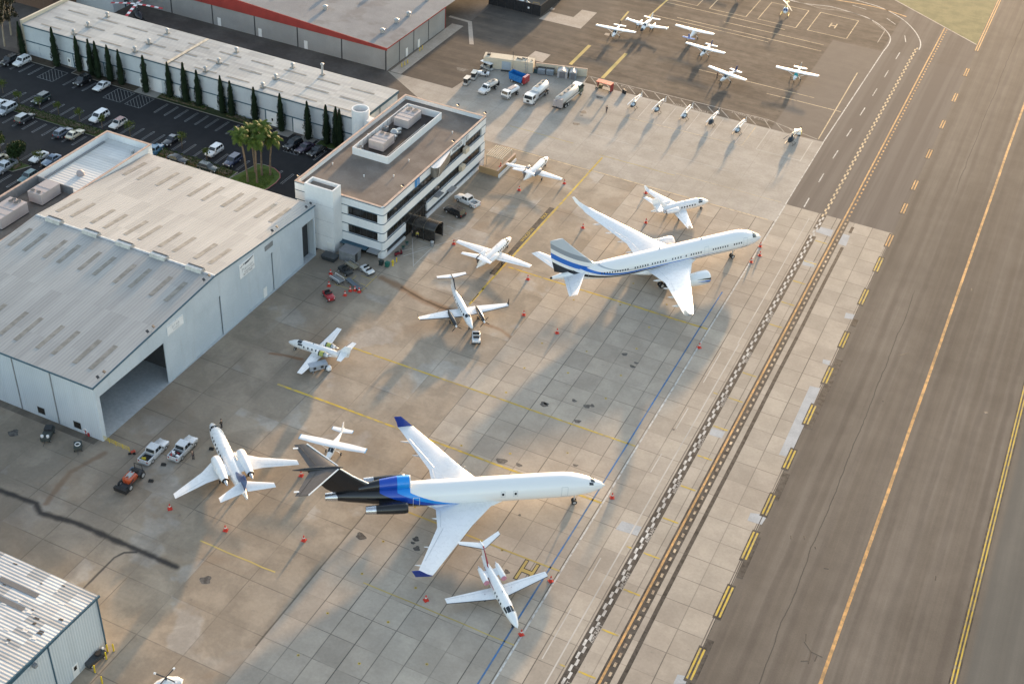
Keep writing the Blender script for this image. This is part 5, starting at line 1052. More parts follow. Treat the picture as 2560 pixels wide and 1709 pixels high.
bizjet('white business jet with yellow-green open engine cowlings, facing the hangar', (-33.4, -20.95), -176.5, 11.6, .82, 1.6, [(4.7, 2.5, .3, 1.05), (5.0, 2.1, .8, 1.1), (5.7, .95, 7.1, 1.5)], [(10.3, 1.45, .1, 0), (11.0, .85, 2.85, .2)], 2.75, [(8.9, 2.9, 1.9), (10.2, 1.9, 2.9), (11.2, 1.15, 4.1)], (6.3, 8.6, 1.30, 2.05, .45), (6.0, 1.9), [3.5, 4.3, 5.1, 5.85], open_cowl=True, bullet=False, lead=T_dark, ws_b=(2.05, 2.9))
BF = M('fin_blue', (.015, .06, .19), .3, 0, .08)
bizjet('big white business jet with huge white engine pods and a deep blue fin, nose away', (-31.75, -45.55), 141.8, 19.6, 1.12, 2.2, [(6.6, 6.6, .4, 1.55), (7.6, 5.0, 1.2, 1.6), (10.6, 2.6, 4.4, 1.85), (13.9, 1.15, 9.6, 2.2)], [(17.2, 2.5, .2, 0), (19.7, 1.05, 4.2, .35)], 4.1, [(13.6, 5.2, 3.0), (15.6, 3.6, 4.4), (18.9, 1.7, 6.9)], (9.6, 15.0, 1.95, 2.95, .80), (12, 2.2), [4.5, 5.4, 6.3, 7.2, 8.1, 9.0, 9.9], finm=BF, bullet=False, wang=26, ws_b=(1.7, 2.5))
PINK = M('intake_cover_pink', (.52, .22, .27), .7, 0, .1); 
def mat_redfin():
    n = NT('red_striped_fin'); x, y, z = n.sep(n.co); u = n.math('SUBTRACT', n.math('MULTIPLY', x, -1), n.math('MULTIPLY', z, 1.1)); f = n.math('LESS_THAN', n.math('ABSOLUTE', n.math('SUBTRACT', u, 8.4)), .28)
    return n.done(n.mix(f, (.80, .80, .79), (.30, .012, .035)), .3, coat=.3)
t, S_ = bizjet('white T-tailed business jet with pink intake covers and dark red stripes, under the trijet wing', (29.37, -59.85), -42.2, 13.6, .80, 1.65, [(5.6, 2.7, .3, 1.1), (6.0, 2.2, .8, 1.12), (7.2, 1.0, 7.65, 1.5)], [(12.9, 1.35, .1, 0), (14.7, .75, 3.15, .12)], 4.1, [(9.9, 3.4, 2.0), (11.5, 2.3, 3.0), (12.9, 1.45, 4.1)], (8.5, 11.2, 1.32, 2.15, .44), (7.2, 2.0), [4.4, 5.1, 5.8, 6.5], covers=PINK, lead=T_dark, finm=mat_redfin(), ws_b=(2.25, 3.2))
m = MB()
for s in (0, PI): patch(m, S_, 7.0, 11.5, abs(s - .35), abs(s - .47), .012, 8, 1); patch(m, S_, 7.0, 10.2, abs(s - .16), abs(s - .22), .012, 8, 1)
m.build('stripe', M('stripe_red', (.30, .012, .035), .35), t)

# ------------------------------------------------------------------ twin turboprop
def prop(parent, b, y, z, r, nb, mat=T_dark, ang=.4, spin=WHT, w_=.16):
    m = MB(); m.tube([(-b - .12, y, z), (-b + .1, y, z), (-b + .38, y, z)], [.2, .19, .03], 10); p = m.build('spinner', spin, parent)
    for i in range(nb):
        a = ang + 2 * PI * i / nb; u = Vector((0, cos(a), sin(a))); v = Vector((.35, -sin(a), cos(a))).normalized(); c = Vector((-b, y, z)); q0 = [c + u * rr + v * hw for rr, hw in ((.12, -w_ * .3), (r * .6, -w_ * .55), (r, -w_ * .3), (r, w_ * .3), (r * .6, w_ * .55), (.12, w_ * .3))]
        n_ = u.cross(v) * .03; MB().add(q0 + [x + n_ for x in q0], [(0, 1, 2, 3, 4, 5), (11, 10, 9, 8, 7, 6)] + [(i_, 6 + i_, 6 + (i_ + 1) % 6, (i_ + 1) % 6) for i_ in range(6)]).build('propeller_blade', mat, p)
    return p
t = place('white twin turboprop with black engine nacelles and T-tail, nose on a small tug', 'propeller plane', (-7.13, -1.79), -45.5, 'turboprop_plane')
st = [(0, 1.5, .04, .04), (.4, 1.52, .26, .26), (1.6, 1.62, .56, .55), (2.9, 1.85, .70, .78), (4.2, 1.9, .72, .84), (8.2, 1.9, .72, .80), (10.5, 1.95, .48, .55), (12.6, 2.05, .2, .26), (13.3, 2.1, .08, .1)]
fo, S_ = fuselage(t, st, WHT, 24)
for s in (1, -1):
    wg = wing([(4.1, 2.5, .4, 1.35), (4.2, 2.4, 2.6, 1.45), (4.45, 1.0, 8.4, 1.85)], s, 1.0).build('wing', WHT, t); MB().tube([(-4.12, s * .7, 1.38), (-4.2, s * 2.6, 1.46), (-4.43, s * 8.4, 1.86)], .07, 5).build('deicing_boot', BLKP, wg)
    MB().loft([[(-(a + u * c), s * (y - v * c * .5), z) for u, v in AF] for a, c, y, z in ((4.5, .95, 8.4, 1.85), (4.9, .6, 8.62, 2.05), (5.3, .35, 8.75, 2.75))], 0, True).build('winglet', BLKP, wg)
    m = MB(); m.tube([(-1.35, s * 2.65, 1.66), (-1.8, s * 2.65, 1.68), (-3.0, s * 2.65, 1.7), (-5.0, s * 2.65, 1.66), (-6.3, s * 2.65, 1.72)], [.24, .38, .46, .40, .08], 14, 0); en = m.build('engine', M('nacelle_black', (.014, .013, .013), .25, 0, .2, .5, .4), t)
    MB().tube([(-1.6, s * 2.65 + .3, 1.5), (-3.6, s * 2.65 + .42, 1.55)], [.1, .06], 6).tube([(-1.6, s * 2.65 - .3, 1.5), (-3.6, s * 2.65 - .42, 1.55)], [.1, .06], 6).build('nacelle_stripe', M('gold_stripe', (.55, .42, .2), .35, .5), en)
    prop(en, 1.2, s * 2.65, 1.66, 1.28, 4, T_dark, .95)
    gear(t, 4.5, s * 2.65, 1.4, .28, 2)
    sb = wing([(12.2, 1.3, .1, 4.35), (12.75, .75, 2.8, 4.4)], s, .9).build('tailplane', WHT, t); MB().tube([(-12.2, s * .1, 4.36), (-12.73, s * 2.8, 4.4)], .06, 5).build('deicing_boot', BLKP, sb)
fn = fin(t, [(9.2, 3.9, 2.3), (10.7, 2.6, 2.9), (11.9, 1.6, 4.35)], WHT); MB().tube([(-10.5, 0, 2.85), (-11.95, 0, 4.4), (-13.6, 0, 4.5)], [.1, .14, .03], 7).build('fin_stripe', BLKP, fn)
gear(t, 1.9, 0, 1.3, .24, 1); windows(t, S_, [4.5, 5.15, 5.8, 6.45, 7.1, 8.3, 9.2], rad(22), .28, .3)
ws = MB()
for s in (1, -1): patch(ws, S_, 2.35, 3.05, PI / 2 - s * .06, PI / 2 - s * .85, .015, 4, 4); patch(ws, S_, 3.2, 3.65, PI / 2 - s * .75, PI / 2 - s * 1.25, .015, 3, 3)
ws.build('windshield', COCK, t)

# ------------------------------------------------------------------ high-wing light planes
def highwing(label, nose, hdg, finm=WHT, tip=None, cowl=None, stabm=None, chute=None):
    t = place(label, 'light plane', nose, hdg, 'light_plane', 'high-wing light planes')
    st = [(0, 1.15, .18, .2), (.15, 1.15, .36, .34), (1.1, 1.2, .48, .46), (1.9, 1.45, .54, .66), (3.3, 1.5, .54, .68), (4.6, 1.4, .34, .46), (6.6, 1.35, .14, .2), (7.6, 1.35, .06, .1)]
    fo, S_ = fuselage(t, st, cowl or WHT, 18)
    for s in (1, -1):
        wg = wing([(1.75, 1.6, .0, 2.12), (1.75, 1.6, 2.6, 2.16), (1.95, 1.15, 5.45, 2.25)], s, 1.1).build('wing', WHT, t)
        if tip: MB().obox((-2.5, s * 5.5, 2.26), (1.1, .12, .1)).build('wing_tip', tip, wg)
        MB().tube([(-2.2, s * .5, 1.0), (-2.3, s * 2.6, 2.1)], .05, 6).build('strut', WHT, t)
        sb = wing([(6.2, 1.15, .05, 1.45), (6.45, .8, 1.7, 1.5)], s, .9).build('tailplane', stabm or WHT, t)
        if tip: MB().obox((-6.85, s * 1.72, 1.5), (.7, .08, .08)).build('tailplane_tip', tip, sb)
        m = MB(); m.tube([(-2.6, s * .4, .95), (-2.7, s * 1.2, .3)], .05, 6); g_ = m.build('landing_gear', WHT, t); m = MB(); wheel(m, 2.7, s * 1.25, .24, .17); m.build('wheel', [TYRE, HUB], g_)
    fin(t, [(5.7, 1.7, 1.5), (6.4, 1.05, 2.1), (6.9, .7, 2.75)], finm)
    m = MB(); m.tube([(-.55, 0, .25), (-.5, 0, .9)], .04, 6); g_ = m.build('landing_gear', STRUT, t); m = MB(); wheel(m, .55, 0, .2, .14); m.build('wheel', [TYRE, HUB], g_)
    ws = MB()
    for s in (1, -1): patch(ws, S_, 1.15, 1.8, PI / 2 - s * .06, PI / 2 - s * 1.0, .015, 3, 4)
    ws.build('windshield', COCK, t)
    for s in (1, -1): m = MB(); a = .42; patch(m, S_, 1.95, 3.1, a if s == 1 else PI - a, (a + .62) if s == 1 else PI - a - .62, .014, 3, 2); m.build('side_window', COCK, t)
    prop(t, -.08, 0, 1.15, .95, 2, T_dark, .5, cowl or WHT, .12)
    return t
SKYB = M('tip_blue', (.10, .35, .62), .4); TEAL = M('cowl_teal', (.03, .33, .33), .35)
highwing('white high-wing light plane with blue wing tips behind the trijet tail', (-11.54, -43.2), -79, WHT, SKYB)
highwing('white high-wing light plane with black fin, far left of the light plane group', (-33.68, 131.8), -84, BLKP)
highwing('white high-wing light plane with blue tail, facing away from the camera', (-15.7, 147.8), 89, M('tail_blue', (.03, .10, .38), .35), stabm=M('tail_blue2', (.07, .20, .50), .35))
highwing('white high-wing light plane with dark blue fin, just in front of the blue-tailed one', (-9.7, 133.1), -94, NAVY)
highwing('white high-wing light plane with dark blue fin, a person standing by its nose', (-.52, 121.7), -104, NAVY)
highwing('white high-wing light plane with teal windshield band, nearest the taxi road', (15.22, 132.3), -87.6, GREYP, None, None)
def mid_teal(o):
    S_ = smooth_st([(0, 1.15, .18, .2), (.15, 1.15, .36, .34), (1.1, 1.2, .48, .46), (1.9, 1.45, .54, .66), (3.3, 1.5, .54, .68)]); m = MB(); patch(m, S_, 1.1, 1.75, .1, PI - .1, .02, 3, 10); m.build('cowl_band', TEAL, o)
mid_teal([o for o in bpy.data.objects if o.get('label', '').startswith('white high-wing light plane with teal')][0])
# beyond the frame: more parked planes whose long shadows reach into view
for p, h in (((-34.5, 178), -88), ((-22, 186), -92), ((-45, 184), -85)): highwing('white high-wing light plane parked beyond the photo edge', p, h)
# low-wing piston twin
t = place('white low-wing twin-engined plane with black nose among the light planes', 'light plane', (-28.55, 139.0), -89.5, 'light_plane')
st = [(0, 1.1, .05, .05), (.3, 1.12, .3, .28), (1.4, 1.25, .52, .5), (2.6, 1.55, .62, .72), (4.6, 1.6, .62, .72), (6.8, 1.5, .35, .42), (8.8, 1.5, .12, .16)]
n = NT('twin_black_nose'); x, y, z = n.sep(n.co); bn = n.done(n.mix(n.math('GREATER_THAN', x, -1.0), (.80, .80, .79), (.012, .012, .014)), .3, coat=.3)
fo, S_ = fuselage(t, st, bn, 20)
for s in (1, -1):
    wg = wing([(3.4, 2.2, .3, 1.1), (3.5, 2.0, 1.8, 1.2), (4.2, 1.1, 5.75, 1.5)], s, 1.0).build('wing', WHT, t); MB().tube([(-3.6, s * 5.75, 1.5), (-4.6, s * 5.8, 1.52), (-5.7, s * 5.78, 1.5)], [.08, .2, .05], 8).build('tip_tank', WHT, wg)
    m = MB(); m.tube([(-2.3, s * 1.9, 1.35), (-2.6, s * 1.9, 1.36), (-3.6, s * 1.9, 1.38), (-5.4, s * 1.9, 1.4), (-6.2, s * 1.9, 1.42)], [.22, .4, .44, .32, .08], 12); en = m.build('engine', WHT, t); prop(en, 2.2, s * 1.9, 1.35, .95, 3, T_dark, .3, BLKP, .14)
    gear(t, 4.5, s * 1.9, 1.2, .26, 1); wing([(7.8, 1.2, .05, 1.6), (8.2, .8, 2.3, 1.7)], s, .9).build('tailplane', WHT, t)
fin(t, [(6.6, 2.4, 1.7), (7.6, 1.5, 2.3), (8.3, .9, 3.1)], WHT); gear(t, 1.3, 0, 1.0, .2, 1); windows(t, S_, [3.4, 4.1, 4.8], rad(28), .45, .34)
ws = MB()
for s in (1, -1): patch(ws, S_, 1.9, 2.6, PI / 2 - s * .06, PI / 2 - s * .95, .015, 3, 4)
ws.build('windshield', COCK, t)
# nose of a large white machine at the bottom edge: round cabin with rotor-head stubs
bp = G(440, 1708)
t = thing('helicopter', 'white helicopter top with folded stubs at the bottom photo edge', 'helicopter', (bp.x, bp.y - 1.6, 0), rad(62))
m = MB(); m.loft([[(-b, hw * cos(2 * PI * k / 20), zc + hh * sin(2 * PI * k / 20)) for k in range(20)] for b, zc, hw, hh in smooth_st([(-2.2, 1.1, .05, .05), (-1.7, 1.15, .7, .6), (-.6, 1.3, 1.05, .95), (1.2, 1.35, 1.05, 1.0), (2.6, 1.5, .6, .6), (5.2, 1.7, .22, .25), (7.0, 1.8, .12, .14)])], 0, True); m.build('cabin', WHT, t)
m = MB(); m.loft([[(-b, hw * cos(2 * PI * k / 16), 2.35 + hh * sin(2 * PI * k / 16)) for k in range(16)] for b, hw, hh in ((-1.0, .1, .05), (-.5, .6, .3), (1, .65, .4), (2.2, .2, .1))], 0, True); m.build('engine_cowl', WHT, t)
ws = MB(); S2 = smooth_st([(-2.2, 1.1, .05, .05), (-1.7, 1.15, .7, .6), (-.6, 1.3, 1.05, .95), (1.2, 1.35, 1.05, 1.0)])
for s in (1, -1): patch(ws, S2, -1.7, -.8, PI / 2 - s * .1, PI / 2 - s * 1.2, .015, 4, 4)
ws.build('windshield', M('pale_canopy', (.45, .52, .58), .1), t)
m = MB(); m.tube([(0, 0, 2.6), (0, 0, 3.1)], .12, 8); rt = m.build('rotor_mast', T_dark, t)
for a in (.5, 2.1, 3.65, 5.2): MB().tube([(.1 * cos(a), .1 * sin(a), 3.05), (1.5 * cos(a), 1.5 * sin(a), 3.0)], .09, 6).tube([(1.5 * cos(a), 1.5 * sin(a), 3.0), (1.8 * cos(a), 1.8 * sin(a), 2.99)], .16, 6, 1).build('blade_stub', [T_dark, WHT], rt)
for s in (1, -1):
    m = MB(); m.tube([(1.4, s * 1.1, .1), (-1.8, s * 1.1, .1)], .06, 6); 
    for b in (.8, -.9): m.tube([(b, s * 1.1, .1), (b, s * .6, .7)], .05, 6)
    m.build('skid', T_dark, t)
# ================================================================== HELICOPTERS
def rotor_blades(t, z, r, w_, ang, mat, n_=2, striped=None, droop=.25):
    m = MB(); m.tube([(0, 0, z - .55), (0, 0, z + .08)], .07, 8).cyl((0, 0), .16, z - .05, z + .08, 10); ms = m.build('rotor_mast', STRUT, t)
    for i in range(n_):
        a = ang + 2 * PI * i / n_; c, s_ = cos(a), sin(a); k = 6; mm = MB()
        for j in range(k):
            r0, r1 = .25 + (r - .25) * j / k, .25 + (r - .25) * (j + 1) / k; z0, z1 = z - droop * (r0 / r) ** 2, z - droop * (r1 / r) ** 2
            vs = []
            for rr, zz in ((r0, z0), (r1, z1)):
                for u, h in ((-w_ / 2, 0), (w_ / 2, 0), (w_ / 2, .04), (-w_ / 2, .04)): vs.append((rr * c - u * s_, rr * s_ + u * c, zz + h))
            mm.add(vs, [(0, 1, 5, 4), (1, 2, 6, 5), (2, 3, 7, 6), (3, 0, 4, 7), (0, 3, 2, 1), (4, 5, 6, 7)], (j % 2) if striped else 0)
        mm.build('rotor_blade', [mat, striped] if striped else mat, ms)
def helicopter(label, p, hdg, body, boom, glassm=COCK, k=1.0, blade=None, bang=0.0, nb=2, striped=None, skidm=None, group=None, tailm=None, bw=.2):
    t = thing('helicopter', label, 'helicopter', (p[0], p[1], 0), rad(hdg), group); t.scale = (k, k, k)
    st = smooth_st([(-1.55, .95, .04, .04), (-1.3, .97, .34, .32), (-.6, 1.1, .60, .58), (.3, 1.15, .62, .66), (.9, 1.15, .42, .5), (1.4, 1.2, .15, .2)])
    m = MB(); m.loft([[(-b, hw * cos(2 * PI * j / 20), zc + hh * sin(2 * PI * j / 20)) for j in range(20)] for b, zc, hw, hh in st], 0, True); m.build('cabin', body, t)
    m = MB()
    for s in (1, -1): patch(m, st, -1.4, -.45, PI / 2 - s * .07, PI / 2 - s * 1.25, .012, 4, 4)
    m.build('windshield', glassm, t)
    m = MB(); m.loft([[(-b, hw * cos(2 * PI * j / 12), 1.78 + hh * sin(2 * PI * j / 12)) for j in range(12)] for b, hw, hh in ((-.2, .12, .12), (.1, .22, .42), (.5, .2, .45), (1.0, .1, .2))], 0, True); m.build('mast_fairing', boom, t)
    m = MB(); m.tube([(-.7, 0, 1.3), (-2.5, 0, 1.42), (-5.2, 0, 1.55)], [.24, .14, .08], 10); bo = m.build('tail_boom', boom, t)
    m = MB(); m.add([(-4.7, .02, 1.55), (-5.3, .02, 1.55), (-5.7, .02, 2.35), (-5.4, .02, 2.35), (-4.7, -.02, 1.55), (-5.3, -.02, 1.55), (-5.7, -.02, 2.35), (-5.4, -.02, 2.35)], [(0, 1, 2, 3), (7, 6, 5, 4), (0, 4, 5, 1), (1, 5, 6, 2), (2, 6, 7, 3), (3, 7, 4, 0)]); m.box(-4.6, -4.3, -.5, .5, 1.5, 1.53); m.build('tail_fin', tailm or boom, bo)
    m = MB(); m.obox((-5.3, .18, 1.55), (.1, .03, 1.0), 0, 0, 0, .5); m.build('tail_rotor', tailm or T_dark, bo)
    rotor_blades(t, 2.65, 3.8, bw, bang, blade or WHT, nb, striped)
    for s in (1, -1):
        m = MB(); m.tube([(1.35, s * .95, .18), (1.15, s * .95, .06), (-1.1, s * .95, .06)], .045, 6)
        for b in (-.55, .55): m.tube([(-b, s * .95, .06), (-b, s * .45, .62)], .04, 6)
        m.build('skid', skidm or T_dark, t)
    return t
HBK = M('heli_black', (.016, .017, .022), .3, 0, .15, .6, .3); GB = M('bright_canopy', (.50, .56, .60), .12)
GH = 'small helicopters lined up on the concrete'
for i, (p, lb, gm, hd) in enumerate((((1582.5, 270), 'small black and white helicopter, first in the row from the red stand', GB, -92), ((1642, 282), 'small black and white helicopter, second in the row, its boom mostly black', GB, -93), ((1710.5, 298), 'small black and white helicopter, third and middle of the row', GB, -92), ((1777, 313), 'small black and white helicopter, fourth in the row, darkest canopy', COCK, -91), ((1843, 334), 'small black and white helicopter, last small one before the black tug-like helicopter', GB, -94))):
    helicopter(lb, G(*p), hd, HBK, HBK if i == 1 else WHT, gm, .92, WHT, rad(176 + (i % 3) * 3), 2, group=GH, tailm=WHT)
helicopter('black helicopter with white engine cowling, at the taxi road corner of the concrete', G(1976, 358), -98, HBK, HBK, COCK, 1.0, HBK, rad(172), 2)
p = G(1992, 337); bx = thing('ground_cart', 'small white ground cart with a yellow end behind the black helicopter', 'cart', (p.x, p.y, 0), .3)
MB().box(-.8, .8, -.55, .55, .35, 1.25).build('body', WHT, bx); MB().box(.81, .95, -.5, .5, .4, 1.1).build('end_panel', YEL, bx)
for sx in (-1, 1):
    for sy in (-1, 1): MB().obox((sx * .55, sy * .5, .18), (.36, .14, .36)).build('wheel', BLK, bx)
helicopter('white and yellow helicopter with a long cream rotor blade, on the marked square', G(1962, 36), -80, WHT, M('heli_yellow', (.55, .42, .10), .4), NAVY, 1.15, M('blade_cream', (.66, .52, .36), .5), rad(25), 2, skidm=YEL, bw=.3)
helicopter('dark blue helicopter with red tail rotor at the top photo edge', G(1852, -6), 100, NAVY, M('boom_blue', (.03, .05, .25), .4), COCK, 1.15, WHT, rad(20), 2, tailm=M('tail_red', (.45, .04, .05), .4), skidm=YEL)
RS = M('blade_red', (.50, .03, .04), .5)
helicopter('black helicopter with red and white striped rotor blades behind the workshop roof', (-142.6, 75.4), -32, HBK, HBK, HBK, 1.8, WHT, rad(49), 4, striped=RS, bw=.42)

# ================================================================== ROAD VEHICLES
def paint(name, col, metal=0.0): return M('paint_' + name, col, .28, metal, .04, .6, .7)
def tyre_wheel(t, x, y, r, w_=.22, name='wheel'):
    m = MB()
    for rr, ww, mi in ((r, w_, 0), (r * .62, w_ + .02, 1)):
        m.loft([[(x + rr * cos(2 * PI * k / 14), y + s * ww / 2, r + rr * sin(2 * PI * k / 14)) for k in range(14)] for s in (-1, 1)], mi, True)
    return m.build(name, [BLK, HUB], t)
HL = M('headlight', (.7, .72, .72), .15); TL = M('taillight', (.30, .015, .012), .25); PLASTIC = M('bumper_plastic', (.03, .03, .032), .6)
KIND = {  # L, W, belt z, roof z, hood x (front of windscreen base), roof front, roof rear, rear glass base
    'sedan': (4.75, 1.82, .92, 1.44, .75, .05, -1.15, -1.75), 'suv': (4.7, 1.9, 1.08, 1.76, .95, .35, -1.95, -2.25), 'wagon': (4.6, 1.82, .98, 1.60, .9, .3, -1.7, -2.2), 'van': (5.1, 1.95, 1.08, 1.80, 1.35, .65, -2.1, -2.45), 'coupe': (4.6, 1.82, .90, 1.36, .55, -.1, -1.0, -1.75), 'pickup': (5.7, 1.98, 1.15, 1.86, 1.15, .7, -.75, -.95)}
def section(x, hw, zb, zt, r=.16):
    return [(x, -hw, zb + .12), (x, -hw, zt - r), (x, -hw + r * .35, zt - r * .3), (x, -hw + r, zt), (x, hw - r, zt), (x, hw - r * .35, zt - r * .3), (x, hw, zt - r), (x, hw, zb + .12), (x, hw - .1, zb), (x, -hw + .1, zb)]
def car(kind, label, p, hdg, mat, group=None, cat=None, roofm=None, bed=None, name=None):
    L, W, zb, zr, xh, rf, rr, xb = KIND[kind]; h = L / 2; hw = W / 2
    t = thing(name or ('pickup_truck' if kind == 'pickup' else 'parked_car'), label, cat or ('pickup' if kind == 'pickup' else 'car'), (p[0], p[1], 0), rad(hdg), group)
    hood = zb - .06; tail = zb if kind in ('suv', 'wagon', 'van', 'pickup') else zb + .02
    xs_ = [(h, .78, .34, hood - .28), (h - .12, .93, .24, hood - .12), (h - .6, .98, .2, hood - .04), (xh, 1, .2, zb), (0, 1, .2, zb), (xb, 1, .2, zb), (-h + .45, .98, .2, tail), (-h + .1, .94, .26, tail - .05), (-h, .84, .36, tail - .22)]
    m = MB()
    if kind == 'pickup':
        xs_ = xs_[:5] + [(-.95, 1, .22, zb)]; m.loft([section(x, hw * f, z0, z1) for x, f, z0, z1 in xs_], 0, True)
        m.box(-h, -.951, -hw, -hw + .14, .42, zb).box(-h, -.951, hw - .14, hw, .42, zb).box(-h, -h + .1, -hw + .141, hw - .141, .45, zb)
    else: m.loft([section(x, hw * f, z0, z1) for x, f, z0, z1 in xs_], 0, True)
    ti = .17 if kind in ('suv', 'van', 'pickup') else .24
    c0, c1 = (xb, xh), (rr, rf); V = [(c0[0], -hw + .05, zb - .03), (c0[1], -hw + .05, zb - .03), (c0[1], hw - .05, zb - .03), (c0[0], hw - .05, zb - .03), (c1[0], -hw + ti, zr), (c1[1], -hw + ti, zr), (c1[1], hw - ti, zr), (c1[0], hw - ti, zr)]
    m.add(V, [(4, 5, 6, 7), (0, 1, 5, 4), (1, 2, 6, 5), (2, 3, 7, 6), (3, 0, 4, 7)], 0)
    m.build('body', mat, t)
    if roofm: MB().box(rr + .05, rf - .05, -hw + ti + .03, hw - ti - .03, zr + .001, zr + .03).build('roof_panel', roofm, t)
    Vv = [Vector(v) for v in V]
    def glass(a, b, c, d, name, m0=.1, m1=.08, split=None):
        n_ = (b - a).cross(d - a).normalized() * .012
        def at(u, v): return (a * (1 - u) + b * u) * (1 - v) + (d * (1 - u) + c * u) * v + n_
        for u0, u1 in (split or [(m0, 1 - m0)]): MB().add([at(u0, .14), at(u1, .14), at(u1, 1 - m1), at(u0, 1 - m1)], [(0, 1, 2, 3)]).build(name, CARG, t)
    glass(Vv[1], Vv[2], Vv[6], Vv[5], 'windshield', .06); glass(Vv[3], Vv[0], Vv[4], Vv[7], 'rear_window', .08, .12)
    sp_ = [(.14, .5), (.54, .88)] if kind in ('sedan', 'coupe', 'pickup') else [(.06, .30), (.33, .60), (.63, .90)]
    glass(Vv[0], Vv[1], Vv[5], Vv[4], 'side_window', .1, .1, sp_); glass(Vv[2], Vv[3], Vv[7], Vv[6], 'side_window', .1, .1, [(1 - b, 1 - a) for a, b in sp_])
    r = .39 if kind == 'pickup' else .35 if kind in ('suv', 'van') else .32
    for x in (h * .63, -h * .6):
        for s in (-1, 1): tyre_wheel(t, x, s * (hw - .1), r)
    for s in (-1, 1):
        MB().obox((h - .06, s * hw * .72, hood - .27), (.16, .34, .16)).build('headlight', HL, t); MB().obox((-h + .03, s * hw * .78, zb - .28), (.12, .2, .3)).build('taillight', TL, t)
        MB().obox((xh - .25, s * (hw + .12), zb + .06), (.16, .22, .14)).build('mirror', PLASTIC, t)
    MB().box(h - .02, h + .06, -hw * .8, hw * .8, .3, .5).box(-h - .06, -h + .02, -hw * .85, hw * .85, .34, .52).build('bumper', PLASTIC if kind != 'pickup' else GALV, t)
    if kind == 'pickup': MB().box(-h + .101, -.952, -hw + .141, hw - .141, .55, .66).build('bed', bed or PLASTIC, t)
    return t
CW, CB, CS = paint('white', (.72, .73, .73)), paint('black', (.012, .013, .016)), paint('silver', (.36, .39, .42), .4)
DGN, SLT, CRM, BLU, SBL = paint('dark_green', (.025, .04, .04)), paint('slate', (.09, .115, .16), .2), paint('champagne', (.55, .50, .38), .2), paint('dark_blue', (.015, .025, .07)), paint('steel_blue', (.15, .20, .27), .3)
GC = 'cars parked in the lot'
for kind, lb, p, hd, mt, rf in (
    ('suv', 'black off-roader at the left photo edge, beside the white one', (24, 158), -90, CB, None), ('suv', 'boxy white off-roader parked at the first cypress', (56, 160), -90, CW, None),
    ('suv', 'black car parked beside the white sedan under the cypresses', (207, 208), -90, CB, None), ('sedan', 'white sedan parked nose-out under the cypresses', (255, 221), -90, CW, None),
    ('suv', 'dark green off-roader alone beside the planting strip', (104, 254), -90, DGN, None), ('van', 'silver minivan at the left photo edge', (19, 280), -90, CS, None), ('sedan', 'white car roof just showing behind the silver minivan', (0, 268), -90, CW, None),
    ('suv', 'dark grey estate car with pale roof, backed to the planting strip', (63, 302), 90, paint('charcoal', (.04, .045, .05)), paint('pale_roof', (.4, .42, .42))), ('wagon', 'slate blue estate car next to the cream sedan', (158, 337), 90, SLT, None), ('sedan', 'cream sedan next to the slate blue car', (188, 341), 90, CRM, None),
    ('van', 'long white four-wheel-drive wagon with wide windows beside the planting strip', (249, 298), -90, CW, None), ('wagon', 'white and brown estate car with red sunroof, next to the long white wagon', (296, 315), -90, paint('offwhite', (.60, .58, .55)), paint('sunroof', (.25, .08, .06))),
    ('sedan', 'black sedan with a grey roof alone at the planting strip', (429, 356), -90, CB, paint('grey_roof', (.12, .13, .14))), ('suv', 'white crossover alone near the palms', (536, 384), -90, CW, None), ('suv', 'dark blue car beside the palm trunks', (582, 409), -90, BLU, None),
    ('coupe', 'white coupe with black roof glass by the annex', (98, 398), -90, CW, None), ('sedan', 'blue-grey sedan tight beside the annex wall', (129, 406), -90, SBL, None),
    ('sedan', 'beige car at the left photo edge, behind the silver pickup', (-4, 406), -90, CRM, None), ('suv', 'black car nearest the entry path, left of three by the last cypresses', (733, 367), -100, CB, None), ('sedan', 'dark plum sedan, middle of three by the last cypresses', (762, 375), -100, paint('plum', (.05, .035, .06)), None), ('sedan', 'black sedan, right of three by the last cypresses', (792, 383), -100, CB, None),
    ('wagon', 'teal car roof half hidden by the annex parapet', (72, 448), -90, paint('teal', (.06, .13, .14)), None), ('sedan', 'dark car half hidden behind the hangar roof edge', (445, 404), 0, CB, None), ('wagon', 'dark green car half hidden behind the hangar roof, nearer the palms', (520, 425), 0, DGN, None)):
    car(kind, lb, G(*p), hd, mt, GC, roofm=rf)
car('pickup', 'silver pickup at the left photo edge', G(14, 424), -90, CS, GC); car('pickup', 'blue pickup half hidden behind the annex corner', G(386, 384), 100, paint('bright_blue', (.06, .16, .26)), GC, bed=PLASTIC)
car('pickup', 'white utility pickup parked nose-in at the office front', G(1168, 508), 166, CW, bed=M('bed_grey', (.30, .31, .31), .6)); car('suv', 'black off-roader parked beside the white utility pickup at the office', G(1137, 535), 166, CB)
car('pickup', 'silver pickup with open black bed and a yellow tool in it', G(386, 1136), 93, paint('light_silver', (.58, .60, .62), .2), bed=BLK); car('pickup', 'silver pickup with its bed full of gear, a person beside it', G(459, 1128), 93, paint('light_silver', (.58, .60, .62), .2), bed=BLK)
pk1 = [o for o in bpy.data.objects if o.get('label', '').startswith('silver pickup with open black')][0]; pk2 = [o for o in bpy.data.objects if o.get('label', '').startswith('silver pickup with its bed')][0]
def on(tr, x, y): a = tr.rotation_euler.z; return (tr.location.x + x * cos(a) - y * sin(a), tr.location.y + x * sin(a) + y * cos(a))
def small(name, label, cat, p, z, rz, parts, group=None):
    t = thing(name, label, cat, (p[0], p[1], z), rz, group)
    for nm, mb, mt in parts: mb.build(nm, mt, t)
    return t
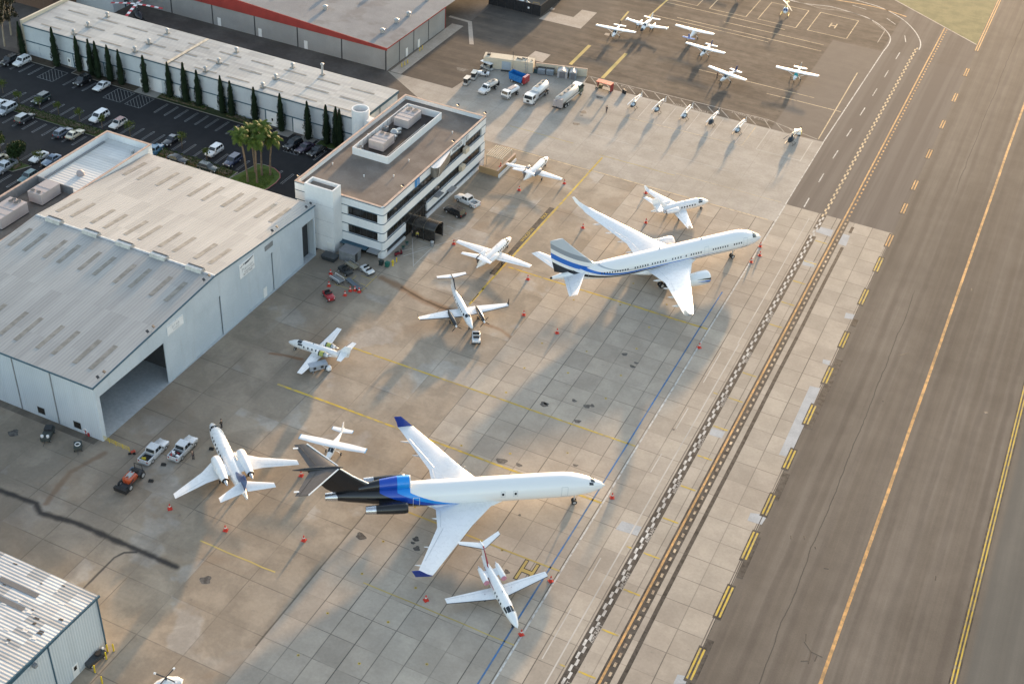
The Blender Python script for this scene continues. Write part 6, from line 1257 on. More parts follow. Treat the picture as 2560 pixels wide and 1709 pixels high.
p = on(pk1, -2.2, .3); small('tool_case', 'yellow tool case in the open bed of the silver pickup', 'tool case', p, .661, .4, [('case', MB().box(-.3, .3, -.2, .2, 0, .35), YEL), ('handle', MB().tube([(-.12, 0, .351), (-.12, 0, .43), (.12, 0, .43), (.12, 0, .351)], .02, 5), BLK)])
p = on(pk2, -2.0, 0); small('gear_pile', 'heap of white and red gear in the loaded pickup bed', 'equipment', p, .661, .2, [('box', MB().obox((-.4, .2, .3), (.5, .5, .6), .3).obox((.5, -.3, .25), (.6, .35, .5), -.4), WHT), ('tools', MB().obox((-.5, -.4, .5), (.2, .5, .2), .5).tube([(-.7, .5, .4), (.6, .1, .65)], .06, 6), M('tool_red', (.4, .03, .03), .5)), ('crate', MB().obox((0, .35, .3), (.5, .45, .6)), BLK)])

# ---- fuel trucks and yard vehicles
def truck_wheels(t, xs_, hw, r, dual=()):
    for x in xs_:
        for s in (-1, 1): tyre_wheel(t, x, s * (hw - .14), r, .5 if x in dual else .28)
def tank(t, x0, x1, z, ry, rz_, mat, deck, n_=20, name='tank'):
    m = MB(); R_ = lambda x, k: [(x, ry * k * cos(2 * PI * j / n_) * (1 if True else 0), z + rz_ * k * sin(2 * PI * j / n_)) for j in range(n_)]
    m.loft([R_(x0, .55), R_(x0 + .12, .9), R_(x0 + .4, 1), R_(x1 - .4, 1), R_(x1 - .12, .9), R_(x1, .55)], 0, True); tk = m.build(name, mat, t)
    m = MB().box(x0 + .5, x1 - .5, -.38, .38, z + rz_ - .02, z + rz_ + .05); k = int((x1 - x0) / 2)
    for i in range(k): m.cyl((x0 + 1 + i * 2, 0), .25, z + rz_ + .051, z + rz_ + .16, 10)
    m.build('walkway', deck, tk); return tk
def cab(t, x0, x1, hw, z0, z1, mat, glass_front=True, rake=.12):
    m = MB().frus((x0, x1, -hw, hw), z0, (x0, x1, -hw, hw), (z0 + z1) / 2).frus((x0, x1, -hw, hw), (z0 + z1) / 2 + .001, (x0 + .03, x1 - rake, -hw + .08, hw - .08), z1); c = m.build('cab', mat, t)
    zm = (z0 + z1) / 2; d = rake * .5
    MB().add([(x1 + .015 - rake * .12, -hw * .86, zm + .08), (x1 + .015 - rake * .12, hw * .86, zm + .08), (x1 + .015 - rake * .85, hw * .82, z1 - .12), (x1 + .015 - rake * .85, -hw * .82, z1 - .12)], [(0, 1, 2, 3)]).build('windshield', CARG, c)
    for s in (-1, 1): MB().add([(x0 + .25, s * (hw + .01 - .01), zm + .1), (x1 - rake - .1, s * (hw - .005), zm + .1), (x1 - rake - .15, s * (hw - .05), z1 - .15), (x0 + .25, s * (hw - .05), z1 - .15)], [(0, 1, 2, 3)]).build('side_window', CARG, c)
    for s in (-1, 1): MB().obox((x1 + .02, s * hw * .72, z0 + .22), (.08, .26, .18)).build('headlight', HL, c); MB().obox((x1 - .25, s * (hw + .18), z1 - .45), (.1, .2, .4)).build('mirror', PLASTIC, c)
    return c
DECK = M('deck_grey', (.17, .18, .18), .6, 0, .2); CH_ = T_dark
a = q(2, 0, 145, 965); t = thing('fuel_truck', 'white fuel tanker with a cab-over front, facing the camera', 'fuel truck', (a.x + .2, a.y + 4.4, 0), rad(-92))
MB().box(-4.6, 4.4, -.45, .45, .55, .85).build('chassis', CH_, t); cab(t, 2.7, 4.6, 1.2, .55, 2.55, CW); MB().box(1.2, 2.68, -1.15, 1.15, .9, 2.3).build('pump_cabinet', M('cabinet_grey', (.5, .5, .5), .5), t); tank(t, -4.5, 1.1, 2.0, 1.22, 1.1, CW, DECK); truck_wheels(t, (3.3, -2.6, -3.7), 1.22, .5, (-2.6, -3.7)); MB().box(4.62, 4.7, -.35, .35, .85, 1.35).build('grille', BLK, t); MB().box(4.55, 4.75, -1.2, 1.2, .45, .65).build('bumper', T_grey, t)
for s in (-1, 1): MB().box(-2.2, 1.0, s * 1.0, s * 1.2, .55, .95).build('side_locker', T_grey, t)
a = q(2, 0, 400, 1010); t = thing('fuel_truck', 'long silver fuel tanker with a dark green cab at its far end', 'fuel truck', (a.x + .6, a.y + 6.0, 0), rad(86))
GRN = paint('truck_green', (.012, .06, .035)); MB().box(-5.6, 5.5, -.45, .45, .6, .9).build('chassis', CH_, t); c_ = cab(t, 3.5, 5.6, 1.2, .6, 2.7, GRN); MB().box(3.6, 5.3, -1.0, 1.0, 2.71, 2.85).build('roof_deflector', CW, c_)
SIL = mat_wall('tank_silver', (.50, .48, .45), (.60, .58, .55), .35, .3); tank(t, -5.2, 3.3, 2.05, 1.22, 1.12, SIL, DECK); truck_wheels(t, (4.5, -2.4, -3.7), 1.22, .5, (-2.4, -3.7)); MB().box(-5.9, -5.1, -1.2, .0, .8, 2.9).box(-5.8, -5.25, .05, 1.15, .8, 2.2).build('rear_cabinet', UNIT, t); MB().box(-6.1, -5.9, -1.2, 1.2, .5, .75).build('bumper', T_dark, t); MB().tube([(3.1, .8, 1.0), (3.1, .8, 3.6)], .1, 8).build('exhaust_stack', GRN, t)
for s in (-1, 1): MB().box(-3.5, 3.2, s * 1.2, s * 1.32, 1.2, 1.5).build('hose_tray', SIL, t)
a = G(1222, 226); t = thing('fuel_truck', 'white bonneted pickup tanker with silver tank, nearest the golf carts', 'fuel truck', (a.x, a.y, 0), rad(-100))
m = MB(); m.loft([section(x, .95 * f, z0, z1) for x, f, z0, z1 in ((3.3, .85, .45, .95), (3.1, .95, .35, 1.1), (1.8, 1, .35, 1.2), (.7, 1, .35, 1.2))], 0, True); m.frus((.7, 1.9, -.9, .9), 1.19, (.75, 1.35, -.76, .76), 1.95); m.build('cab', CW, t)
MB().add([(1.87, -.75, 1.3), (1.87, .75, 1.3), (1.45, .66, 1.88), (1.45, -.66, 1.88)], [(0, 1, 2, 3)]).build('windshield', CARG, t)
for s in (-1, 1): MB().add([(.85, s * .9, 1.3), (1.7, s * .9, 1.3), (1.35, s * .785, 1.85), (.85, s * .785, 1.85)], [(0, 1, 2, 3)]).build('side_window', CARG, t); MB().obox((3.28, s * .65, .85), (.12, .3, .18)).build('headlight', HL, t)
MB().box(-2.6, .6, -.4, .4, .5, .75).build('chassis', CH_, t); tank(t, -2.7, .5, 1.5, .95, .62, SIL, DECK); truck_wheels(t, (2.4, -1.5), .98, .4, (-1.5,)); MB().box(3.3, 3.4, -.9, .9, .4, .6).build('bumper', GALV, t); MB().box(-3.1, -2.7, -.9, .9, .5, 1.5).build('hose_reel', BLK, t)
a = G(1276, 240); t = thing('service_truck', 'small white cab-over truck with dark lower front and grey body', 'truck', (a.x, a.y, 0), rad(-100))
MB().box(-2.4, 2.3, -.4, .4, .45, .7).build('chassis', CH_, t); cab(t, 1.2, 2.6, .98, .5, 2.1, CW, rake=.3); m = MB(); m.loft([[(x, .95 * cos(2 * PI * j / 16), 1.4 + .62 * sin(2 * PI * j / 16)) for j in range(16)] for x in (-2.5, .9)], 0, True); m.build('tank', CW, t); MB().box(-1.7, .6, -.55, .55, 2.0, 2.1).build('walkway', M('hatch_grey', (.33, .30, .31), .6), t); truck_wheels(t, (1.8, -1.5), 1.0, .4, (-1.5,)); MB().box(2.62, 2.72, -.95, .95, .4, .95).build('bumper', T_grey, t)
a = G(1297, 206); t = thing('dump_skip', 'blue and red tipped skip trailer in front of the fuel tanks', 'trailer', (a.x, a.y, 0), rad(-6))
m = MB(); m.add([(-2.2, -1.1, .7), (1.2, -1.1, .5), (1.6, -1.1, 2.1), (-2.4, -1.1, 2.4), (-2.2, 1.1, .7), (1.2, 1.1, .5), (1.6, 1.1, 2.1), (-2.4, 1.1, 2.4)], [(0, 1, 2, 3), (7, 6, 5, 4), (0, 4, 5, 1), (1, 5, 6, 2), (3, 7, 4, 0)]); m.build('skip_body', paint('skip_blue', (.02, .17, .46)), t); MB().box(1.62, 2.3, -1.15, 1.15, .6, 2.3).build('end_guard', paint('skip_red', (.33, .02, .025)), t); MB().box(-2.0, 2.2, -.8, .8, .4, .6).build('chassis', CH_, t); truck_wheels(t, (-1.4, 1.6), 1.1, .4)
# golf carts
def golf(label, p, hdg, long_=False, roofm=None):
    t = thing('golf_cart', label, 'golf cart', (p[0], p[1], 0), rad(hdg), 'golf carts by the dark ramp'); L = 1.75 if long_ else 1.2
    MB().frus((-L, L, -.55, .55), .28, (-L + .05, L - .25, -.55, .55), .62).box(-.5, -.1, -.5, .5, .621, 1.0).build('body', M('cart_body', (.42, .41, .38), .5), t); MB().box(-L + .05, L - .2, -.6, .6, 1.78, 1.88).build('roof', roofm or M('cart_roof', (.60, .58, .52), .5), t)
    MB().box(-.55, -.12, -.5, .5, 1.0, 1.08).box(-.7, -.56, -.5, .5, .9, 1.4).build('seat', BLK, t); MB().add([(L - .35, -.5, .7), (L - .35, .5, .7), (L - .45, .5, 1.75), (L - .45, -.5, 1.75)], [(0, 1, 2, 3)]).build('windshield', CARG, t)
    for x in (L - .35, -L + .15):
        for s in (-1, 1): MB().tube([(x, s * .52, .6), (x - .05, s * .55, 1.78)], .025, 5).build('post', T_dark, t)
    for x in (L - .3, -L + .35):
        for s in (-1, 1): tyre_wheel(t, x, s * .52, .22, .18)
golf('beige-roofed golf cart at the bottom end of the dark ramp edge', G(1167, 211), -88); golf('narrow pale golf cart, second along the dark ramp edge', G(1185, 197), -80); golf('long golf cart with white canopy beside the fuel tanks', G(1217, 173), -14, True, CW)
def tug(label, p, hdg, mat, seat=BLK, k=1.0, name='tow_tractor', back=None, group=None):
    t = thing(name, label, 'tow tractor', (p[0], p[1], 0), rad(hdg), group); t.scale = (k, k, k)
    m = MB(); m.loft([section(x, .72 * f, z0, z1, .1) for x, f, z0, z1 in ((1.5, .86, .4, .9), (1.35, .97, .32, 1.02), (.25, 1, .32, 1.08), (.2, 1, .32, .7), (-.75, 1, .32, .7), (-.78, 1, .32, 1.0), (-1.4, .98, .36, .98), (-1.5, .9, .42, .85))], 0, True); m.build('body', mat, t)
    MB().box(-.7, -.25, -.5, .5, .701, .95).box(-.78, -.66, -.5, .5, .951, 1.4).build('seat', seat, t); MB().tube([(.3, .2, 1.0), (.05, .2, 1.25)], .03, 6).build('steering_wheel', BLK, t); MB().box(.22, .27, -.62, .62, 1.05, 1.5).build('windshield', CARG, t)
    for x in (.95, -.95):
        for s in (-1, 1): tyre_wheel(t, x, s * .66, .32, .22)
    for s in (-1, 1): MB().obox((1.5, s * .5, .75), (.08, .2, .14)).build('headlight', HL, t)
    MB().box(-1.62, -1.5, -.7, .7, .42, .6).build('bumper', T_dark, t); return t
tug('white open tow tractor with black wheels beside the office service bay', G(918, 681), 158, CW); tug('white ramp tug with raised tail by the fuel tanks', G(1208, 189), 200, CW)
TPT = paint('tug_white', (.66, .66, .66)); tug('small white tug with red lamps attached to the turboprop nose', G(1190, 850), 118, TPT, M('seat_black', (.02, .02, .022), .7), 1.05)
RD = paint('tug_red', (.33, .015, .02)); tug('red tow tractor with black nose, alone near the hangar doors', G(822, 745), -35, RD, BLK, 1.0)
# red and black tractor behind the first pickup
a = G(330, 1204); t = thing('loader_tractor', 'black and orange-red loader tractor behind the silver pickup', 'tractor', (a.x, a.y, 0), rad(93))
ORG = paint('tractor_orange', (.42, .07, .02)); m = MB(); m.loft([section(x, hw, z0, z1, .12) for x, hw, z0, z1 in ((-1.3, .6, .7, 1.3), (-1.1, .75, .6, 1.6), (.5, .8, .6, 1.6), (.7, .7, .7, 1.2))], 0, True); m.build('body', ORG, t)
MB().box(-2.4, 2.2, -.6, .6, .45, .75).box(.71, 2.1, -.9, .9, .751, 1.05).build('chassis', T_dark, t); MB().frus((-2.9, -1.9, -1.1, 1.1), .25, (-3.0, -2.4, -1.1, 1.1), 1.0).build('bucket', BLK, t); MB().box(-.6, .2, -.4, .4, 1.601, 1.75).tube([(-.9, -.3, 1.7), (.5, -.3, 1.75)], .08, 6).tube([(-.9, .3, 1.7), (.5, .3, 1.75)], .08, 6).build('engine_cover', GALV, t)
MB().box(.9, 1.4, -.4, .4, 1.051, 1.5).build('seat', BLK, t); MB().tube([(1.9, -.7, 1.0), (1.9, -.7, 2.1), (1.9, .7, 2.1), (1.9, .7, 1.0)], .06, 6).build('roll_bar', BLK, t); MB().box(1.2, 2.0, .91, 1.25, .6, 1.0).build('toolbox', M('toolbox_blue', (.06, .12, .20), .5), t)
truck_wheels(t, (-1.6, 1.5), 1.05, .55); 
for s in (-1, 1): MB().tube([(-.5, s * .85, 1.3), (-2.5, s * .95, .7)], .08, 6).build('lift_arm', T_dark, t)
# baggage and ground power carts
def cart(label, p, hdg, L, W, h, mat, frame=True, name='baggage_cart', z0=.45, rail=None, cat='cart'):
    t = thing(name, label, cat, (p[0], p[1], 0), rad(hdg)); MB().box(-L / 2, L / 2, -W / 2, W / 2, z0, z0 + h).build('deck' if h < .4 else 'housing', mat, t)
    for x in (-L * .34, L * .34):
        for s in (-1, 1): tyre_wheel(t, x, s * (W / 2 - .05), .22, .16)
    MB().tube([(L / 2, 0, z0), (L / 2 + .9, 0, .3)], .04, 6).build('tow_bar', T_dark, t)
    if rail:
        m = MB()
        for s in (-1, 1): m.tube([(-L / 2, s * W / 2, z0 + h), (-L / 2, s * W / 2, z0 + h + .45), (L / 2, s * W / 2, z0 + h + .45), (L / 2, s * W / 2, z0 + h)], .05, 6)
        m.build('rail', rail, t)
    return t
cart('white-railed flat cart on the marked service bay', G(843, 703), -18, 2.6, 1.3, .14, T_grey, rail=WHT); cart('tan flat cart behind the dark tow tractor', G(880, 668), -20, 2.7, 1.2, .14, M('tan_deck', (.30, .26, .18), .6), rail=GALV)
tug('dark grey tow tractor with pale bonnet in the service bay', G(863, 682), 160, M('tug_charcoal', (.035, .038, .04), .5))
t = cart('grey-blue tow bar trailer lying in the service bay', G(884, 714), -25, 4.2, .9, .2, M('cart_blue', (.10, .125, .15), .5), z0=.35); MB().tube([(-1.6, .9, .2), (2.6, 1.3, .3)], .07, 6).build('tow_bar', T_grey, t)
t = cart('grey box ground power cart beside the wing of the open-cowled jet', G(795, 924), 52, 3.2, 1.3, .95, M('gpu_grey', (.34, .37, .41), .45, 0, .1), name='ground_power_cart'); MB().box(-1.0, -.5, -.66, -.651, .7, 1.2).box(.3, .8, -.66, -.651, .7, 1.2).build('access_panel', T_dark, t)
small('lavatory_tank', 'white dome-topped tank with black side behind the grey power cart', 'tank', G(822, 925), 0, .3, [('tank', MB().lathe((0, 0), [(.3, .12), (.48, .2), (.5, .6), (.4, .85), (.1, .95)], 14), WHT), ('cover', MB().box(-.52, -.2, -.3, .3, .3, .98), BLK), ('base', MB().box(-.4, .4, -.3, .3, 0, .119), T_dark)])
OLV = M('olive_grey', (.055, .065, .06), .6, 0, .15)
t = cart('olive grey ground cart with two white tanks by the hangar side wall', G(121, 1092), -65, 3.2, 1.4, .6, OLV, name='ground_power_cart'); MB().lathe((1.2, -.45), [(.22, 1.051), (.24, 1.4), (.1, 1.5)], 10).lathe((1.2, .45), [(.22, 1.051), (.24, 1.4), (.1, 1.5)], 10).build('cylinder', WHT, t); MB().box(-1.4, -.2, -.6, .6, 1.051, 1.45).build('cover', T_dark, t)
t = cart('small olive ground cart with a white coiled hose by the hangar corner', G(196, 1121), -50, 1.7, 1.2, .45, OLV, name='ground_power_cart'); m = MB(); m.tube([(.4 * cos(a), .4 * sin(a), .95) for a in [k * PI / 6 for k in range(13)]], .07, 6); m.build('hose', WHT, t)
small('hose_rack', 'white hose loop on a red stand against the hangar corner', 'hose', q(0, 2, 790, 855), 0, .1, [('hose', MB().tube([(.4 * cos(a), 0, .9 + .45 * sin(a)) for a in [k * PI / 7 for k in range(15)]], .06, 6), WHT), ('stand', MB().box(-.05, .05, -.05, .05, 0, .9).box(.4, .7, -.15, .15, 0, .6), M('stand_red', (.35, .03, .03), .5))])
# yellow barrier rails
a, b = q(0, 2, 945, 900), q(0, 2, 1190, 1010); d = (b - a); L = d.length; t = thing('barrier', 'yellow rail barrier running out from the hangar corner', 'barrier', (a.x, a.y, 0), math.atan2(d.y, d.x))
for z in (.35, .65, .95): MB().tube([(0, 0, z), (L, 0, z)], .035, 6).build('rail', YEL, t)
for i in range(5): MB().tube([(L * i / 4, 0, 0), (L * i / 4, 0, 1.0)], .04, 6).build('post', YEL, t)
small('fire_extinguisher', 'red wheeled fire extinguisher at the end of the yellow barrier', 'fire extinguisher', q(0, 2, 1225, 1025), 0, .8, [('cylinder', MB().tube([(-.35, 0, .35), (.3, 0, .55)], .22, 10), M('ext_red', (.45, .06, .03), .45)), ('trolley', MB().box(-.8, -.3, -.15, .15, .1, .25).tube([(-.2, 0, .3), (-.7, 0, .2)], .06, 6), BLK), ('wheel', MB().obox((.1, .25, .2), (.4, .1, .4)).obox((.1, -.25, .2), (.4, .1, .4)), BLK)])
# office corner clutter
p = q(1, 1, 960, 850); t = thing('utility_shed', 'grey metal shed in front of the office service door', 'shed', (-38.9, 8.6, 0)); MB().box(-1.7, 1.7, -1.3, 1.3, 0, 2.0).build('wall', T_grey, t); MB().box(-1.8, 1.8, -1.4, 1.4, 2.001, 2.1).build('roof', M('shed_roof', (.22, .22, .23), .5), t); MB().box(1.701, 1.75, -.9, -.1, .05, 1.9).build('door', T_dark, t)
t = thing('skip_bin', 'dark flat-topped bin between the stair tower and the grey shed', 'bin', (-42.0, 6.3, 0)); MB().frus((-1.3, 1.3, -.8, .8), .15, (-1.5, 1.5, -.95, .95), 1.0).build('body', M('bin_dark', (.035, .04, .045), .6), t); MB().box(-1.52, 1.52, -.97, .97, 1.001, 1.06).build('lid', M('bin_lid', (.05, .055, .06), .5), t)
BG = M('bin_green', (.01, .12, .09), .5)
def wheelie(label, p, mat): small('wheelie_bin', label, 'bin', p, 0, rnd.uniform(-.4, .4), [('body', MB().frus((-.3, .3, -.3, .3), .1, (-.38, .38, -.38, .38), 1.0), mat), ('lid', MB().box(-.4, .4, -.4, .4, 1.001, 1.08), mat), ('wheel', MB().obox((-.3, .3, .1), (.2, .08, .2)).obox((-.3, -.3, .1), (.2, .08, .2)), BLK)])
wheelie('green wheelie bin at the office corner', q(1, 1, 1205, 880), BG); wheelie('dark green-black bin at the office corner, left of the green one', q(1, 1, 1150, 865), M('bin_black', (.015, .03, .03), .5))
small('hydrant', 'yellow fire hydrant beside the green bin at the office corner', 'hydrant', q(1, 1, 1255, 868), 0, 0, [('barrel', MB().lathe((0, 0), [(.22, 0), (.16, .1), (.15, .9), (.22, .95), (.2, 1.15), (.06, 1.3)], 12), YEL), ('outlet', MB().tube([(-.32, 0, .75), (.32, 0, .75)], .1, 8), YEL)])
def bollard(label, p, h=1.1): small('bollard', label, 'bollard', p, 0, 0, [('post', MB().lathe((0, 0), [(.11, 0), (.11, h - .08), (.06, h)], 10), YEL), ('base', MB().cyl((0, 0), .17, 0, .05, 10), T_grey)], 'yellow bollards')
bollard('yellow bollard right of the fire hydrant', q(1, 1, 1290, 838)); bollard('yellow bollard beside the stair tower door', q(1, 1, 752, 805), .9)
for p, lb in (((990, 1275), 'yellow bollard tucked at the shed corner'), ((1045, 1270), 'yellow bollard farthest out from the shed corner'), ((978, 1345), 'yellow bollard just below the shed corner pair'), ((873, 1465), 'yellow bollard near the shed door'), ((940, 1567), 'yellow bollard cut by the bottom photo edge')): bollard(lb, q(0, 3, *p), 1.5)
for x, y, lb in ((-72.3, 88, 'yellow bollard nearest the red-fascia hangar corner'), (-72.2, 89.3, 'middle yellow bollard of the three by the red-fascia hangar corner'), (-72.1, 90.6, 'third yellow bollard from the red-fascia hangar corner'), (-73, 98.5, 'yellow bollard by the white doors of the red-fascia hangar'), (-73, 99.8, 'yellow bollard farthest along the red-fascia hangar')): bollard(lb, (x, y))
t = thing('hose_cart', 'dark hose cart against the end of the blue metal shed', 'cart', (*q(0, 3, 880, 1360)[:2], 0), rad(80)); MB().box(-1.5, 1.5, -.5, .5, .3, .9).build('housing', M('hose_cart_grey', (.045, .05, .055), .6), t); m = MB(); m.cyl((.5, 0), .4, .901, 1.2, 14); m.build('reel', BLK, t); MB().obox((1.5, .2, 1.0), (.3, .3, .2)).build('lamp', WHT, t)
for x in (-1, 1): tyre_wheel(t, x, .5, .25, .16); tyre_wheel(t, x, -.5, .25, .16)
small('scooter', 'dark red motor scooter parked by the office windows', 'scooter', q(1, 1, 1305, 775), 0, 1.1, [('body', MB().frus((-.8, .5, -.22, .22), .35, (-.7, .2, -.18, .18), .85).obox((.7, 0, .6), (.15, .4, .7)), M('scooter_red', (.16, .01, .02), .35)), ('seat', MB().box(-.7, .1, -.17, .17, .851, .95), BLK), ('handlebar', MB().tube([(.65, -.35, 1.05), (.65, .35, 1.05)], .03, 6), BLK), ('wheel', MB().obox((.75, 0, .22), (.44, .12, .44)), BLK), ('wheel', MB().obox((-.6, 0, .22), (.44, .12, .44)), BLK)])
PLT = mat_patchy('pot_leaf', (.02, .07, .05), (.04, .11, .08), 3)
for p, lb in (((1350, 720), 'teal-green potted plant nearest the red scooter by the office windows'), ((1385, 680), 'teal-green potted plant nearest the entrance canopy')):
    m = MB(); [m.tube([(0, 0, .45), (.3 * cos(a), .3 * sin(a), .8), (.55 * cos(a), .55 * sin(a), .7)], [.06, .05, .01], 4) for a in [k * .7 for k in range(9)]]; small('potted_plant', lb, 'plant', q(1, 1, *p), 0, 0, [('leaves', m, PLT), ('pot', MB().lathe((0, 0), [(.25, 0), (.33, .45), (.3, .46)], 10), M('pot', (.12, .14, .15), .6))])
small('standpipe_bin', 'grey cylindrical waste bin beside the entrance canopy', 'bin', q(1, 1, 1615, 690), 0, 0, [('body', MB().cyl((0, 0), .38, 0, 1.0, 14), T_grey), ('lid', MB().lathe((0, 0), [(.4, 1.001), (.3, 1.15), (.1, 1.2)], 14), GALV)])
# red loading stand beside the silver tanker
a = q(2, 0, 845, 830); t = thing('work_stand', 'orange-red open shelter stand at the edge of the dark ramp', 'stand', (a.x, a.y, 0), rad(-3)); OR = M('stand_orange', (.50, .085, .04), .5, 0, .1)
MB().frus((-2.0, 2.0, -.9, .9), 2.15, (-2.0, 2.0, -.9, .9), 2.25).build('roof', OR, t); MB().box(1.9, 2.0, -.9, .9, .3, 2.149).box(-2.0, -1.9, .2, .9, .3, 2.149).build('side_panel', M('stand_panel', (.24, .015, .02), .5), t); MB().box(-1.89, 1.89, -.7, .85, .5, .6).build('platform', T_dark, t)
for x in (-1.8, 1.8):
    for y in (-.75, .75): tyre_wheel(t, x, y, .28, .2)
for x in (-1.95, 1.95): MB().tube([(x, -.85, .3), (x, -.85, 2.149)], .05, 6).build('post', M('post_brass', (.22, .16, .05), .5), t)
MB().box(-1.4, -.6, -.4, .4, .601, 1.3).build('machine', M('machine_brown', (.12, .09, .04), .6), t)
# above-ground fuel tanks, screen wall and what stands along it
def block_tank(label, c, r0, L, W, H, extra):
    t = thing('fuel_tank', label, 'fuel tank', (c[0], c[1], 0), r0); MB().box(-L / 2, L / 2, -W / 2, W / 2, .12, H).build('vault', W_cream, t); MB().box(-L / 2 - .1, L / 2 + .1, -W / 2 - .1, W / 2 + .1, 0, .119).build('plinth', T_grey, t)
    for nm, mb, mt in extra: mb.build(nm, mt, t)
    return t
block_tank('long cream block fuel tank with a black hatch at its left end', (-51.9, 100.9), rad(15.8), 7.4, 2.9, 3.0, [('hatch', MB().box(-3.0, -2.2, -.3, .5, 3.001, 3.4), T_dark), ('roller_door', MB().box(1.0, 3.2, -1.53, -1.451, .3, 2.4), M('roller_blue', (.33, .39, .44), .5)), ('vent_pipe', MB().tube([(3.5, 0, 3.0), (3.5, 0, 4.6)], .06, 6), T_dark), ('door_step', MB().box(.9, 3.3, -2.1, -1.54, 0, .2), T_dark)])
block_tank('cream block fuel tank with pipework on top and a ladder', (-45.8, 102.5), rad(15.8), 5.0, 2.9, 3.0, [('pipework', MB().tube([(-1.8, .2, 3.1), (-.4, -.5, 3.15)], .12, 6).tube([(-.6, .5, 3.1), (.8, .4, 3.1)], .12, 6).tube([(1.9, .4, 3.1), (2.1, -.4, 3.1)], .1, 6), T_dark), ('ladder', MB().tube([(.6, -1.5, .1), (.6, -1.5, 3.9), (.6, -.7, 3.9)], .05, 6).tube([(1.1, -1.5, .1), (1.1, -1.5, 3.9), (1.1, -.7, 3.9)], .05, 6).box(.6, 1.1, -1.53, -1.48, .5, .56).box(.6, 1.1, -1.53, -1.48, 1.1, 1.16).box(.6, 1.1, -1.53, -1.48, 1.7, 1.76).box(.6, 1.1, -1.53, -1.48, 2.3, 2.36), GALV)])
a, b = Vector((-43.2, 104.0)), Vector((-30.8, 107.6)); d = b - a; t = thing('screen_wall', 'cream block wall behind the grey bins and shed', 'wall', (a.x, a.y, 0), math.atan2(d.y, d.x)); MB().box(0, d.length, 0, .25, 0, 2.1).build('wall', W_cream, t); MB().box(0, d.length, -.03, .28, 2.101, 2.18).build('coping', T_cop, t)
a_ = math.atan2(d.y, d.x)
def along(u, off=-1.3): v = a + d.normalized() * u; n_ = Vector((-d.y, d.x)).normalized() * off; return (v.x + n_.x, v.y + n_.y)
DBIN = M('bin_blue_grey', (.17, .20, .23), .5, 0, .12)
for u, lb in ((1.7, 'blue-grey waste container next to the fuel tank, left of the pair'), (3.8, 'blue-grey waste container, right of the pair beside the grey shed')):
    t = thing('waste_container', lb, 'bin', (*along(u), 0), a_, 'pair of waste containers'); MB().frus((-.95, .95, -.7, .7), .15, (-.95, .95, -.8, .8), 1.35).build('body', DBIN, t); MB().box(-.98, .98, -.2, .85, 1.36, 1.5).build('lid', T_dark, t); MB().add([(-.9, -.82, 1.0), (.9, -.82, 1.0), (.9, -.22, 1.5), (-.9, -.22, 1.5)], [(0, 1, 2, 3)]).build('front_flap', M('flap', (.28, .32, .35), .4), t)
    for sx in (-1, 1): MB().obox((sx * .7, -.5, .08), (.2, .15, .16)).obox((sx * .7, .5, .08), (.2, .15, .16)).build('wheel', BLK, t)
t = thing('dark_crate', 'dark teal crate between the fuel tank and the waste containers', 'crate', (*along(.2, -1.0), 0), a_); MB().box(-.5, .5, -.5, .5, 0, 1.2).build('box', M('teal_dark', (.03, .07, .08), .5), t); MB().box(-.53, .53, -.53, .53, 1.201, 1.27).build('lid', T_dark, t)
for u, lb, mt, w_ in ((7.0, 'grey garden shed with a dark door against the cream wall', M('shed_grey', (.36, .35, .35), .6, 0, .08), 1.25), (9.6, 'blue-grey storage locker between the garden shed and the green truck cab', DBIN, .85)):
    t = thing('storage_shed', lb, 'shed', (*along(u, -1.4), 0), a_); MB().box(-w_, w_, -1, 1, 0, 1.7).build('wall', mt, t)
    m = MB(); m.add([(-w_ - .05, -1.08, 1.7), (w_ + .05, -1.08, 1.7), (0, -1.08, 2.2), (-w_ - .05, 1.08, 1.7), (w_ + .05, 1.08, 1.7), (0, 1.08, 2.2)], [(0, 1, 2), (5, 4, 3), (0, 2, 5, 3), (1, 4, 5, 2), (0, 3, 4, 1)]); m.build('roof', M('shed_roof2', (.40, .39, .39), .6), t); MB().box(-w_ * .6, w_ * .6, -1.03, -1.001, .05, 1.6).build('door', M('shed_door', (.15, .145, .155), .6), t)
# black screened compound at the top
t = thing('screen_fence', 'black mesh fence compound at the top of the ramp', 'fence', (-63.5, 140, 0)); BM = M('black_mesh', (.012, .012, .014), .8, 0, .25)
FX0, FX1, FY0 = -71.8, -56.3, 135.5
for nm, bx_ in (('panel', (FX0, FX1, FY0, FY0 + .1)), ('panel', (FX1 - .1, FX1, FY0 + .11, 152)), ('panel', (FX0, FX0 + .1, FY0 + .11, 152)), ('panel', (FX0, FX1, 152.01, 152.1))): MB().box(bx_[0] + 63.5, bx_[1] + 63.5, bx_[2] - 140, bx_[3] - 140, 0, 3.0).build(nm, BM, t)
for i in range(7): MB().tube([((FX0 + (FX1 - FX0) * i / 6) + 63.5, FY0 - 140 - .05, 0), ((FX0 + (FX1 - FX0) * i / 6) + 63.5, FY0 - 140 - .05, 3.1)], .06, 6).build('post', T_dark, t)
MB().box(3.4, 3.9, -4.56, -4.52, 1.4, 1.9).build('notice', WHT, t)
small('steel_frame', 'yellow steel frame inside the black fenced compound', 'frame', (-59.0, 138.6), 0, .1, [('frame', MB().tube([(-.9, 0, 0), (-.9, 0, 2.2), (.9, 0, 2.2), (.9, 0, 0)], .08, 6).tube([(-1.4, -.8, .3), (1.4, -.8, .3)], .08, 6), M('frame_yellow', (.35, .24, .05), .5)), ('base', MB().box(-1.5, 1.5, -.9, .9, 0, .12), M('wood_base', (.25, .17, .07), .7))])
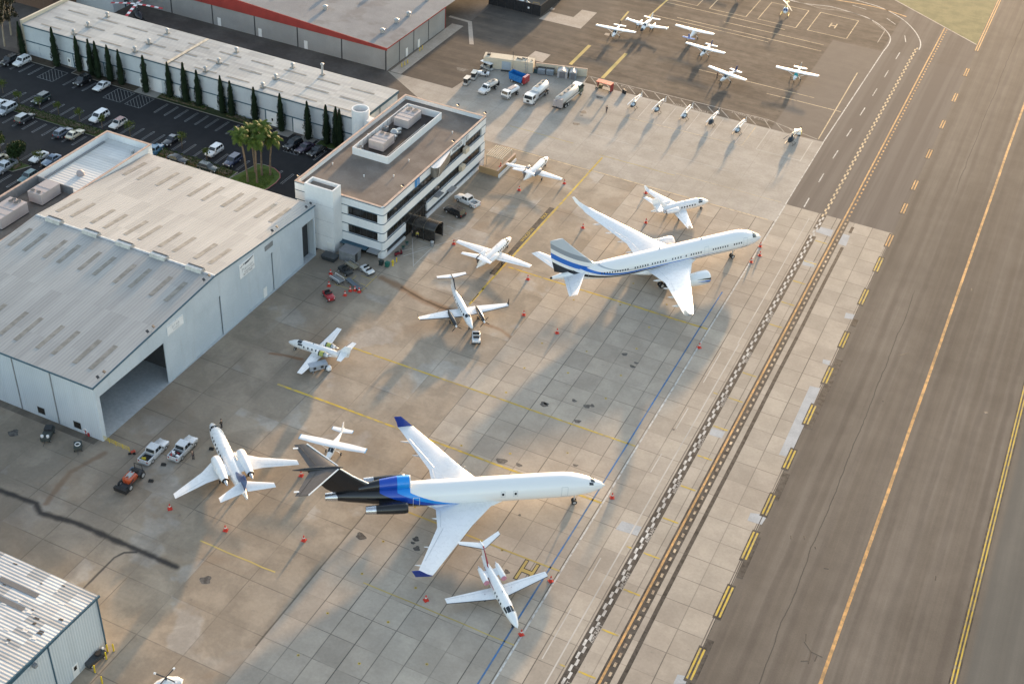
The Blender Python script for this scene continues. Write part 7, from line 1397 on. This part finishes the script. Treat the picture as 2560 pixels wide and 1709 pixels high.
small('tilted_panel', 'pale blue panel leaning inside the black fenced compound', 'panel', (-61.5, 138.2), 0, .9, [('panel', MB().obox((0, 0, 1.1), (.12, 2.0, 2.0), 0, 0, 0, .35), M('panel_pale', (.50, .60, .60), .4)), ('brace', MB().tube([(.5, .5, 0), (.1, .5, 1.2)], .05, 6).tube([(.5, -.5, 0), (.1, -.5, 1.2)], .05, 6), GALV)])
car('van', 'pale blue van roof inside the black fenced compound', (-66.3, 140.6), 12, paint('pale_blue', (.20, .34, .40)))
sheet('compound_ground', [(FX0 + .1, FY0 + .1), (FX1 - .1, FY0 + .1), (FX1 - .1, 152), (FX0 + .1, 152)], Z3, mat_patchy('compound_dirt', (.10, .085, .07), (.15, .13, .105), .3))
# pergola and tan fence past the office
a = q(1, 0, 2150, 1420); t = thing('pergola', 'cream slatted pergola on posts past the far end of the office', 'pergola', (-30.6, 57.2, 0)); m = MB()
for i in range(9): m.box(-1.9 + i * .45, -1.75 + i * .45, -2.6, 2.6, 2.62, 2.76)
m.build('slats', W_cream, t); MB().box(-2.1, 2.1, -2.4, -2.25, 2.45, 2.61).box(-2.1, 2.1, 2.25, 2.4, 2.45, 2.61).build('beam', W_cream, t)
for x in (-1.9, 1.9):
    for y in (-2.3, 2.3): MB().box(x - .07, x + .07, y - .07, y + .07, 0, 2.449).build('post', W_cream, t)
t = thing('garden_wall', 'tan patio wall under the pergola', 'wall', (-28.2, 56.0, 0)); MB().box(-.15, .15, -4.5, 4.5, 0, 1.5).box(-4.4, -.151, -4.5, -4.2, 0, 1.5).build('wall', mat_wall('tan_wall', (.36, .235, .12), (.42, .28, .15)), t); MB().box(.3, .6, -4.6, 4.0, 0, .7).build('planter_edge', W_off, t); MB().box(-.2, .2, -4.55, 4.55, 1.501, 1.58).build('coping', T_cop, t)
# ================================================================== VEGETATION
def mat_leaf(name, a, b, c_, sc=1.2):
    n = NT(name); f = n.noise(n.co, sc, 4, .7); g_ = n.noise(n.co, sc * 4, 2)
    col = n.mix(n.ss(f, .35, .65), a, b); col = n.mix(n.ss(g_, .58, .75), col, c_)
    n.b.inputs['Subsurface Weight'].default_value = 0
    return n.done(col, .7, spec=.2)
L_CYP = mat_leaf('cypress_leaf', (.014, .026, .014), (.026, .046, .020), (.040, .062, .024)); L_PALM = mat_leaf('palm_leaf', (.045, .075, .012), (.085, .12, .018), (.17, .18, .03), .8)
L_SML = mat_leaf('young_tree_leaf', (.05, .075, .012), (.085, .11, .02), (.13, .15, .03)); L_DRK = mat_leaf('round_tree_leaf', (.014, .030, .008), (.026, .046, .012), (.045, .07, .016)); L_EUC = mat_leaf('gum_leaf', (.025, .026, .014), (.045, .042, .022), (.075, .065, .035)); L_HDG = mat_leaf('hedge_leaf', (.025, .045, .010), (.045, .075, .014), (.075, .10, .022))
BARK = mat_patchy('bark', (.10, .075, .05), (.17, .13, .09), 3); PBARK = mat_patchy('palm_bark', (.16, .12, .085), (.24, .19, .13), 2.5); GUMB = mat_patchy('gum_bark', (.28, .23, .17), (.40, .34, .26), 1.5)
def leaf(m, p, s, nrm=None):
    a = Vector((rnd.gauss(0, 1), rnd.gauss(0, 1), rnd.gauss(0, 1))).normalized(); b = a.cross(Vector((rnd.gauss(0, 1), rnd.gauss(0, 1), rnd.gauss(0, 1)))).normalized(); p = Vector(p); k = s * rnd.uniform(.6, 1.3)
    m.add([p - a * k, p + b * k * .55, p + a * k, p - b * k * .55], [(0, 1, 2, 3)])
def cypress_mesh(seed):
    rnd.seed(seed); m = MB(); H = 1.0
    for i in range(2600):
        z = rnd.random() ** .85; r = .105 * (1 - z) ** .62 * min(1, (z + .03) * 9) + .004; r *= 1 + .22 * sin(z * 23 + seed) * sin(5 * z + seed) ; a = rnd.random() * 2 * PI; r *= 1 + .18 * sin(3 * a + seed * 2 + z * 7); rr = r * rnd.uniform(.55, 1.06)
        p = Vector((rr * cos(a), rr * sin(a), z)); u = Vector((cos(a) * .25, sin(a) * .25, 1)).normalized(); v = Vector((-sin(a), cos(a), rnd.uniform(-.5, .5))).normalized(); k = rnd.uniform(.02, .040); wv = k * rnd.uniform(.2, .38)
        m.add([p - u * k * .4, p + v * wv, p + u * k, p - v * wv], [(0, 1, 2, 3)])
    # dense core so that no daylight shows through the column
    m.loft([[(.075 * (1 - z) ** .62 * min(1, (z + .05) * 8) * cos(2 * PI * k / 9), .075 * (1 - z) ** .62 * min(1, (z + .05) * 8) * sin(2 * PI * k / 9), z) for k in range(9)] for z in (.01, .1, .3, .5, .7, .85, .95)], 0, False)
    return m
def top_z(px, py, by):
    d = CR @ Vector(((px - 1280) / FPX, -(py - 854.5) / FPX, -1)); tt = (by - CP.y) / d.y; return (CP + d * tt).z
cyp = [cypress_mesh(i) for i in range(3)]; cyo = []
B1 = [((215, 510), (180, 210)), ((525, 610), (478, 262)), ((745, 650), (712, 345)), ((850, 690), (825, 372)), ((910, 720), (880, 392)), ((1020, 750), (982, 422)), ((1120, 780), (1096, 468)), ((1345, 850), (1300, 515)), ((1565, 900), (1545, 580)), ((1710, 945), (1668, 580)), ((1830, 980), (1805, 652)), ((2045, 1040), (2030, 705)), ((2130, 1070), (2110, 752)), ((2345, 1130), (2330, 808))]
B2 = [((235, 1205), (220, 865)), ((480, 1280), (478, 940)), ((650, 1320), (655, 975)), ((760, 1330), (772, 1000)), ((845, 1300), (836, 1030))]
ORD = ['first', 'second', 'third', 'fourth', 'fifth', 'sixth', 'seventh', 'eighth', 'ninth', 'tenth', 'eleventh', 'twelfth', 'thirteenth', 'fourteenth', 'fifteenth', 'sixteenth', 'seventeenth', 'eighteenth', 'nineteenth']
EXTRA = {0: 'broad dark cypress at the far left end wall, first of the row', 1: 'pointed cypress with a bent tip, second of the row from the left', 9: 'cypress with a long thin spike on top, tenth of the row from the left', 18: 'short stout cypress against the round stair, last of the row'}
def tree(name, label, p, crown, bark, th, tr, lm, group, rz=0.0, scale=1.0, cat='tree', lean=0.0):
    t = thing(name, label, cat, (p[0], p[1], 0), rz, group); MB().tube([(0, 0, 0), (lean * .4, 0, th * .5), (lean, 0, th)], [tr, tr * .8, tr * .55], 8).build('trunk', bark, t); crown.build('crown', lm, t); t.scale = (scale,) * 3; return t
protos = []
for i, (c, (b, tp)) in enumerate([(0, x) for x in B1] + [(1, x) for x in B2]):
    g_ = q(c, 0, *b); tpx = (c * 640 + tp[0] * 640 / 2349, tp[1] * 640 / 2349); y = min(g_.y, 45.2); h = max(7.0, min(11.5, top_z(*tpx, y))); lb = EXTRA.get(i, 'dark columnar cypress, %s of the wall row from the left' % ORD[i])
    if i < 3: t = tree('cypress_tree', lb, (g_.x, y), cyp[i], BARK, .08, .02, L_CYP, 'cypresses along the workshop wall'); protos.append(t)
    else: t = dup(protos[i % 3], (g_.x, y, 0), rnd.random() * 6, lb)
    t.scale = (h * 1.12, h * 1.12, h)
def cloud(m, c, rad_, n_, s, hollow=.5):
    for i in range(n_):
        v = Vector((rnd.gauss(0, 1), rnd.gauss(0, 1), rnd.gauss(0, 1))).normalized() * (hollow + (1 - hollow) * rnd.random()); leaf(m, (c[0] + v.x * rad_[0], c[1] + v.y * rad_[1], c[2] + v.z * rad_[2]), s)
# palms on the lawn island
def palm_crown(seed, h, nf=30, L=3.3):
    rnd.seed(seed); m = MB()
    for i in range(nf):
        a = i * 2.4 + rnd.uniform(-.3, .3); el = rnd.uniform(-.35, 1.25); ll = L * rnd.uniform(.75, 1.1); pts = []; d = Vector((cos(a) * cos(el), sin(a) * cos(el), sin(el)))
        p = Vector((0, 0, h)); k = 9
        for j in range(k + 1): pts.append(p.copy()); p = p + d * ll / k; d = (d + Vector((0, 0, -.19))).normalized()
        side = Vector((-sin(a), cos(a), 0)); m.tube(pts, [.045] * 5 + [.02] * 5, 4, 0, False)
        for j in range(1, k + 1):
            for s in (1, -1):
                for f in (0, .33, .66):
                    b = pts[j - 1].lerp(pts[j], f); w_ = .62 * sin(PI * min(.97, (j + f) / (k + .6))) + .12; tp = b + side * s * w_ + Vector((0, 0, -.30 * w_ - rnd.uniform(0, .22))) + (pts[j] - pts[j - 1]) * .75; e = (pts[j] - pts[j - 1]).normalized() * .09
                    m.add([b - e, b + e, tp + e * .3, tp - e * .2], [(0, 1, 2, 3)])
    return m
PD = [((-72.3, 22.6), 11.0, 'tall palm nearest the hangar roof, left trunk of the island cluster', -.9), ((-70.4, 23.2), 10.2, 'palm with its trunk in front, nearest the red kerb curve', .2), ((-71.3, 26.3), 11.6, 'tallest palm at the back of the island cluster', .5), ((-69.9, 27.3), 9.0, 'right-leaning palm at the far kerb of the lawn island', .9), ((-73.2, 26.6), 9.6, 'palm at the car side of the lawn island', -.5)]
for i, (p, h, lb, ln) in enumerate(PD):
    t = thing('palm_tree', lb, 'palm', (p[0], p[1], 0), rnd.random() * .5, 'palms on the lawn island'); pts = [(ln * (k / 6) ** 1.6, 0, h * k / 6) for k in range(7)]; MB().tube(pts, [.26, .2, .18, .17, .17, .18, .2], 9).build('trunk', PBARK, t)
    cr = palm_crown(40 + i, 0, 26 + i * 2, 2.7); o = cr.build('crown', L_PALM, t); o.location = (ln, 0, h)
# small street trees and hedges
rnd.seed(5)
SM = [((8, 233), 2.6, 1.5, 'young tree at the left photo edge above the silver minivan'), ((48, 258), 2.2, 1.0, 'thin young tree in the planting strip, left of the dark green car'), ((100, 272), 2.3, 1.2, 'yellow-green young tree in front of the dark green car'), ((147, 285), 2.3, 1.0, 'young tree in the planting strip, between the empty stalls'), ((200, 303), 2.3, 1.1, 'young tree just left of the long white wagon'), ((256, 322), 2.6, 1.0, 'pale young tree against the side of the long white wagon'), ((326, 342), 2.8, 1.5, 'bright young tree right of the white and brown estate'), ((456, 372), 3.0, 1.5, 'young palm-like tree beside the black sedan'), ((518, 402), 2.4, 1.0, 'small tree left of the white crossover'), ((103, 418), 3.0, 1.3, 'yellow-green young tree between the coupe and the annex'), ((4, 380), 3.2, 1.6, 'young tree at the left photo edge below the lot lane')]
for i, (p, h, r, lb) in enumerate(SM):
    m = MB(); cloud(m, (0, 0, h), (r, r, r * .8), 190, .17, .2); cloud(m, (r * .5, .2, h + .3), (r * .6, r * .6, r * .5), 90, .15, .2); tree('street_tree', lb, G(*p), m, BARK, h, .09, L_SML, 'young trees in the planting strips', rnd.random() * 6, cat='tree')
m = MB()
for c_, r in (((0, 0, 3.0), 1.9), ((.7, .4, 3.6), 1.4), ((-.8, -.3, 2.6), 1.4), ((.1, -.9, 2.4), 1.3)): cloud(m, c_, (r, r, r * .9), 620, .22, .55)
tree('round_tree', 'dense dark round tree in the near planting strip left of the white coupe', G(46, 403), m, BARK, 2.6, .16, L_DRK, None)
m = MB()
for c_, r in (((0, 0, 3.2), 1.7), ((.6, .2, 2.6), 1.3)): cloud(m, c_, (r, r, r * .9), 500, .22, .5)
tree('round_tree', 'dense dark tree cut by the left photo edge', G(-6, 372), m, BARK, 2.4, .15, L_DRK, None)
for i, (p, h, lb) in enumerate(((G(12, 116), 13, 'pale-trunked gum tree at the upper left corner'), (G(-30, 96), 14, 'gum tree mostly beyond the upper left corner'), (G(28, 88), 11, 'small dark gum tree behind the pale-trunked one'))):
    m = MB()
    for k in range(22): a = rnd.random() * 6.28; rr = rnd.uniform(.4, 3.0); cloud(m, (rr * cos(a), rr * sin(a), h * rnd.uniform(.42, .98)), (1.1, 1.1, .9), 95, .26, .15)
    t = tree('gum_tree', lb, p, m, GUMB, h * .62, .24, L_EUC, 'gum trees at the upper left corner', 0, lean=.7)
    bm = MB()
    for k in range(5): a = k * 1.3; bm.tube([(.6, 0, h * .45), (1.4 * cos(a), 1.4 * sin(a), h * .65), (2.2 * cos(a), 2.2 * sin(a), h * .85)], [.12, .08, .03], 6)
    bm.build('limbs', GUMB, t)
def hedge(label, x0, x1, y0, y1, h, n_, mt=None):
    m = MB(); L = x1 - x0
    for i in range(n_): x = rnd.random() * L; leaf(m, (x - L / 2, rnd.uniform(-.5, .5) * (y1 - y0), h * rnd.uniform(.25, 1.0) * (1 + .16 * sin(x * 1.7) + .1 * sin(x * 4.1))), .17)
    t = thing('hedge', label, 'hedge', ((x0 + x1) / 2, (y0 + y1) / 2, .1)); m.build('foliage', mt or L_HDG, t); MB().box(-L / 2 + .2, L / 2 - .2, -(y1 - y0) * .36, (y1 - y0) * .36, 0, h * .55).build('stems', BARK, t)
hedge('clipped hedge in the planting strip, left run from the photo edge to the annex', -150, -112, 22.1, 24.3, .75, 3400); hedge('clipped hedge behind the annex roof', -111, -96, 22.1, 24.4, .75, 1300); hedge('clipped hedge hugging the hangar back side up to the palms', -95, -77, 21.9, 24.5, .85, 1700)
hedge('low hedge in the near planting strip by the white coupe', -135, -116, 1.6, 4.4, .8, 1500); hedge('ground-cover shrubs at the workshop wall, right half of the row', -112, -99, 44, 45.8, .5, 700); hedge('ground-cover shrubs between arched porch and the next doors', -93.5, -84.5, 44, 45.8, .5, 500)
# grass tufts on the lawn island
gt = MB()
for i in range(2600):
    a = rnd.random() * 2 * PI; r = math.sqrt(rnd.random()); x, y = -71.3 + 3.4 * r * cos(a), 23.6 + 5.2 * r * sin(a); h = rnd.uniform(.08, .2); gt.add([(x - .04, y, .11), (x + .04, y, .11), (x + rnd.uniform(-.08, .08), y + rnd.uniform(-.08, .08), .11 + h)], [(0, 1, 2)])
gt.build('grass', mat_leaf('island_blades', (.06, .10, .015), (.09, .14, .02), (.14, .17, .03)), kind='stuff')

# ================================================================== CONES
CRED = M('cone_red', (.52, .035, .02), .5, 0, .1); CWHT = M('cone_white', (.6, .58, .55), .5)
cproto = None
CONES = [((2, 1, 480, 118), 'right of the far office jet, beyond its wing tip'), ((2, 1, 65, 178), 'under the tail of the far office jet'), ((1, 0, 2245, 1532), 'at the left wing tip of the far office jet'), ((2, 1, 1228, 206), 'at the winglet of the upper winglet jet'), ((2, 1, 1228, 477), 'behind the engine of the upper winglet jet'), ((2, 1, 650, 524), 'left of the striped airliner wing tip'), ((2, 1, 2278, 695), 'right under the striped airliner nose'), ((2, 1, 2273, 778), 'just below the striped airliner nose, off the white line'), ((2, 1, 2195, 838), 'on the white line, between the striped airliner nose and its nose gear'), ((2, 1, 145, 996), 'left of the striped airliner tailplane, dark and tall'), ((2, 1, 108, 1322), 'below the striped airliner tail, right of the turboprop'), ((2, 1, 413, 1488), 'alone on the slabs below the striped airliner'), ((1, 1, 1815, 672), 'at the left wing tip of the swept T-tail jet'), ((1, 1, 670, 1056), 'pale-topped, left of the service bay'), ((1, 1, 865, 1102), 'left of the row of three at the service bay corner'), ((1, 1, 908, 1098), 'middle of the row of three at the service bay corner'), ((1, 1, 947, 1112), 'right of the row of three at the service bay corner'), ((1, 1, 817, 1142), 'between the service bay and the red tow tractor'), ((1, 1, 685, 946), 'behind the white-railed cart'), ((1, 2, 415, 1228), 'under the trijet tailplane'), ((2, 2, 1718, 54), 'on the white line below the striped airliner wing'), ((2, 2, 918, 1430), 'below the trijet nose'), ((0, 2, 1560, 1532), 'on the slabs left of the blue-finned jet tail'), ((0, 3, 2070, 162), 'below the blue-finned jet, near the bottom left slabs'), ((1, 3, 440, 254), 'left of the trijet right wing'), ((1, 3, 1560, 802), 'between the trijet wing tip and the pink-covered jet'), ((2, 3, 355, 626), 'at the right wing tip of the pink-covered jet'), ((2, 3, 85, 1116), 'below the nose of the pink-covered jet'), ((0, 2, 2240, 1345), 'tucked under the tail of the blue-finned jet')]
for i, (c, lb) in enumerate(CONES):
    p = q(*c); lb = 'red traffic cone ' + lb
    if cproto is None:
        cproto = thing('traffic_cone', lb, 'cone', p, 0, 'red cones on the apron'); MB().lathe((0, 0), [(.20, .05), (.15, .30), (.115, .45), (.05, .78), (.03, .8)], 12).build('cone', CRED, cproto); MB().lathe((0, 0), [(.138, .38), (.105, .52)], 12).build('sleeve', CWHT, cproto); MB().box(-.26, .26, -.26, .26, 0, .05).build('base', CRED, cproto); cproto.scale = (1.35,) * 3
    else: dup(cproto, p, rnd.random(), lb)
for p, lb in ((q(2, 0, 1020, 852), 'dark blue drum by the first helicopter, left of the pair'), (q(2, 0, 1037, 862), 'dark drum by the first helicopter, right of the pair')):
    small('drum', lb, 'drum', p, 0, 0, [('body', MB().lathe((0, 0), [(.3, 0), (.3, .9), (.26, .92)], 12), HBK), ('lid', MB().cyl((0, 0), .26, .921, .95, 12), T_dark)])
for p, lb in ((q(0, 2, 1940, 985), 'black chock and bag on the ground beside the blue-finned jet'), (q(0, 2, 1500, 1130), 'small black kit on the ground between the two silver pickups'), (q(0, 2, 1385, 1280), 'small dark can on the ground right of the loader tractor')): small('tool_bag', lb, 'bag', p, 0, .4, [('bag', MB().frus((-.4, .4, -.25, .25), 0, (-.3, .3, -.15, .15), .35), BLK), ('handle', MB().tube([(-.2, 0, .35), (0, 0, .5), (.2, 0, .35)], .03, 5), BLK)])

# ================================================================== PEOPLE
def skinned(name, V, E, Rr, mat, parent, sub=2):
    me = bpy.data.meshes.new(name); me.from_pydata(V, E, []); o = bpy.data.objects.new(name, me); COL.objects.link(o)
    m = o.modifiers.new('skin', 'SKIN'); m.use_smooth_shade = True; sv = me.skin_vertices[0] if me.skin_vertices else None
    if sv is None: bpy.context.view_layer.objects.active = o
    for i, r in enumerate(Rr): me.skin_vertices[0].data[i].radius = (r, r)
    me.skin_vertices[0].data[0].use_root = True; s_ = o.modifiers.new('sub', 'SUBSURF'); s_.levels = sub; s_.render_levels = sub
    dg = bpy.context.evaluated_depsgraph_get(); me2 = bpy.data.meshes.new_from_object(o.evaluated_get(dg)); bpy.data.objects.remove(o); me2.materials.clear(); me2.materials.append(mat); me2.name = name
    for p in me2.polygons: p.use_smooth = True
    ob = bpy.data.objects.new(name, me2); return link(ob, parent)
SKIN = M('skin', (.42, .26, .18), .55); HAIR = M('hair', (.03, .02, .015), .7)
def person(label, p, hdg, shirt, trousers, arms=(.25, -.2), legs=(.12, -.1), bend=0.0):
    t = thing('person', label, 'person', (p[0], p[1], 0), rad(hdg)); b = bend
    V = [(0, 0, .94), (b * .3, 0, 1.2), (b * .6, 0, 1.42), (b * .75, 0, 1.52), (b * .9 + .02, 0, 1.66)]; E = [(0, 1), (1, 2), (2, 3), (3, 4)]; Rr = [.13, .13, .12, .055, .10]; arm = []; leg = []
    for s, aa, la in ((1, arms[0], legs[0]), (-1, arms[1], legs[1])):
        i = len(V); sh = (b * .6, s * .19, 1.40); el = (b * .6 + .28 * sin(aa), s * .24, 1.40 - .28 * cos(aa)); wr = (el[0] + .26 * sin(aa + .35), s * .24, el[2] - .26 * cos(aa + .35)); hd = (wr[0] + .07 * sin(aa + .4), s * .235, wr[2] - .07 * cos(aa + .4))
        V += [sh, el, wr, hd]; E += [(2, i), (i, i + 1), (i + 1, i + 2), (i + 2, i + 3)]; Rr += [.06, .045, .032, .036]; arm.append((sh, el, wr))
        for k in range(5):
            j = len(V); off = (k - 2) * .016 if k else -.045; V.append((hd[0] + .06 + (.01 if k else -.02), hd[1] + off * .6, hd[2] - (.05 if k else .01) - .004 * k)); E.append((i + 3, j)); Rr.append(.009)
        i = len(V); hp = (0, s * .09, .90); kn = (.42 * sin(la), s * .10, .90 - .42 * cos(la)); an = (kn[0] - .05 * abs(sin(la)), s * .10, .08); toe = (an[0] + .17, s * .11, .045)
        V += [hp, kn, an, toe]; E += [(0, i), (i, i + 1), (i + 1, i + 2), (i + 2, i + 3)]; Rr += [.09, .06, .042, .038]; leg.append((hp, kn, an))
    skinned('body', V, E, Rr, SKIN, t)
    V2 = [(0, 0, .98), (b * .3, 0, 1.2), (b * .6, 0, 1.44)]; E2 = [(0, 1), (1, 2)]; R2 = [.155, .155, .14]
    for sh, el, wr in arm: i = len(V2); V2 += [sh, el, wr]; E2 += [(2, i), (i, i + 1), (i + 1, i + 2)]; R2 += [.075, .06, .045]
    skinned('jacket', V2, E2, R2, shirt, t, 1)
    V3 = [(0, 0, .95)]; E3 = []; R3 = [.15]
    for hp, kn, an in leg: i = len(V3); V3 += [hp, kn, an]; E3 += [(0, i), (i, i + 1), (i + 1, i + 2)]; R3 += [.105, .078, .06]
    skinned('trousers', V3, E3, R3, trousers, t, 1); hx = b * .9 + .02
    MB().lathe((hx - .02, 0), [(.108, 1.68), (.115, 1.72), (.09, 1.79), (.02, 1.815)], 10).build('hair', HAIR, t)
    f = MB(); f.tube([(hx + .095, 0, 1.69), (hx + .125, 0, 1.655)], [.012, .018], 5); 
    for s in (1, -1): f.lathe((hx + .088, s * .035), [(.014, 1.69), (.014, 1.705)], 6).lathe((hx, s * .105), [(.02, 1.64), (.025, 1.68), (.01, 1.70)], 6)
    f.box(hx + .085, hx + .10, -.03, .03, 1.605, 1.615); f.build('face', M('face_tone', (.22, .12, .09), .6), t)
    for an in (leg[0][2], leg[1][2]): MB().box(an[0] - .08, an[0] + .20, an[1] - .05, an[1] + .05, 0, .085).build('shoe', BLK, t)
    return t
CN, CGN, CRN, CGY, CYL = M('cloth_navy', (.015, .018, .03), .8), M('cloth_olive', (.04, .042, .025), .8), M('cloth_maroon', (.09, .02, .02), .8), M('cloth_grey', (.12, .12, .13), .8), M('cloth_vest', (.45, .40, .04), .7)
person('person in dark olive clothes at the nose of the blue-finned jet', q(0, 2, 2035, 785), 200, CGN, CN, (.5, .1)); person('person in dark clothes beside the loaded silver pickup', q(0, 2, 1775, 1075), 150, M('cloth_dark', (.03, .02, .022), .8), CN, (.9, .7), (.1, -.1), .25)
person('person in maroon jacket standing by the nose of a light plane', q(2, 0, 1880, 715), 20, CRN, CN); person('person in black walking alone near the small helicopters', q(2, 0, 866, 1030), -80, CN, CN, (.4, -.4), (.35, -.35))
person('person in grey vest at the entrance canopy, left of the two', q(1, 1, 1437, 605), -30, CGY, CN); person('person with yellow vest at the entrance canopy, right of the two', q(1, 1, 1480, 620), -60, CYL, CN, (.6, .2))
